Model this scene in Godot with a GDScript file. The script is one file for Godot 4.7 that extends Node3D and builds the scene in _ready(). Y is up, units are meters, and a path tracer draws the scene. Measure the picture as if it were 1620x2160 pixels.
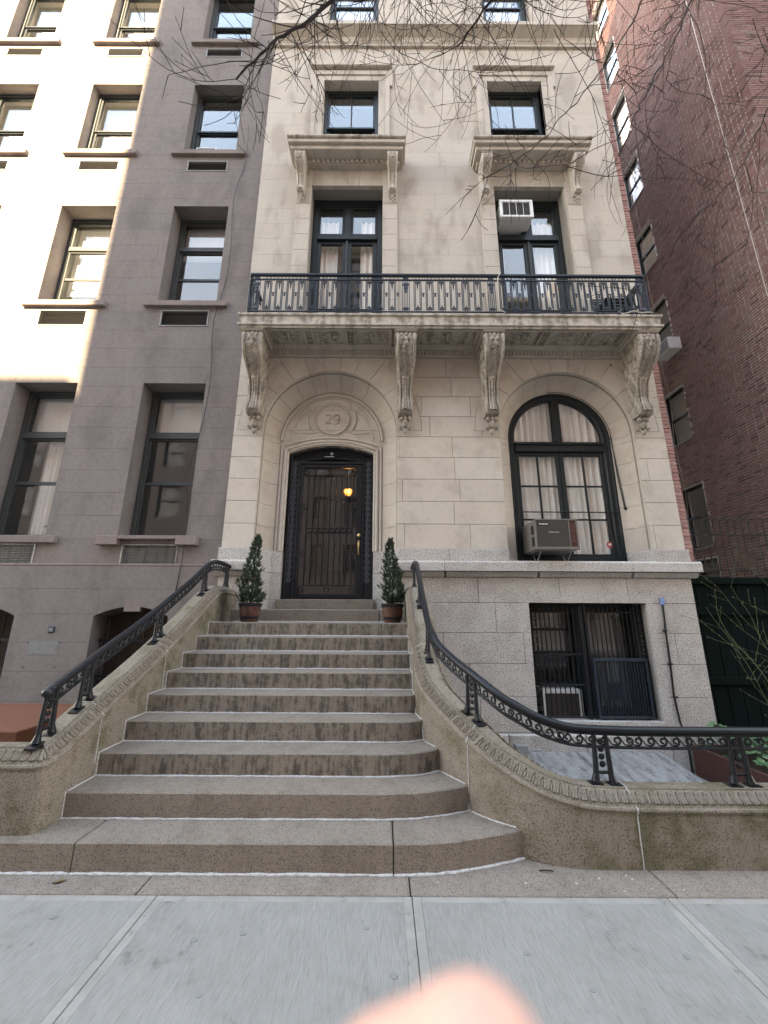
extends Node3D
# A limestone townhouse with a granite stoop between a brownstone and a brick apartment house.
# World: the eye stands at (0, 1.55, 0) looking along -z; Z below means metres in front of the eye (z = -Z).

var M := {}
var org := {}
var used := {}
var rng := RandomNumberGenerator.new()

# ---------------------------------------------------------------- mesh builder
class B:
	var v := PackedVector3Array()
	var n := PackedVector3Array()
	var c := PackedColorArray()
	var col := Color.WHITE
	var colored := false

	func tri(a: Vector3, b: Vector3, d: Vector3) -> void:
		var k := (b - a).cross(d - a).normalized()
		v.append(a); v.append(d); v.append(b)
		n.append(k); n.append(k); n.append(k)
		if colored:
			c.append(col); c.append(col); c.append(col)

	func quad(a: Vector3, b: Vector3, d: Vector3, e: Vector3) -> void:
		tri(a, b, d)
		tri(a, d, e)

	func trin(a: Vector3, b: Vector3, d: Vector3, na: Vector3, nb: Vector3, nd: Vector3) -> void:
		v.append(a); v.append(d); v.append(b)
		n.append(na); n.append(nd); n.append(nb)
		if colored:
			c.append(col); c.append(col); c.append(col)

	func box(lo: Vector3, hi: Vector3) -> void:
		obox((lo + hi) * 0.5, hi - lo, Basis())

	func obox(m: Vector3, s: Vector3, b: Basis) -> void:
		var x := b.x * s.x * 0.5
		var y := b.y * s.y * 0.5
		var z := b.z * s.z * 0.5
		quad(m - x - y + z, m + x - y + z, m + x + y + z, m - x + y + z)
		quad(m + x - y - z, m - x - y - z, m - x + y - z, m + x + y - z)
		quad(m - x - y - z, m - x - y + z, m - x + y + z, m - x + y - z)
		quad(m + x - y + z, m + x - y - z, m + x + y - z, m + x + y + z)
		quad(m - x + y + z, m + x + y + z, m + x + y - z, m - x + y - z)
		quad(m - x - y - z, m + x - y - z, m + x - y + z, m - x - y + z)

	# a box whose edges are cut off by e
	func cbox(lo: Vector3, hi: Vector3, e: float) -> void:
		var m := (lo + hi) * 0.5
		var s := (hi - lo) * 0.5
		var a := [Vector3.RIGHT, Vector3.UP, Vector3.BACK]
		for i in 3:
			for g in [-1.0, 1.0]:
				var u: Vector3 = a[i] * g
				var p: Vector3 = a[(i + 1) % 3]
				var q: Vector3 = a[(i + 2) % 3] * g
				var o: Vector3 = m + u * s[i]
				var sp: float = s[(i + 1) % 3] - e
				var sq: float = s[(i + 2) % 3] - e
				quad(o - p * sp - q * sq, o + p * sp - q * sq, o + p * sp + q * sq, o - p * sp + q * sq)
		for i in 3:
			var ii := (i + 1) % 3
			var k := (i + 2) % 3
			for g in [-1.0, 1.0]:
				for h in [-1.0, 1.0]:
					var p1: Vector3 = m + a[i] * g * s[i] + a[ii] * h * (s[ii] - e)
					var p2: Vector3 = m + a[i] * g * (s[i] - e) + a[ii] * h * s[ii]
					var w: Vector3 = a[k] * (s[k] - e) * (g * h)
					_facing(p1 - w, p2 - w, p2 + w, p1 + w, a[i] * g + a[ii] * h)

	func _facing(a: Vector3, b: Vector3, d: Vector3, e: Vector3, out: Vector3) -> void:
		if (b - a).cross(d - a).dot(out) >= 0.0:
			quad(a, b, d, e)
		else:
			quad(e, d, b, a)

	# polygon in the xy plane drawn out from z0 (back) to z1 (front), its front edges cut by bev
	func prism(poly: PackedVector2Array, z0: float, z1: float, bev := 0.0, back := false) -> void:
		_ex(poly, z0, z1, bev, back, Basis())

	# polygon in the xz plane (x, -Z already negated) drawn up from y0 to y1
	func prismy(poly: PackedVector2Array, y0: float, y1: float, bev := 0.0, under := false) -> void:
		var p := PackedVector2Array()
		for q in poly:
			p.append(Vector2(q.x, -q.y))
		_ex(p, y0, y1, bev, under, Basis(Vector3.RIGHT, Vector3(0, 0, -1), Vector3.UP))

	# polygon given as (z, y) drawn out along x
	func prismx(poly: PackedVector2Array, x0: float, x1: float, bev := 0.0, both := true) -> void:
		var p := PackedVector2Array()
		for q in poly:
			p.append(Vector2(-q.x, q.y))
		_ex(p, x0, x1, bev, both, Basis(Vector3(0, 0, -1), Vector3.UP, Vector3.RIGHT))

	func _ex(poly0: PackedVector2Array, z0: float, z1: float, bev: float, back: bool, b: Basis) -> void:
		var poly := poly0.duplicate()
		if Geometry2D.is_polygon_clockwise(poly):
			poly.reverse()
		var k := poly.size()
		var ins := poly
		if bev > 0.0:
			ins = PackedVector2Array()
			for i in k:
				var a := poly[(i + k - 1) % k]
				var o := poly[i]
				var d := poly[(i + 1) % k]
				var u := (o - a).normalized()
				var w := (d - o).normalized()
				var n1 := Vector2(-u.y, u.x)
				var n2 := Vector2(-w.y, w.x)
				var mm := (n1 + n2)
				var l := mm.length()
				if l < 0.2:
					ins.append(o + n1 * bev)
				else:
					mm /= l
					ins.append(o + mm * (bev / maxf(0.35, mm.dot(n1))))
		var idx := Geometry2D.triangulate_polygon(ins)
		for t in range(0, idx.size(), 3):
			var p := [ins[idx[t]], ins[idx[t + 1]], ins[idx[t + 2]]]
			if (p[1] - p[0]).cross(p[2] - p[0]) < 0.0:
				p = [p[0], p[2], p[1]]
			tri(b * Vector3(p[0].x, p[0].y, z1), b * Vector3(p[1].x, p[1].y, z1), b * Vector3(p[2].x, p[2].y, z1))
		if back:
			var id2 := Geometry2D.triangulate_polygon(poly)
			for t in range(0, id2.size(), 3):
				var p := [poly[id2[t]], poly[id2[t + 1]], poly[id2[t + 2]]]
				if (p[1] - p[0]).cross(p[2] - p[0]) > 0.0:
					p = [p[0], p[2], p[1]]
				tri(b * Vector3(p[0].x, p[0].y, z0), b * Vector3(p[1].x, p[1].y, z0), b * Vector3(p[2].x, p[2].y, z0))
		for i in k:
			var i2 := (i + 1) % k
			var zb := z1 - bev
			quad(b * Vector3(poly[i].x, poly[i].y, z0), b * Vector3(poly[i2].x, poly[i2].y, z0), b * Vector3(poly[i2].x, poly[i2].y, zb), b * Vector3(poly[i].x, poly[i].y, zb))
			if bev > 0.0:
				quad(b * Vector3(poly[i].x, poly[i].y, zb), b * Vector3(poly[i2].x, poly[i2].y, zb), b * Vector3(ins[i2].x, ins[i2].y, z1), b * Vector3(ins[i].x, ins[i].y, z1))

	# rows of points joined into a surface
	func grid(P: Array, smooth := true, wrap := false, flip := false) -> void:
		var R := P.size()
		var C: int = P[0].size()
		var N := []
		if smooth:
			for i in R:
				var row := PackedVector3Array()
				for j in C:
					var up: Vector3 = P[mini(i + 1, R - 1)][j] - P[maxi(i - 1, 0)][j]
					var j1 := (j + 1) % C if wrap else mini(j + 1, C - 1)
					var j0 := (j + C - 1) % C if wrap else maxi(j - 1, 0)
					var ac: Vector3 = P[i][j1] - P[i][j0]
					var k := ac.cross(up)
					if flip:
						k = -k
					row.append(k.normalized() if k.length() > 1e-12 else Vector3.UP)
				N.append(row)
		for i in R - 1:
			for j in (C if wrap else C - 1):
				var j2 := (j + 1) % C
				var a: Vector3 = P[i][j]
				var b: Vector3 = P[i][j2]
				var d: Vector3 = P[i + 1][j2]
				var e: Vector3 = P[i + 1][j]
				if smooth:
					if flip:
						trin(a, d, b, N[i][j], N[i + 1][j2], N[i][j2])
						trin(a, e, d, N[i][j], N[i + 1][j], N[i + 1][j2])
					else:
						trin(a, b, d, N[i][j], N[i][j2], N[i + 1][j2])
						trin(a, d, e, N[i][j], N[i + 1][j2], N[i + 1][j])
				elif flip:
					quad(a, e, d, b)
				else:
					quad(a, b, d, e)

	func tube(pts: PackedVector3Array, rad, sides := 6, closed := false, caps := true) -> void:
		var R := pts.size()
		var rows := []
		var nor := Vector3.ZERO
		for i in R:
			var a := pts[(i + R - 1) % R] if closed else pts[maxi(i - 1, 0)]
			var d := pts[(i + 1) % R] if closed else pts[mini(i + 1, R - 1)]
			var t := (d - a).normalized()
			if i == 0:
				nor = t.cross(Vector3.UP)
				if nor.length() < 0.05:
					nor = t.cross(Vector3.RIGHT)
			nor = (nor - t * nor.dot(t)).normalized()
			var bi := t.cross(nor)
			var r: float = rad[i] if rad is Array or rad is PackedFloat32Array else rad
			var row := PackedVector3Array()
			for s in sides:
				var g := TAU * s / sides
				row.append(pts[i] + (nor * cos(g) + bi * sin(g)) * r)
			rows.append(row)
		if closed:
			rows.append(rows[0])
		grid(rows, sides > 4, true)
		if caps and not closed:
			for s in sides:
				tri(pts[0], rows[0][(s + 1) % sides], rows[0][s])
				tri(pts[R - 1], rows[R - 1][s], rows[R - 1][(s + 1) % sides])

	# profile of (radius, height) turned round the y axis at o
	func lathe(prof: PackedVector2Array, o: Vector3, segs := 16, smooth := true) -> void:
		var rows := []
		for p in prof:
			var row := PackedVector3Array()
			for s in segs:
				var g := TAU * s / segs
				row.append(o + Vector3(cos(g) * p.x, p.y, -sin(g) * p.x))
			rows.append(row)
		grid(rows, smooth, true)

	func blob(o: Vector3, s: Vector3, b := Basis(), seg := 8, ring := 6) -> void:
		var rows := []
		for i in ring + 1:
			var f := PI * i / ring - PI / 2
			var row := PackedVector3Array()
			for j in seg:
				var g := TAU * j / seg
				row.append(o + b * Vector3(cos(f) * cos(g) * s.x, sin(f) * s.y, -cos(f) * sin(g) * s.z))
			rows.append(row)
		grid(rows, true, true)

	func ring(o: Vector3, rad: float, thick: float, b := Basis(), seg := 12, sides := 4) -> void:
		var pts := PackedVector3Array()
		for s in seg:
			var g := TAU * s / seg
			pts.append(o + b * Vector3(cos(g) * rad, sin(g) * rad, 0))
		tube(pts, thick, sides, true)

	func add(o: B, t: Transform3D) -> void:
		for i in o.v.size():
			v.append(t * o.v[i])
			n.append((t.basis * o.n[i]).normalized())
			if colored:
				c.append(col)

	# narrow everything below a fraction of the drop h, as a scrolled bracket narrows
	func taper(h: float) -> void:
		for i in v.size():
			var f := clampf(-v[i].y / h, 0.0, 1.0)
			var k := 1.0 - 0.36 * smoothstep(0.22, 0.5, f) + 0.1 * smoothstep(0.62, 0.76, f)
			v[i] = Vector3(v[i].x * k, v[i].y, v[i].z)

	func mesh() -> ArrayMesh:
		var a := []
		a.resize(Mesh.ARRAY_MAX)
		a[Mesh.ARRAY_VERTEX] = v
		a[Mesh.ARRAY_NORMAL] = n
		if colored:
			a[Mesh.ARRAY_COLOR] = c
		var m := ArrayMesh.new()
		m.add_surface_from_arrays(Mesh.PRIMITIVE_TRIANGLES, a)
		return m

# ---------------------------------------------------------------- nodes
func numbered(called: String) -> String:
	used[called] = used.get(called, 0) + 1
	return called if used[called] == 1 else "%s_%03d" % [called, used[called] - 1]

func thing(called: String, label: String, category: String, at := Vector3.ZERO, group := "") -> Node3D:
	var o := Node3D.new()
	o.name = numbered(called)
	add_child(o)
	o.position = at
	o.set_meta("label", label)
	o.set_meta("category", category)
	if group:
		o.set_meta("group", group)
	org[o] = at
	return o

# a part whose mesh holds world coordinates, or (with t) a mesh of its own set at t
func part(parent: Node3D, called: String, b, mat: Material, t := Transform3D()) -> MeshInstance3D:
	var mi := MeshInstance3D.new()
	mi.name = called
	mi.mesh = b.mesh() if b is B else b
	mi.material_override = mat
	parent.add_child(mi, true)
	var r := t
	r.origin -= org.get(parent, Vector3.ZERO)
	mi.transform = r
	org[mi] = t.origin
	return mi

func tag(o: Node, label: String, category: String, group := "") -> Node:
	o.name = numbered(o.name)
	o.set_meta("label", label)
	o.set_meta("category", category)
	if group:
		o.set_meta("group", group)
	return o

func structure(called: String, b, mat: Material) -> MeshInstance3D:
	var mi := part(self, called, b, mat)
	mi.set_meta("kind", "structure")
	return mi

func one_box(lo: Vector3, hi: Vector3, e := 0.0) -> B:
	var b := B.new()
	if e > 0.0:
		b.cbox(lo, hi, e)
	else:
		b.box(lo, hi)
	return b

func at(x: float, y: float, z: float) -> Transform3D:
	return Transform3D(Basis(), Vector3(x, y, z))

func rect(x0: float, y0: float, x1: float, y1: float) -> PackedVector2Array:
	return PackedVector2Array([Vector2(x0, y0), Vector2(x1, y0), Vector2(x1, y1), Vector2(x0, y1)])

# a round-headed opening: jambs from y0 to the springing line, then a half circle
func arch(cx: float, y0: float, spring: float, r: float, seg := 28) -> PackedVector2Array:
	var p := PackedVector2Array([Vector2(cx - r, y0), Vector2(cx + r, y0)])
	for i in seg + 1:
		var g := PI * i / seg
		p.append(Vector2(cx + cos(g) * r, spring + sin(g) * r))
	return p

# an opening with a flat arched head
func seg_arch(x0: float, x1: float, y0: float, ys: float, rise: float, seg := 12) -> PackedVector2Array:
	var p := PackedVector2Array([Vector2(x0, y0), Vector2(x1, y0)])
	for i in seg + 1:
		var t := 1.0 - float(i) / seg
		p.append(Vector2(lerpf(x0, x1, t), ys + rise * (1.0 - pow(2.0 * t - 1.0, 2))))
	return p

func area(p: PackedVector2Array) -> float:
	var s := 0.0
	for i in p.size():
		s += p[i].cross(p[(i + 1) % p.size()])
	return absf(s) * 0.5

# clean a polygon of points that lie closer than 1 mm
func clean(p: PackedVector2Array) -> PackedVector2Array:
	var r := PackedVector2Array()
	for q in p:
		if r.is_empty() or r[r.size() - 1].distance_to(q) > 0.001:
			r.append(q)
	if r.size() > 2 and r[0].distance_to(r[r.size() - 1]) < 0.001:
		r.remove_at(r.size() - 1)
	return r

# coursed blocks of stone, each a part, with the openings cut out of them
func ashlar(parent: Node3D, called: String, x0: float, x1: float, ys: Array, length: float, cut: Array, zf: float, thick: float, gap: float, bev: float, mats: Array) -> void:
	for r in ys.size() - 1:
		var x := x0
		var first := true
		while x < x1 - 0.01:
			var w := length * rng.randf_range(0.8, 1.2)
			if first:
				w *= 1.0 if r % 2 == 0 else 0.5
				first = false
			var xe := x + w
			if xe > x1 - length * 0.35:
				xe = x1
			var polys := [rect(x + gap * 0.5, ys[r] + gap * 0.5, xe - gap * 0.5, ys[r + 1] - gap * 0.5)]
			for c in cut:
				var nxt := []
				for p in polys:
					for q in Geometry2D.clip_polygons(p, c):
						if not Geometry2D.is_polygon_clockwise(q):
							nxt.append(q)
				polys = nxt
			for p in polys:
				var q := clean(p)
				if q.size() > 2 and area(q) > 0.004:
					var b := B.new()
					b.prism(q, zf - thick, zf, bev)
					part(parent, called, b, mats[rng.randi() % mats.size()])
			x = xe
	return

# ---------------------------------------------------------------- materials
func noise_data(size: int, seed_: int, freq: float, oct := 4, kind := FastNoiseLite.TYPE_SIMPLEX_SMOOTH, sx := 1, sy := 1) -> PackedByteArray:
	var f := FastNoiseLite.new()
	f.seed = seed_
	f.noise_type = kind
	f.frequency = freq
	f.fractal_octaves = oct
	var im := f.get_seamless_image(size / sx, size / sy)
	if sx > 1 or sy > 1:
		im.resize(size, size, Image.INTERPOLATE_CUBIC)
	im.convert(Image.FORMAT_L8)
	return im.get_data()

# a colour texture: layers are [data, weight, contrast about the middle]; the sum runs along the ramp
func color_tex(size: int, layers: Array, ramp: Array) -> ImageTexture:
	var g := Gradient.new()
	g.offsets = PackedFloat32Array(ramp[0])
	g.colors = PackedColorArray(ramp[1])
	var lut := PackedByteArray()
	for i in 256:
		var c := g.sample(i / 255.0).linear_to_srgb()
		lut.append(int(clampf(c.r, 0, 1) * 255)); lut.append(int(clampf(c.g, 0, 1) * 255)); lut.append(int(clampf(c.b, 0, 1) * 255))
	var out := PackedByteArray()
	out.resize(size * size * 3)
	var k := size * size
	var acc := PackedFloat32Array()
	acc.resize(k)
	acc.fill(0.5)
	for l in layers:
		var d: PackedByteArray = l[0]
		var w: float = l[1]
		for i in k:
			acc[i] += (d[i] / 255.0 - 0.5) * w
	for i in k:
		var q := clampi(int(acc[i] * 255.0), 0, 255) * 3
		out[i * 3] = lut[q]; out[i * 3 + 1] = lut[q + 1]; out[i * 3 + 2] = lut[q + 2]
	return ImageTexture.create_from_image(Image.create_from_data(size, size, false, Image.FORMAT_RGB8, out))

func grey_tex(size: int, layers: Array) -> ImageTexture:
	return color_tex(size, layers, [[0.0, 1.0], [Color(0, 0, 0), Color(1, 1, 1)]])

# the same layers as relief
func relief_tex(size: int, layers: Array) -> ImageTexture:
	var im := grey_tex(size, layers).get_image()
	im.bump_map_to_normal_map(3.0)
	return ImageTexture.create_from_image(im)

func mat(color: Color, rough := 0.85, tex: Texture2D = null, scale := 1.0, bump: Texture2D = null, relief := 0.0) -> StandardMaterial3D:
	var m := StandardMaterial3D.new()
	m.albedo_color = color.linear_to_srgb()
	m.roughness = rough
	if rough > 0.7:
		m.metallic_specular = 0.25
	if tex:
		m.albedo_texture = tex
	if tex or bump:
		m.uv1_triplanar = true
		m.uv1_world_triplanar = true
		m.uv1_scale = Vector3.ONE * scale
		m.uv1_triplanar_sharpness = 8.0
	if bump:
		m.normal_enabled = true
		m.normal_texture = bump
		m.normal_scale = relief * 4.0
	return m

# lay a second, coarser pattern over a material so that repeats do not show
func over(m: StandardMaterial3D, tex: Texture2D, scale: float) -> StandardMaterial3D:
	m.detail_enabled = true
	m.detail_albedo = tex
	m.detail_blend_mode = BaseMaterial3D.BLEND_MODE_MUL
	m.detail_uv_layer = BaseMaterial3D.DETAIL_UV_2
	m.uv2_triplanar = true
	m.uv2_world_triplanar = true
	m.uv2_scale = Vector3.ONE * scale
	return m

func tints(m: StandardMaterial3D, list: Array) -> Array:
	var r := []
	for c in list:
		var k: StandardMaterial3D = m.duplicate()
		k.albedo_color = Color(c[0], c[1], c[2]).linear_to_srgb()
		k.uv1_offset = Vector3(rng.randf(), rng.randf(), rng.randf())
		r.append(k)
	return r

# ---------------------------------------------------------------- scene
func _ready() -> void:
	rng.seed = 29
	# camera: a phone's wide lens, tilted up 14.5 degrees; its small real aperture blurs only what touches the lens
	var cam := Camera3D.new()
	cam.name = "camera"
	var lens := CameraAttributesPhysical.new()
	lens.frustum_focal_length = 9.556
	lens.frustum_focus_distance = 6.0
	lens.frustum_near = 0.008
	lens.frustum_far = 400.0
	lens.exposure_aperture = 2.3
	cam.attributes = lens
	cam.fov = rad_to_deg(2.0 * atan(1080.0 / 860.0))
	cam.near = 0.008
	cam.far = 400.0
	add_child(cam)
	cam.position = Vector3(0, 1.55, 0)
	cam.rotation = Vector3(atan(223.0 / 860.0), 0, deg_to_rad(0.3))
	cam.current = true
	# sky and sun
	var env := Environment.new()
	env.background_mode = Environment.BG_SKY
	var sky := Sky.new()
	var ps := ProceduralSkyMaterial.new()
	ps.sky_top_color = Color(0.585, 0.66, 0.75)
	ps.sky_horizon_color = Color(1.0, 0.95, 0.87)
	ps.sky_curve = 0.35
	ps.ground_bottom_color = Color(0.3, 0.29, 0.28)
	ps.ground_horizon_color = Color(0.55, 0.56, 0.57)
	ps.sky_energy_multiplier = 0.95
	sky.sky_material = ps
	env.sky = sky
	env.tonemap_mode = Environment.TONE_MAPPER_LINEAR
	env.tonemap_exposure = 11.3
	env.sdfgi_enabled = true
	env.ssao_enabled = true
	env.ssil_enabled = true
	var we := WorldEnvironment.new()
	we.name = "world_environment"
	we.environment = env
	add_child(we)
	var sun := DirectionalLight3D.new()
	sun.name = "sun"
	sun.light_energy = 1.6
	sun.light_color = Color(1.0, 0.90, 0.73)
	sun.light_angular_distance = 0.55
	sun.shadow_enabled = true
	add_child(sun)
	var az := deg_to_rad(12.0)
	var el := deg_to_rad(33.0)
	sun.look_at_from_position(Vector3.ZERO, -Vector3(-sin(az) * cos(el), sin(el), cos(az) * cos(el)), Vector3.UP)

	make_materials()
	build_ground()
	build_opposite()
	build_townhouse()
	build_brownstone()
	build_brick_house()
	build_stoop()
	build_railings()
	build_areaway()
	build_small_things()
	build_trees()
	build_hand()

func make_materials() -> void:
	var S := 512
	var fine := noise_data(S, 1, 0.09, 3)
	var mid := noise_data(S, 2, 0.025, 4)
	var big := noise_data(S, 3, 0.007, 4)
	var speck := noise_data(S, 4, 0.16, 2)
	var speck2 := noise_data(S, 5, 0.11, 2)
	var cell := noise_data(S, 6, 0.1, 1, FastNoiseLite.TYPE_CELLULAR)
	var streak := noise_data(S, 7, 0.05, 4, FastNoiseLite.TYPE_SIMPLEX_SMOOTH, 1, 8)
	var streak_big := noise_data(S, 8, 0.016, 3, FastNoiseLite.TYPE_SIMPLEX_SMOOTH, 1, 4)
	var brush := noise_data(S, 9, 0.22, 3, FastNoiseLite.TYPE_SIMPLEX_SMOOTH, 1, 32)
	var wood := noise_data(S, 10, 0.06, 3, FastNoiseLite.TYPE_SIMPLEX_SMOOTH, 1, 16)
	var t_fine := relief_tex(S, [[fine, 0.7], [mid, 0.5]])
	var t_pit := relief_tex(S, [[speck, 0.9], [fine, 0.3]])
	var mottle := color_tex(S, [[big, 1.5], [mid, 0.7]], [[0.0, 0.35, 0.7, 1.0], [Color(0.84, 0.825, 0.81), Color(0.93, 0.92, 0.91), Color(0.985, 0.98, 0.975), Color(1, 0.99, 0.975)]])
	var grime := color_tex(S, [[big, 0.9], [streak_big, 1.3], [mid, 0.3]], [[0.0, 0.22, 0.45, 1.0], [Color(0.78, 0.77, 0.76), Color(0.89, 0.885, 0.88), Color(0.97, 0.965, 0.96), Color(1, 1, 1)]])
	var heavy := color_tex(S, [[mid, 0.8], [streak_big, 1.3], [fine, 0.4]], [[0.0, 0.3, 0.55, 1.0], [Color(0.45, 0.45, 0.44), Color(0.68, 0.67, 0.655), Color(0.92, 0.915, 0.905), Color(1, 1, 1)]])
	var black := color_tex(S, [[mid, 0.9], [streak_big, 0.9], [fine, 0.5]], [[0.0, 0.35, 0.6, 1.0], [Color(0.34, 0.335, 0.32), Color(0.55, 0.54, 0.52), Color(0.82, 0.81, 0.79), Color(1, 1, 1)]])
	M.mottle = mottle
	# pale dressed limestone
	var t_lime := color_tex(S, [[fine, 0.35], [mid, 0.6]], [[0.0, 0.5, 1.0], [Color(0.86, 0.85, 0.84), Color(0.95, 0.945, 0.94), Color(1, 1, 1)]])
	var lime := over(mat(Color(0.5, 0.46, 0.4), 0.92, t_lime, 0.9), mottle, 0.31)
	M.lime = tints(lime, [[0.50, 0.455, 0.39], [0.512, 0.468, 0.405], [0.485, 0.44, 0.376], [0.505, 0.452, 0.385]])
	M.lime_up = tints(over(lime.duplicate(), grime, 0.23), [[0.475, 0.432, 0.37], [0.485, 0.443, 0.382], [0.462, 0.418, 0.355], [0.478, 0.43, 0.366]])
	M.lime_trim = tints(over(lime.duplicate(), grime, 0.35), [[0.475, 0.432, 0.37]])[0]
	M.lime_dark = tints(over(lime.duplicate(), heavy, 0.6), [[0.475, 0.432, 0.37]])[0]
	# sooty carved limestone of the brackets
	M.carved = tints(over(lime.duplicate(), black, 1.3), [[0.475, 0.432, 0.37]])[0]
	# speckled grey granite of the basement
	var t_gran := color_tex(S, [[speck, 1.1], [fine, 0.5], [cell, 0.35]], [[0.0, 0.2, 0.31, 0.5, 0.8, 1.0], [Color(0.3, 0.29, 0.29), Color(0.55, 0.54, 0.53), Color(0.87, 0.86, 0.85), Color(0.93, 0.92, 0.91), Color(1, 0.99, 0.98), Color(1, 1, 1)]])
	var gran := over(mat(Color(0.45, 0.43, 0.41), 0.8, t_gran, 0.62), mottle, 0.4)
	M.gran = tints(gran, [[0.475, 0.455, 0.43], [0.49, 0.47, 0.447], [0.46, 0.435, 0.41]])
	M.gran_low = tints(over(gran.duplicate(), grime, 0.5), [[0.475, 0.455, 0.43]])
	# brown-grey granite of the stoop
	var t_stoop := color_tex(S, [[speck2, 1.0], [fine, 0.6], [mid, 0.35]], [[0.0, 0.25, 0.4, 0.6, 1.0], [Color(0.42, 0.41, 0.4), Color(0.64, 0.625, 0.61), Color(0.84, 0.83, 0.81), Color(0.95, 0.935, 0.92), Color(1, 1, 1)]])
	var stoop := over(mat(Color(0.3, 0.255, 0.2), 0.85, t_stoop, 1.3, t_pit, 0.22), mottle, 0.7)
	M.tread = tints(stoop, [[0.235, 0.202, 0.166], [0.23, 0.2, 0.168]])
	var t_riser := color_tex(S, [[streak, 0.75], [streak_big, 0.8], [mid, 0.6], [speck2, 0.5]], [[0.0, 0.3, 0.5, 0.72, 1.0], [Color(0.4, 0.405, 0.4), Color(0.56, 0.56, 0.555), Color(0.82, 0.815, 0.8), Color(0.93, 0.925, 0.91), Color(1, 0.99, 0.97)]])
	M.riser = over(mat(Color(0.235, 0.202, 0.166), 0.88, t_riser, 0.95, t_pit, 0.22), mottle, 0.37)
	M.riser_low = M.tread[0]
	var moss := color_tex(S, [[big, 1.6], [mid, 0.9], [fine, 0.3]], [[0.0, 0.3, 0.5, 1.0], [Color(0.6, 0.62, 0.5), Color(0.78, 0.785, 0.7), Color(0.95, 0.945, 0.92), Color(1, 1, 1)]])
	M.cheek = over(mat(Color(0.235, 0.204, 0.166), 0.88, t_stoop, 1.1, t_pit, 0.22), moss, 0.45)
	M.cheek_front = M.cheek
	M.band = over(mat(Color(0.235, 0.204, 0.166), 0.9, t_stoop, 1.5, t_fine, 0.15), mottle, 1.3)
	M.strip = tints(stoop, [[0.24, 0.209, 0.177], [0.232, 0.204, 0.176]])
	var t_mortar := color_tex(S, [[fine, 0.8], [mid, 0.8]], [[0.0, 0.35, 1.0], [Color(0.3, 0.29, 0.28), Color(0.72, 0.71, 0.7), Color(1, 1, 1)]])
	M.mortar = mat(Color(0.52, 0.51, 0.49), 0.9, t_mortar, 2.3, t_fine, 0.4)
	M.joint = mat(Color(0.23, 0.21, 0.185), 0.95)
	M.joint_grey = mat(Color(0.33, 0.32, 0.3), 0.95)
	# concrete flags
	var gum := noise_data(S, 21, 0.03, 1)
	var t_con := color_tex(S, [[fine, 0.35], [mid, 0.5], [big, 0.7], [gum, 0.18]], [[0.0, 0.12, 0.2, 0.4, 0.7, 1.0], [Color(0.5, 0.49, 0.48), Color(0.72, 0.71, 0.7), Color(0.86, 0.855, 0.85), Color(0.92, 0.92, 0.915), Color(0.97, 0.97, 0.97), Color(1, 1, 1)]])
	var t_brush := color_tex(S, [[brush, 1.3], [fine, 0.25]], [[0.0, 0.4, 1.0], [Color(0.7, 0.695, 0.69), Color(0.9, 0.9, 0.895), Color(1, 1, 1)]])
	var t_brush_h := relief_tex(S, [[brush, 1.6]])
	M.brushed = over(mat(Color(0.262, 0.253, 0.232), 0.92, t_brush, 1.9, t_brush_h, 0.12), t_con, 0.33)
	M.concrete = over(mat(Color(0.285, 0.274, 0.25), 0.9, t_con, 1.1), mottle, 0.5)
	M.asphalt = mat(Color(0.055, 0.055, 0.058), 0.95, t_con, 1.0, t_pit, 0.4)
	# brownstone render
	var t_brown := color_tex(S, [[fine, 0.6], [mid, 0.8]], [[0.0, 0.45, 1.0], [Color(0.78, 0.76, 0.75), Color(0.93, 0.92, 0.91), Color(1, 1, 1)]])
	var stain := color_tex(S, [[big, 0.9], [streak_big, 0.9], [mid, 0.4]], [[0.0, 0.28, 0.5, 1.0], [Color(0.79, 0.79, 0.8), Color(0.9, 0.895, 0.895), Color(0.975, 0.97, 0.965), Color(1, 1, 1)]])
	var brown := over(mat(Color(0.2, 0.165, 0.15), 0.9, t_brown, 0.8), stain, 0.21)
	M.brown = tints(brown, [[0.203, 0.18, 0.17], [0.197, 0.176, 0.168], [0.208, 0.183, 0.171]])
	M.brown_trim = tints(brown, [[0.22, 0.185, 0.17]])[0]
	# brick
	var bk := over(mat(Color(1, 1, 1), 0.9, t_brown, 2.1), mottle, 0.27)
	bk.vertex_color_use_as_albedo = true
	M.brick = bk
	M.brick_mortar = mat(Color(0.68, 0.63, 0.59), 0.95, t_con, 1.0)
	M.pink = tints(mat(Color(1, 1, 1), 0.9, t_brown, 2.0, t_pit, 0.2), [[0.33, 0.19, 0.165], [0.36, 0.215, 0.188], [0.30, 0.17, 0.15]])
	M.pale_brick = mat(Color(0.36, 0.31, 0.26), 0.9, t_brown, 1.5, t_fine, 0.2)
	M.dark_brick = tints(mat(Color(1, 1, 1), 0.9, t_brown, 2.0, t_pit, 0.2), [[0.2, 0.175, 0.15], [0.22, 0.19, 0.16], [0.18, 0.16, 0.14]])
	# iron, paint, metal
	M.iron = mat(Color(0.014, 0.015, 0.017), 0.34)
	M.iron_blue = mat(Color(0.028, 0.034, 0.045), 0.42)
	M.frame = mat(Color(0.014, 0.018, 0.019), 0.4)
	M.frame_grey = mat(Color(0.05, 0.053, 0.053), 0.5)
	M.green_dark = mat(Color(0.005, 0.009, 0.008), 0.9)
	M.white_metal = mat(Color(0.66, 0.66, 0.64), 0.5, t_con, 2.0)
	M.grey_metal = mat(Color(0.22, 0.22, 0.215), 0.5, t_con, 2.0)
	M.grille = mat(Color(0.055, 0.05, 0.046), 0.55)
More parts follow.
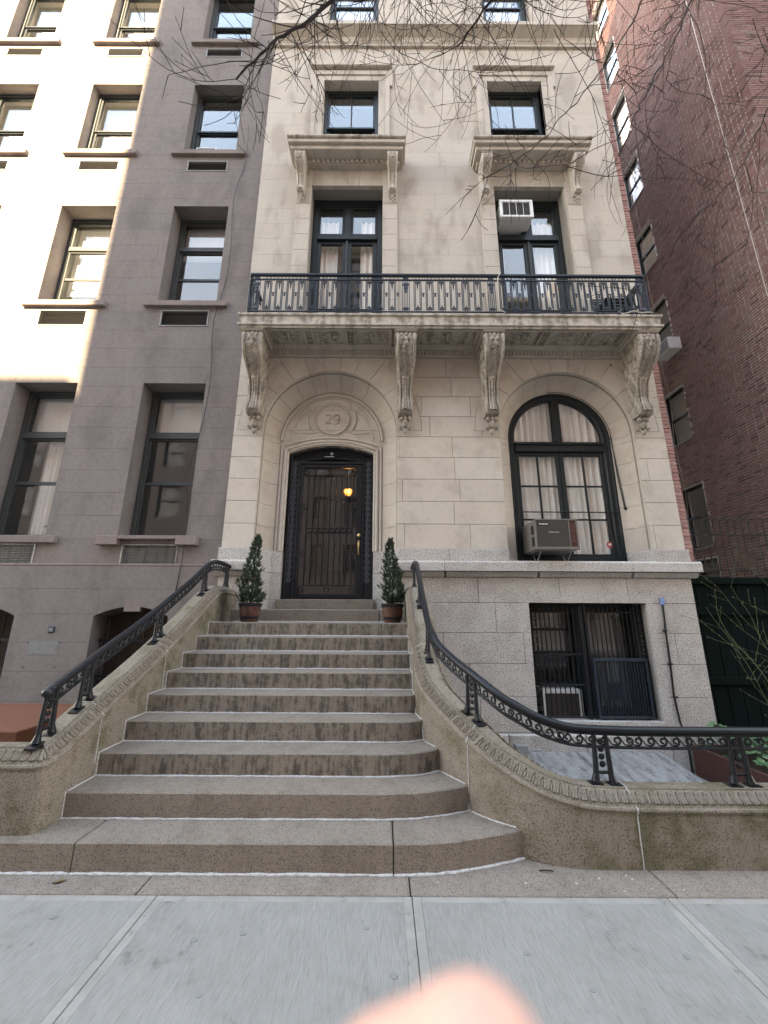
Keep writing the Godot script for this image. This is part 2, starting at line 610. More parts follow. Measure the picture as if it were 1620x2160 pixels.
	M.galvanised = over(mat(Color(0.37, 0.365, 0.355), 0.55, t_con, 1.6, t_fine, 0.1), heavy, 0.9)
	M.galvanised.metallic = 0.35
	M.steel = mat(Color(0.30, 0.31, 0.32), 0.4)
	M.steel.metallic = 0.7
	M.brass = mat(Color(0.62, 0.47, 0.2), 0.3)
	M.brass.metallic = 1.0
	M.blue_tape = mat(Color(0.16, 0.24, 0.46), 0.6)
	M.red = mat(Color(0.38, 0.06, 0.05), 0.5)
	M.white = mat(Color(0.72, 0.72, 0.7), 0.6)
	M.rope = mat(Color(0.5, 0.46, 0.38), 0.9)
	M.corten = mat(Color(0.15, 0.065, 0.038), 0.8, t_brown, 1.3, t_fine, 0.2)
	M.corten_dark = mat(Color(0.085, 0.042, 0.036), 0.8, t_brown, 1.3, t_fine, 0.2)
	M.soil = mat(Color(0.04, 0.03, 0.022), 0.98, null, 2.0, t_pit, 0.5)
	M.cloth = mat(Color(0.8, 0.77, 0.70), 0.9, t_lime, 1.0)
	M.cloth.backlight_enabled = true
	M.cloth.backlight = Color(0.25, 0.23, 0.2)
	M.blind = mat(Color(0.66, 0.65, 0.61), 0.8, t_lime, 0.7)
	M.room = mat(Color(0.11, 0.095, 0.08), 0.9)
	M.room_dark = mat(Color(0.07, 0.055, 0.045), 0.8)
	M.oak = mat(Color(0.065, 0.03, 0.016), 0.5, color_tex(S, [[wood, 1.4], [mid, 0.3]], [[0.0, 1.0], [Color(0.5, 0.45, 0.4), Color(1, 1, 1)]]), 0.9)
	var t_stave := color_tex(S, [[streak, 1.4], [fine, 0.4]], [[0.0, 0.5, 1.0], [Color(0.4, 0.38, 0.37), Color(0.8, 0.78, 0.76), Color(1, 1, 1)]])
	M.stave = tints(mat(Color(1, 1, 1), 0.75, t_stave, 2.2), [[0.13, 0.062, 0.045], [0.105, 0.055, 0.042], [0.155, 0.085, 0.062]])
	M.bark = mat(Color(0.05, 0.042, 0.04), 0.95, t_stave, 1.0, t_fine, 0.4)
	M.twig_green = mat(Color(0.1, 0.1, 0.05), 0.85)
	M.grey_cloth = mat(Color(0.17, 0.165, 0.16), 0.9, t_lime, 1.0)
	M.patch = mat(Color(0.2, 0.195, 0.19), 0.8, t_con, 1.5)
	M.needle = tints(mat(Color(1, 1, 1), 0.6, t_brown, 5.0), [[0.028, 0.052, 0.026], [0.02, 0.042, 0.024], [0.045, 0.07, 0.034]])
	M.ivy = tints(mat(Color(1, 1, 1), 0.5, t_brown, 3.0), [[0.05, 0.12, 0.035], [0.035, 0.09, 0.03], [0.085, 0.16, 0.06]])
	M.leaf_dry = mat(Color(0.16, 0.11, 0.06), 0.9)
	M.skin = mat(Color(0.62, 0.36, 0.27), 0.5, t_lime, 40.0)
	M.skin.subsurf_scatter_enabled = true
	M.skin.subsurf_scatter_strength = 0.25
	M.nail = mat(Color(0.66, 0.42, 0.35), 0.3)
	M.sleeve = mat(Color(0.05, 0.055, 0.07), 0.95)
	# glass
	M.glass = mat(Color(0.9, 0.95, 0.95, 1), 0.0)
	M.glass.albedo_color = Color(0.93, 0.96, 0.96, 0.008)
	M.glass.transparency = BaseMaterial3D.TRANSPARENCY_ALPHA
	M.glass.roughness = 0.02
	M.glass.metallic_specular = 0.75
	M.glass.clearcoat_enabled = true
	M.glass.clearcoat = 1.0
	M.glass.clearcoat_roughness = 0.02
	M.door_glass = M.glass.duplicate()
	M.door_glass.metallic_specular = 0.75
	M.ornament = mat(Color(0.06, 0.065, 0.075), 0.45)
	M.lamp = mat(Color(1, 0.8, 0.5), 0.5)
	M.lamp.emission_enabled = true
	M.lamp.emission = Color(1.0, 0.55, 0.2)
	M.lamp.emission_energy_multiplier = 0.12
	for m in [M.iron, M.iron_blue, M.frame, M.frame_grey]:
		m.metallic_specular = 0.32
	M.green_dark.metallic_specular = 0.15
	M.case_brown = mat(Color(0.12, 0.105, 0.09), 0.55)

func build_ground() -> void:
	var b := B.new()
	b.quad(Vector3(-200, -0.62, 200), Vector3(200, -0.62, 200), Vector3(200, -0.62, -200), Vector3(-200, -0.62, -200))
	structure("ground", b, M.concrete)
	structure("road", one_box(Vector3(-60, -0.6, 1.5), Vector3(60, -0.13, 9.0)), M.asphalt)
	structure("kerb", one_box(Vector3(-60, -0.6, 1.3), Vector3(60, -0.004, 1.5), 0.02), M.strip[0])
	structure("far_pavement", one_box(Vector3(-60, -0.6, 9.0), Vector3(60, 0.0, 13.0)), M.concrete)
	# the pavement: concrete flags, brushed in the middle and trowelled smooth along their edges
	var walk := structure("pavement", one_box(Vector3(-60, -0.6, -2.82), Vector3(60, -0.05, 1.3)), M.joint_grey)
	var pitch := 1.463
	var rows := [[-2.822, -1.30], [-1.292, 0.0], [0.008, 1.296]]
	for r in rows:
		for k in range(-4, 5):
			var x0 := 0.172 + k * pitch + 0.0022
			var x1 := x0 + pitch - 0.0044
			var e := 0.05
			var flag := part(walk, "flag", one_box(Vector3(x0 + e, -0.049, r[0] + e), Vector3(x1 - e, -0.0004, r[1] - e)), M.brushed)
			var rim := B.new()
			rim.cbox(Vector3(x0, -0.049, r[0]), Vector3(x0 + e, 0, r[1]), 0.003)
			rim.cbox(Vector3(x1 - e, -0.049, r[0]), Vector3(x1, 0, r[1]), 0.003)
			rim.cbox(Vector3(x0 + e, -0.049, r[0]), Vector3(x1 - e, 0, r[0] + 0.012), 0.003)
			rim.cbox(Vector3(x0 + e, -0.049, r[1] - e), Vector3(x1 - e, 0, r[1]), 0.003)
			rim.box(Vector3(x0 + e, -0.049, r[0] + 0.012), Vector3(x1 - e, -0.0006, r[0] + e))
			part(flag, "edge_band", rim, M.concrete)
	var far := structure("side_pavement", one_box(Vector3(-60, -0.05, -2.82), Vector3(0.172 - 4 * pitch - 0.01, 0, 1.3)), M.concrete)
	far.name = "side_pavement"
	structure("side_pavement_001", one_box(Vector3(0.172 + 5 * pitch + 0.01, -0.05, -2.82), Vector3(60, 0, 1.3)), M.concrete)
	# a course of granite between the flags and the stoop
	var kb := structure("granite_strip", one_box(Vector3(-12, -0.6, -3.3), Vector3(12, -0.06, -2.83)), M.joint)
	var xs := [-9.5, -6.2, -3.9, -2.36, -1.42, 0.165, 1.70, 3.5, 5.4, 9.0]
	for i in xs.size() - 1:
		part(kb, "stone", one_box(Vector3(xs[i] + 0.004, -0.058, -3.3), Vector3(xs[i + 1] - 0.004, 0.003, -2.826), 0.004), M.strip[i % 2])

func facing_house(x0: float, x1: float, h: float, floors: int, bays: int, wall: Material, label: String, cornice: float) -> void:
	var zf := 13.0
	var t := thing("opposite_house", label, "building", Vector3((x0 + x1) * 0.5, 0, zf), "houses across the street")
	var fh := h / floors
	var bw := (x1 - x0) / bays
	var w := B.new()
	w.box(Vector3(x0, -0.6, zf + 0.4), Vector3(x1, h, zf + 12.0))
	for i in bays + 1:
		var c := x0 + i * bw
		var half := bw * 0.27
		w.box(Vector3(maxf(c - half, x0), -0.6, zf), Vector3(minf(c + half, x1), h, zf + 0.4))
	for i in bays:
		var a := x0 + (i + 0.27) * bw
		var z := x0 + (i + 0.73) * bw
		for f in floors:
			w.box(Vector3(a, f * fh - 0.6 if f == 0 else f * fh - fh * 0.12, zf + 0.02), Vector3(z, f * fh + fh * 0.26, zf + 0.4))
		w.box(Vector3(a, h - fh * 0.14, zf + 0.02), Vector3(z, h, zf + 0.4))
	part(t, "wall", w, wall)
	part(t, "cornice", one_box(Vector3(x0, h, zf - cornice), Vector3(x1, h + 0.5, zf + 0.6), 0.08), M.lime_trim)
	for i in bays:
		for f in floors:
			var a := x0 + (i + 0.27) * bw
			var z := x0 + (i + 0.73) * bw
			var y0 := f * fh + fh * 0.26
			var y1 := (f + 1) * fh - fh * (0.12 if f < floors - 1 else 0.14)
			var fr := B.new()
			fr.box(Vector3(a, y0, zf + 0.2), Vector3(a + 0.07, y1, zf + 0.28))
			fr.box(Vector3(z - 0.07, y0, zf + 0.2), Vector3(z, y1, zf + 0.28))
			fr.box(Vector3(a + 0.07, y0, zf + 0.2), Vector3(z - 0.07, y0 + 0.07, zf + 0.28))
			fr.box(Vector3(a + 0.07, y1 - 0.07, zf + 0.2), Vector3(z - 0.07, y1, zf + 0.28))
			fr.box(Vector3(a + 0.07, (y0 + y1) * 0.5 - 0.03, zf + 0.19), Vector3(z - 0.07, (y0 + y1) * 0.5 + 0.03, zf + 0.27))
			var wd := part(t, "window", fr, M.frame)
			part(wd, "pane", one_box(Vector3(a + 0.07, y0 + 0.07, zf + 0.285), Vector3(z - 0.07, y1 - 0.07, zf + 0.295)), M.glass)

func build_opposite() -> void:
	facing_house(-30.0, -9.76, 18.0, 5, 6, M.brown_trim, "low brown house across the street, lowest of its row", 0.5)
	facing_house(-9.74, 0.98, 30.0, 9, 5, M.brown_trim, "tall brown house across the street facing the stoop", 0.6)
	facing_house(1.02, 8.0, 36.5, 10, 3, M.pink[0], "tallest red house across the street", 0.3)
	facing_house(8.02, 16.0, 25.0, 7, 4, M.brown_trim, "brown house across the street beside the tallest red one", 0.5)
	facing_house(16.02, 36.0, 33.0, 10, 8, M.pale_brick, "wide buff house across the street", 0.5)

# ---------------------------------------------------------------- the limestone townhouse
const HX0 := -2.62
const HX1 := 4.86
const ZF := -6.5
const DC := -0.95
const WC := 3.17
const SPRING := 4.70
const AR := 1.165

# a ring-like sweep round a round-headed opening; profile points are (radius, z); jambs and arch are cut into stones
func arch_stones(parent: Node3D, called: String, cx: float, prof: PackedVector2Array, ys: Array, wedges: Array, gap: float, mats: Array) -> void:
	for side in [-1.0, 1.0]:
		for i in ys.size() - 1:
			var rows := []
			for y in [ys[i] + gap * 0.5, ys[i + 1] - gap * 0.5]:
				var row := PackedVector3Array()
				for p in prof:
					row.append(Vector3(cx + side * p.x, y, p.y))
				rows.append(row)
			var b := B.new()
			_stone(b, rows, side > 0.0, prof)
			part(parent, called, b, mats[rng.randi() % mats.size()])
	for i in wedges.size() - 1:
		var g0 := deg_to_rad(wedges[i])
		var g1 := deg_to_rad(wedges[i + 1])
		var rows := []
		for k in 7:
			var g := lerpf(g0 + gap * 0.5, g1 - gap * 0.5, k / 6.0)
			var row := PackedVector3Array()
			for p in prof:
				row.append(Vector3(cx + sin(g) * p.x, SPRING + cos(g) * p.x, p.y))
			rows.append(row)
		var b := B.new()
		_stone(b, rows, false, prof)
		part(parent, called, b, mats[rng.randi() % mats.size()])

func _stone(b: B, rows: Array, flip: bool, _prof: PackedVector2Array) -> void:
	b.grid(rows, true, false, flip)
	# the ends, seen in the joint
	for e in [0, rows.size() - 1]:
		var r: PackedVector3Array = rows[e]
		for j in r.size() - 1:
			var off := Vector3(0, 0, -0.03)
			b.quad(r[j], r[j + 1], r[j + 1] + off, r[j] + off)

func cove(r0: float, z0: float, r1: float, z1: float, k := 8) -> PackedVector2Array:
	var p := PackedVector2Array()
	for i in k + 1:
		var t := PI * 0.5 * i / k
		p.append(Vector2(r0 - (r0 - r1) * (1.0 - cos(t)), z0 + (z1 - z0) * sin(t)))
	return p

# a window: frame bars, panes, and the opening it stands in
func bar(b: B, x0: float, y0: float, x1: float, y1: float, z0: float, z1: float, e := 0.006) -> void:
	b.cbox(Vector3(x0, y0, z0), Vector3(x1, y1, z1), e)

func curtain(x0: float, x1: float, y0: float, y1: float, z: float, pleat := 0.12, amp := 0.035, crown_x := 99.0) -> B:
	var b := B.new()
	var k := int((x1 - x0) / pleat * 8.0)
	var rows := []
	var ph := rng.randf() * 6.0
	for r in 7:
		var row := PackedVector3Array()
		for i in k + 1:
			var x := lerpf(x0, x1, float(i) / k)
			var top := y1
			if crown_x < 90.0:
				top = minf(y1, SPRING + sqrt(maxf(0.0, 0.81 - pow(x - crown_x, 2))))
			var y := lerpf(y0, top, r / 6.0)
			var s := sin(x / pleat * TAU + ph + sin(x * 3.1 + ph) * 1.2 + (1.0 - r / 6.0) * 0.35 * sin(x * 7.0))
			row.append(Vector3(x, y, z + s * amp * (0.7 + 0.3 * sin(x * 5.3 + ph))))
		rows.append(row)
	b.grid(rows, true)
	return b

func vous(cx: float) -> PackedVector2Array:
	var p := PackedVector2Array([Vector2(cx - AR, 2.0), Vector2(cx + AR, 2.0)])
	var r2 := 1.60
	p.append(Vector2(cx + AR, SPRING))
	for i in 11:
		var g := deg_to_rad(90.0 - i * 5.5)
		p.append(Vector2(cx + sin(g) * r2, SPRING + cos(g) * r2))
	p.append(Vector2(cx + tan(deg_to_rad(35.0)) * 1.437, 6.137))
	p.append(Vector2(cx + tan(deg_to_rad(35.0)) * 1.437, 6.2))
	p.append(Vector2(cx - tan(deg_to_rad(35.0)) * 1.437, 6.2))
	p.append(Vector2(cx - tan(deg_to_rad(35.0)) * 1.437, 6.137))
	for i in 11:
		var g := deg_to_rad(-35.0 - i * 5.5)
		p.append(Vector2(cx + sin(g) * r2, SPRING + cos(g) * r2))
	p.append(Vector2(cx - AR, SPRING))
	return p

func build_townhouse() -> void:
	var t := thing("limestone_townhouse", "pale limestone townhouse numbered 29 with an iron balcony over two round arches", "house", Vector3(1.12, 0, ZF))
	# masonry behind the facing, with every opening cut through it
	var holes := [
		arch(DC, 1.6, SPRING, AR - 0.01), arch(WC, 2.43, SPRING, AR - 0.01),
		rect(2.26, 0.10, 4.09, 1.79),
		rect(-1.53, 6.5, -0.06, 10.2), rect(2.24, 6.5, 3.68, 10.2),
		rect(-1.40, 10.95, -0.17, 13.3), rect(2.27, 10.95, 3.50, 13.3),
		rect(-1.38, 15.25, -0.2, 17.2), rect(2.33, 15.3, 3.45, 17.2)]
	var core := [rect(HX0 + 0.01, -0.6, HX1 - 0.01, 18.6)]
	# cut the wall into strips so that each hole becomes a notch
	var cuts := [-0.6, 1.0, 3.4, 6.3, 8.4, 12.2, 14.6, 16.0, 18.6]
	var wall := B.new()
	for i in cuts.size() - 1:
		var polys := [rect(HX0 + 0.01, cuts[i], HX1 - 0.01, cuts[i + 1])]
		for h in holes:
			var nxt := []
			for p in polys:
				for q in Geometry2D.clip_polygons(p, h):
					if not Geometry2D.is_polygon_clockwise(q):
						nxt.append(q)
			polys = nxt
		for p in polys:
			wall.prism(clean(p), ZF - 0.5, ZF - 0.055, 0.0, true)
	part(t, "wall", wall, M.joint)
	# shell behind the front: sides, back, roof and floors
	var shell := B.new()
	shell.box(Vector3(HX0, -0.6, ZF - 12.0), Vector3(HX0 + 0.3, 18.6, ZF - 0.5))
	shell.box(Vector3(HX1 - 0.3, -0.6, ZF - 12.0), Vector3(HX1, 18.6, ZF - 0.5))
	shell.box(Vector3(HX0 + 0.3, -0.6, ZF - 4.2), Vector3(HX1 - 0.3, 18.6, ZF - 3.9))
	for y in [-0.6, 1.53, 6.25, 10.6, 14.75, 18.3]:
		shell.box(Vector3(HX0 + 0.3, y, ZF - 3.9), Vector3(HX1 - 0.3, y + 0.3, ZF - 0.5))
	shell.box(Vector3(0.9, -0.3, ZF - 3.9), Vector3(1.1, 18.3, ZF - 0.5))
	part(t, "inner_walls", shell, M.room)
	# ground-floor facing
	var courses := [2.63, 3.035, 3.42, 3.81, 4.20, 4.585, 4.97, 5.36, 5.75, 6.14]
	ashlar(t, "block", HX0, HX1, courses, 0.98, [vous(DC), vous(WC)], ZF, 0.05, 0.006, 0.003, M.lime)
	var wedges := [-90.0, -72.0, -54.0, -35.0, -20.0, -7.0, 7.0, 20.0, 35.0, 54.0, 72.0, 90.0]
	for cx in [DC, WC]:
		for i in wedges.size() - 1:
			var g0 := deg_to_rad(wedges[i])
			var g1 := deg_to_rad(wedges[i + 1])
			var p := PackedVector2Array()
			for k in 6:
				var g := lerpf(g0, g1, k / 5.0)
				p.append(Vector2(cx + sin(g) * AR, SPRING + cos(g) * AR))
			if absf(wedges[i] + wedges[i + 1]) < 60.0:
				p.append(Vector2(cx + tan(g1) * 1.437, 6.137))
				p.append(Vector2(cx + tan(g0) * 1.437, 6.137))
			else:
				for k in 6:
					var g := lerpf(g1, g0, k / 5.0)
					p.append(Vector2(cx + sin(g) * 1.597, SPRING + cos(g) * 1.597))
			var q: PackedVector2Array = p
			var ins := Geometry2D.offset_polygon(q, -0.003)
			if ins.size() > 0:
				var b := B.new()
				b.prism(clean(ins[0]), ZF - 0.05, ZF + 0.002, 0.003)
				part(t, "voussoir", b, M.lime[rng.randi() % 4])
		# hollow reveal of the arch
		arch_stones(t, "jamb_stone", cx, cove(AR, ZF, 0.925, ZF - 0.33), [2.63, 3.035, 3.42, 3.81, 4.20, 4.585, SPRING], wedges, 0.005, M.lime)
	# base of the wall: a granite course, then the ledge
	var base_cut := [rect(DC - AR, 1.0, DC + AR, 3.0), rect(WC - AR, 2.3, WC + AR, 3.0)]
	ashlar(t, "granite_block", HX0 - 0.03, HX1 + 0.03, [2.43, 2.63], 1.25, base_cut, ZF + 0.035, 0.085, 0.006, 0.008, M.gran)
	for e in [[HX0 - 0.09, DC - 1.0], [DC + 1.0, 0.95], [0.955, 2.42], [2.425, 3.9], [3.905, HX1 + 0.12]]:
		var b := B.new()
		b.prismx(PackedVector2Array([Vector2(ZF - 0.05, 2.255), Vector2(ZF + 0.13, 2.265), Vector2(ZF + 0.13, 2.395), Vector2(ZF + 0.105, 2.427), Vector2(ZF - 0.05, 2.432)]), e[0], e[1], 0.0)
		b.prismx(PackedVector2Array([Vector2(ZF - 0.05, 2.18), Vector2(ZF + 0.03, 2.18), Vector2(ZF + 0.085, 2.254), Vector2(ZF - 0.05, 2.254)]), e[0] + 0.03, e[1] - (0.03 if e[1] > 4.0 else 0.0), 0.0)
		part(t, "ledge_stone", b, M.gran[rng.randi() % 3])
	# returns of the base course beside the arched window
	for sd in [-1.0, 1.0]:
		var rt := B.new()
		var xa: float = WC + sd * 0.93
		rt.prismy(PackedVector2Array([Vector2(xa, ZF - 0.5), Vector2(xa, ZF - 0.30), Vector2(xa + sd * 0.1, ZF - 0.2), Vector2(xa + sd * 0.2, ZF - 0.04), Vector2(xa + sd * 0.232, ZF + 0.03), Vector2(xa + sd * 0.234, ZF - 0.5)]), 2.425, 2.629, 0.006)
		part(t, "granite_block", rt, M.gran[1])
	# basement facing
	ashlar(t, "granite_block", HX0, HX1, [-0.05, 0.43, 0.89, 1.335, 1.785, 2.178], 1.15, [rect(2.26, 0.10, 4.09, 1.787), rect(DC - AR, -1.0, DC + AR, 2.3)], ZF, 0.05, 0.006, 0.003, M.gran)
	ashlar(t, "granite_block", 0.3, HX1 + 0.05, [-0.6, -0.055], 1.3, [], ZF + 0.06, 0.11, 0.006, 0.02, M.gran_low)
	# entrance piers below the arch: granite returns beside the door
	for s in [-1.0, 1.0]:
		var x0: float = DC + s * 0.77
		var x1: float = DC + s * AR
		for row in [[1.5, 1.83], [1.836, 2.26], [2.266, 2.63]]:
			var b := B.new()
			var z := ZF + (0.03 if row[0] < 2.2 else 0.0)
			b.prismy(PackedVector2Array([Vector2(x0, ZF - 0.5), Vector2(x0, ZF - 0.33), Vector2(x0 + s * 0.16, ZF - 0.30), Vector2(x0 + s * 0.22, ZF - 0.16), Vector2(x0 + s * 0.34, z - 0.06), Vector2(x1, z - 0.02), Vector2(x1 + s * 0.002, ZF - 0.5)]), row[0], row[1], 0.008)
			part(t, "granite_block", b, M.gran[rng.randi() % 3])
	_upper_floors(t)
	_entrance(t)
	_arched_window(t)
	_basement_window(t)
	_balcony(t)
	# a narrow strip of pink brick closes the wall towards the alley
	var y := 2.45
	var shared := []
	for k in 3:
		shared.append(one_box(Vector3(0, 0, -0.4), Vector3(0.135, 0.060, 0.0), 0.006).mesh())
	while y < 18.4:
		part(t, "brick", shared[rng.randi() % 3], M.pink[rng.randi() % 3], at(HX1 + 0.004, y, ZF - 0.03 + rng.randf_range(-0.006, 0.004)))
		y += 0.0685
	part(t, "brick_backing", one_box(Vector3(HX1 + 0.002, 2.4, ZF - 0.6), Vector3(HX1 + 0.13, 18.6, ZF - 0.045)), M.brick_mortar)

# dentil-like carved strip: short rounded tongues
func tongue(w: float, h: float, d: float) -> ArrayMesh:
	var b := B.new()
	var rows := []
	for i in 5:
		var y := -h * 0.5 + h * i / 4.0
		var row := PackedVector3Array()
		var k := sin(PI * clampf((i + 0.6) / 4.6, 0.0, 1.0))
		for j in 7:
			var g := PI * j / 6.0
			row.append(Vector3(-cos(g) * w * 0.5 * (0.35 + 0.65 * k), y, sin(g) * d * (0.4 + 0.6 * k)))
		rows.append(row)
	b.grid(rows, true)
	return b.mesh()

# a scrolled bracket seen from the side: drop of height h and reach d, width w, its back on z = 0, its top at y = 0
func console(parent: Node3D, called: String, o: Vector3, w: float, h: float, d: float, m: Material) -> void:
	var outline := PackedVector2Array()
	var ctrl := [Vector2(0, 0), Vector2(d * 0.82, 0), Vector2(d * 0.97, -h * 0.03), Vector2(d, -h * 0.085), Vector2(d * 0.98, -h * 0.155), Vector2(d * 0.88, -h * 0.225), Vector2(d * 0.72, -h * 0.285), Vector2(d * 0.55, -h * 0.345), Vector2(d * 0.42, -h * 0.42), Vector2(d * 0.34, -h * 0.51), Vector2(d * 0.31, -h * 0.60), Vector2(d * 0.33, -h * 0.67), Vector2(d * 0.38, -h * 0.725), Vector2(d * 0.385, -h * 0.765), Vector2(d * 0.33, -h * 0.795), Vector2(d * 0.2, -h * 0.805), Vector2(0, -h * 0.80)]
	for p in ctrl:
		outline.append(Vector2(p.x, p.y))
	var b := B.new()
	b.prismx(outline, -w * 0.5, w * 0.5, w * 0.05)
	# the other edge too
	b.taper(h)
	var root := part(parent, called, b, m, Transform3D(Basis(), o))
	# raised bands along both edges and a leaf rib down the middle of the front
	for s in [-1.0, 1.0]:
		var rib := B.new()
		var pts := PackedVector3Array()
		for i in range(1, 15):
			pts.append(Vector3(s * w * 0.42, ctrl[i].y, ctrl[i].x + w * 0.01))
		rib.tube(pts, w * 0.075, 6)
		rib.taper(h)
		part(root, "edge_roll", rib, m, Transform3D(Basis(), o))
	var leaf := B.new()
	for k in 3:
		var pts := PackedVector3Array()
		var rad := []
		for i in range(8, 14):
			pts.append(Vector3((k - 1) * w * 0.17, ctrl[i].y, ctrl[i].x + w * 0.02))
			rad.append(w * (0.085 + 0.03 * (1 if k == 1 else 0)))
		leaf.tube(pts, rad, 6)
	leaf.blob(Vector3(0, -h * 0.415, d * 0.43), Vector3(w * 0.32, h * 0.03, w * 0.14))
	leaf.taper(h)
	part(root, "leaf", leaf, m, Transform3D(Basis(), o))
	# bearded leaf mask on the shoulder
	var mask := B.new()
	for i in 5:
		var g := (i - 2) / 2.0
		mask.blob(Vector3(g * w * 0.42, -h * 0.035 - absf(g) * h * 0.015, d * 0.93), Vector3(w * 0.13, h * 0.035, w * 0.16), Basis(Vector3.BACK, -g * 0.5))
	for i in 3:
		mask.blob(Vector3((i - 1) * w * 0.14, -h * (0.085 + 0.02 * (1 if i == 1 else 0)), d * 1.0), Vector3(w * 0.09, h * 0.028, w * 0.11))
	mask.blob(Vector3(0, -h * 0.135, d * 0.99), Vector3(w * 0.12, h * 0.04, w * 0.1))
	for i in 7:
		var y := -h * (0.175 + 0.017 * (i / 2))
		mask.blob(Vector3((-1.0 if i % 2 == 0 else 1.0) * w * 0.09, y, lerpf(d * 0.95, d * 0.78, i / 6.0)), Vector3(w * 0.1, h * 0.018, w * 0.07))
	mask.taper(h)
	part(root, "leaf_mask", mask, m, Transform3D(Basis(), o))
	# spiral on each cheek
	for s in [-1.0, 1.0]:
		var vol := B.new()
		var pts := PackedVector3Array()
		var r0 := h * 0.105
		for i in 26:
			var g := -PI * 0.3 + TAU * 1.6 * i / 25.0
			var r := r0 * (1.0 - 0.72 * i / 25.0)
			pts.append(Vector3(s * w * 0.5, -h * 0.145 + sin(g) * r, d * 0.42 + cos(g) * r * minf(1.0, d * 0.38 / r0)))
		vol.tube(pts, w * 0.045, 5)
		vol.blob(Vector3(s * w * 0.5, -h * 0.145, d * 0.42), Vector3(w * 0.05, h * 0.03, h * 0.03))
		var p2 := PackedVector3Array()
		for i in 16:
			var g := PI * 0.5 - TAU * 1.2 * i / 15.0
			var r := h * 0.05 * (1.0 - 0.7 * i / 15.0)
			p2.append(Vector3(s * w * 0.5, -h * 0.735 + sin(g) * r, d * 0.2 + cos(g) * r))
		vol.taper(h)
		part(root, "volute", vol, m, Transform3D(Basis(), o))
		var low := B.new()
		low.tube(p2, w * 0.035, 5)
		low.taper(h)
		part(root, "lower_volute", low, m, Transform3D(Basis(), o))
	# pendant leaves below
	var drop := B.new()
	for i in 3:
		drop.blob(Vector3((i - 1) * w * 0.27, -h * 0.83, d * 0.17), Vector3(w * 0.16, h * 0.03, w * 0.15))
	drop.blob(Vector3(0, -h * 0.885, d * 0.14), Vector3(w * 0.24, h * 0.055, w * 0.2))
	for s in [-1.0, 1.0]:
		drop.blob(Vector3(s * w * 0.34, -h * 0.925, d * 0.13), Vector3(w * 0.16, h * 0.02, w * 0.12), Basis(Vector3.BACK, s * 0.5))
	drop.blob(Vector3(0, -h * 0.965, d * 0.12), Vector3(w * 0.13, h * 0.035, w * 0.13))
	drop.taper(h)
	part(root, "pendant", drop, m, Transform3D(Basis(), o))

func sash(parent: Node3D, called: String, x0: float, y0: float, x1: float, y1: float, z: float, w: float, vert: Array, hor: Array, m: Material, mw := 0.022) -> MeshInstance3D:
	var b := B.new()
	bar(b, x0, y0, x0 + w, y1, z - 0.06, z)
	bar(b, x1 - w, y0, x1, y1, z - 0.06, z)
	bar(b, x0 + w, y0, x1 - w, y0 + w, z - 0.06, z)
	bar(b, x0 + w, y1 - w, x1 - w, y1, z - 0.06, z)
	for v in vert:
		bar(b, v - mw * 0.5, y0 + w, v + mw * 0.5, y1 - w, z - 0.05, z - 0.008, 0.004)
	for h in hor:
		bar(b, x0 + w, h - mw * 0.5, x1 - w, h + mw * 0.5, z - 0.048, z - 0.01, 0.004)
	var f := part(parent, called, b, m)
	# panes between the bars
	var xs := [x0 + w] + vert + [x1 - w]
	var ys := [y0 + w] + hor + [y1 - w]
	for i in xs.size() - 1:
		for j in ys.size() - 1:
			var g := B.new()
			g.box(Vector3(xs[i], ys[j], z - 0.034), Vector3(xs[i + 1], ys[j + 1], z - 0.029))
			part(f, "pane", g, M.glass)
	return f

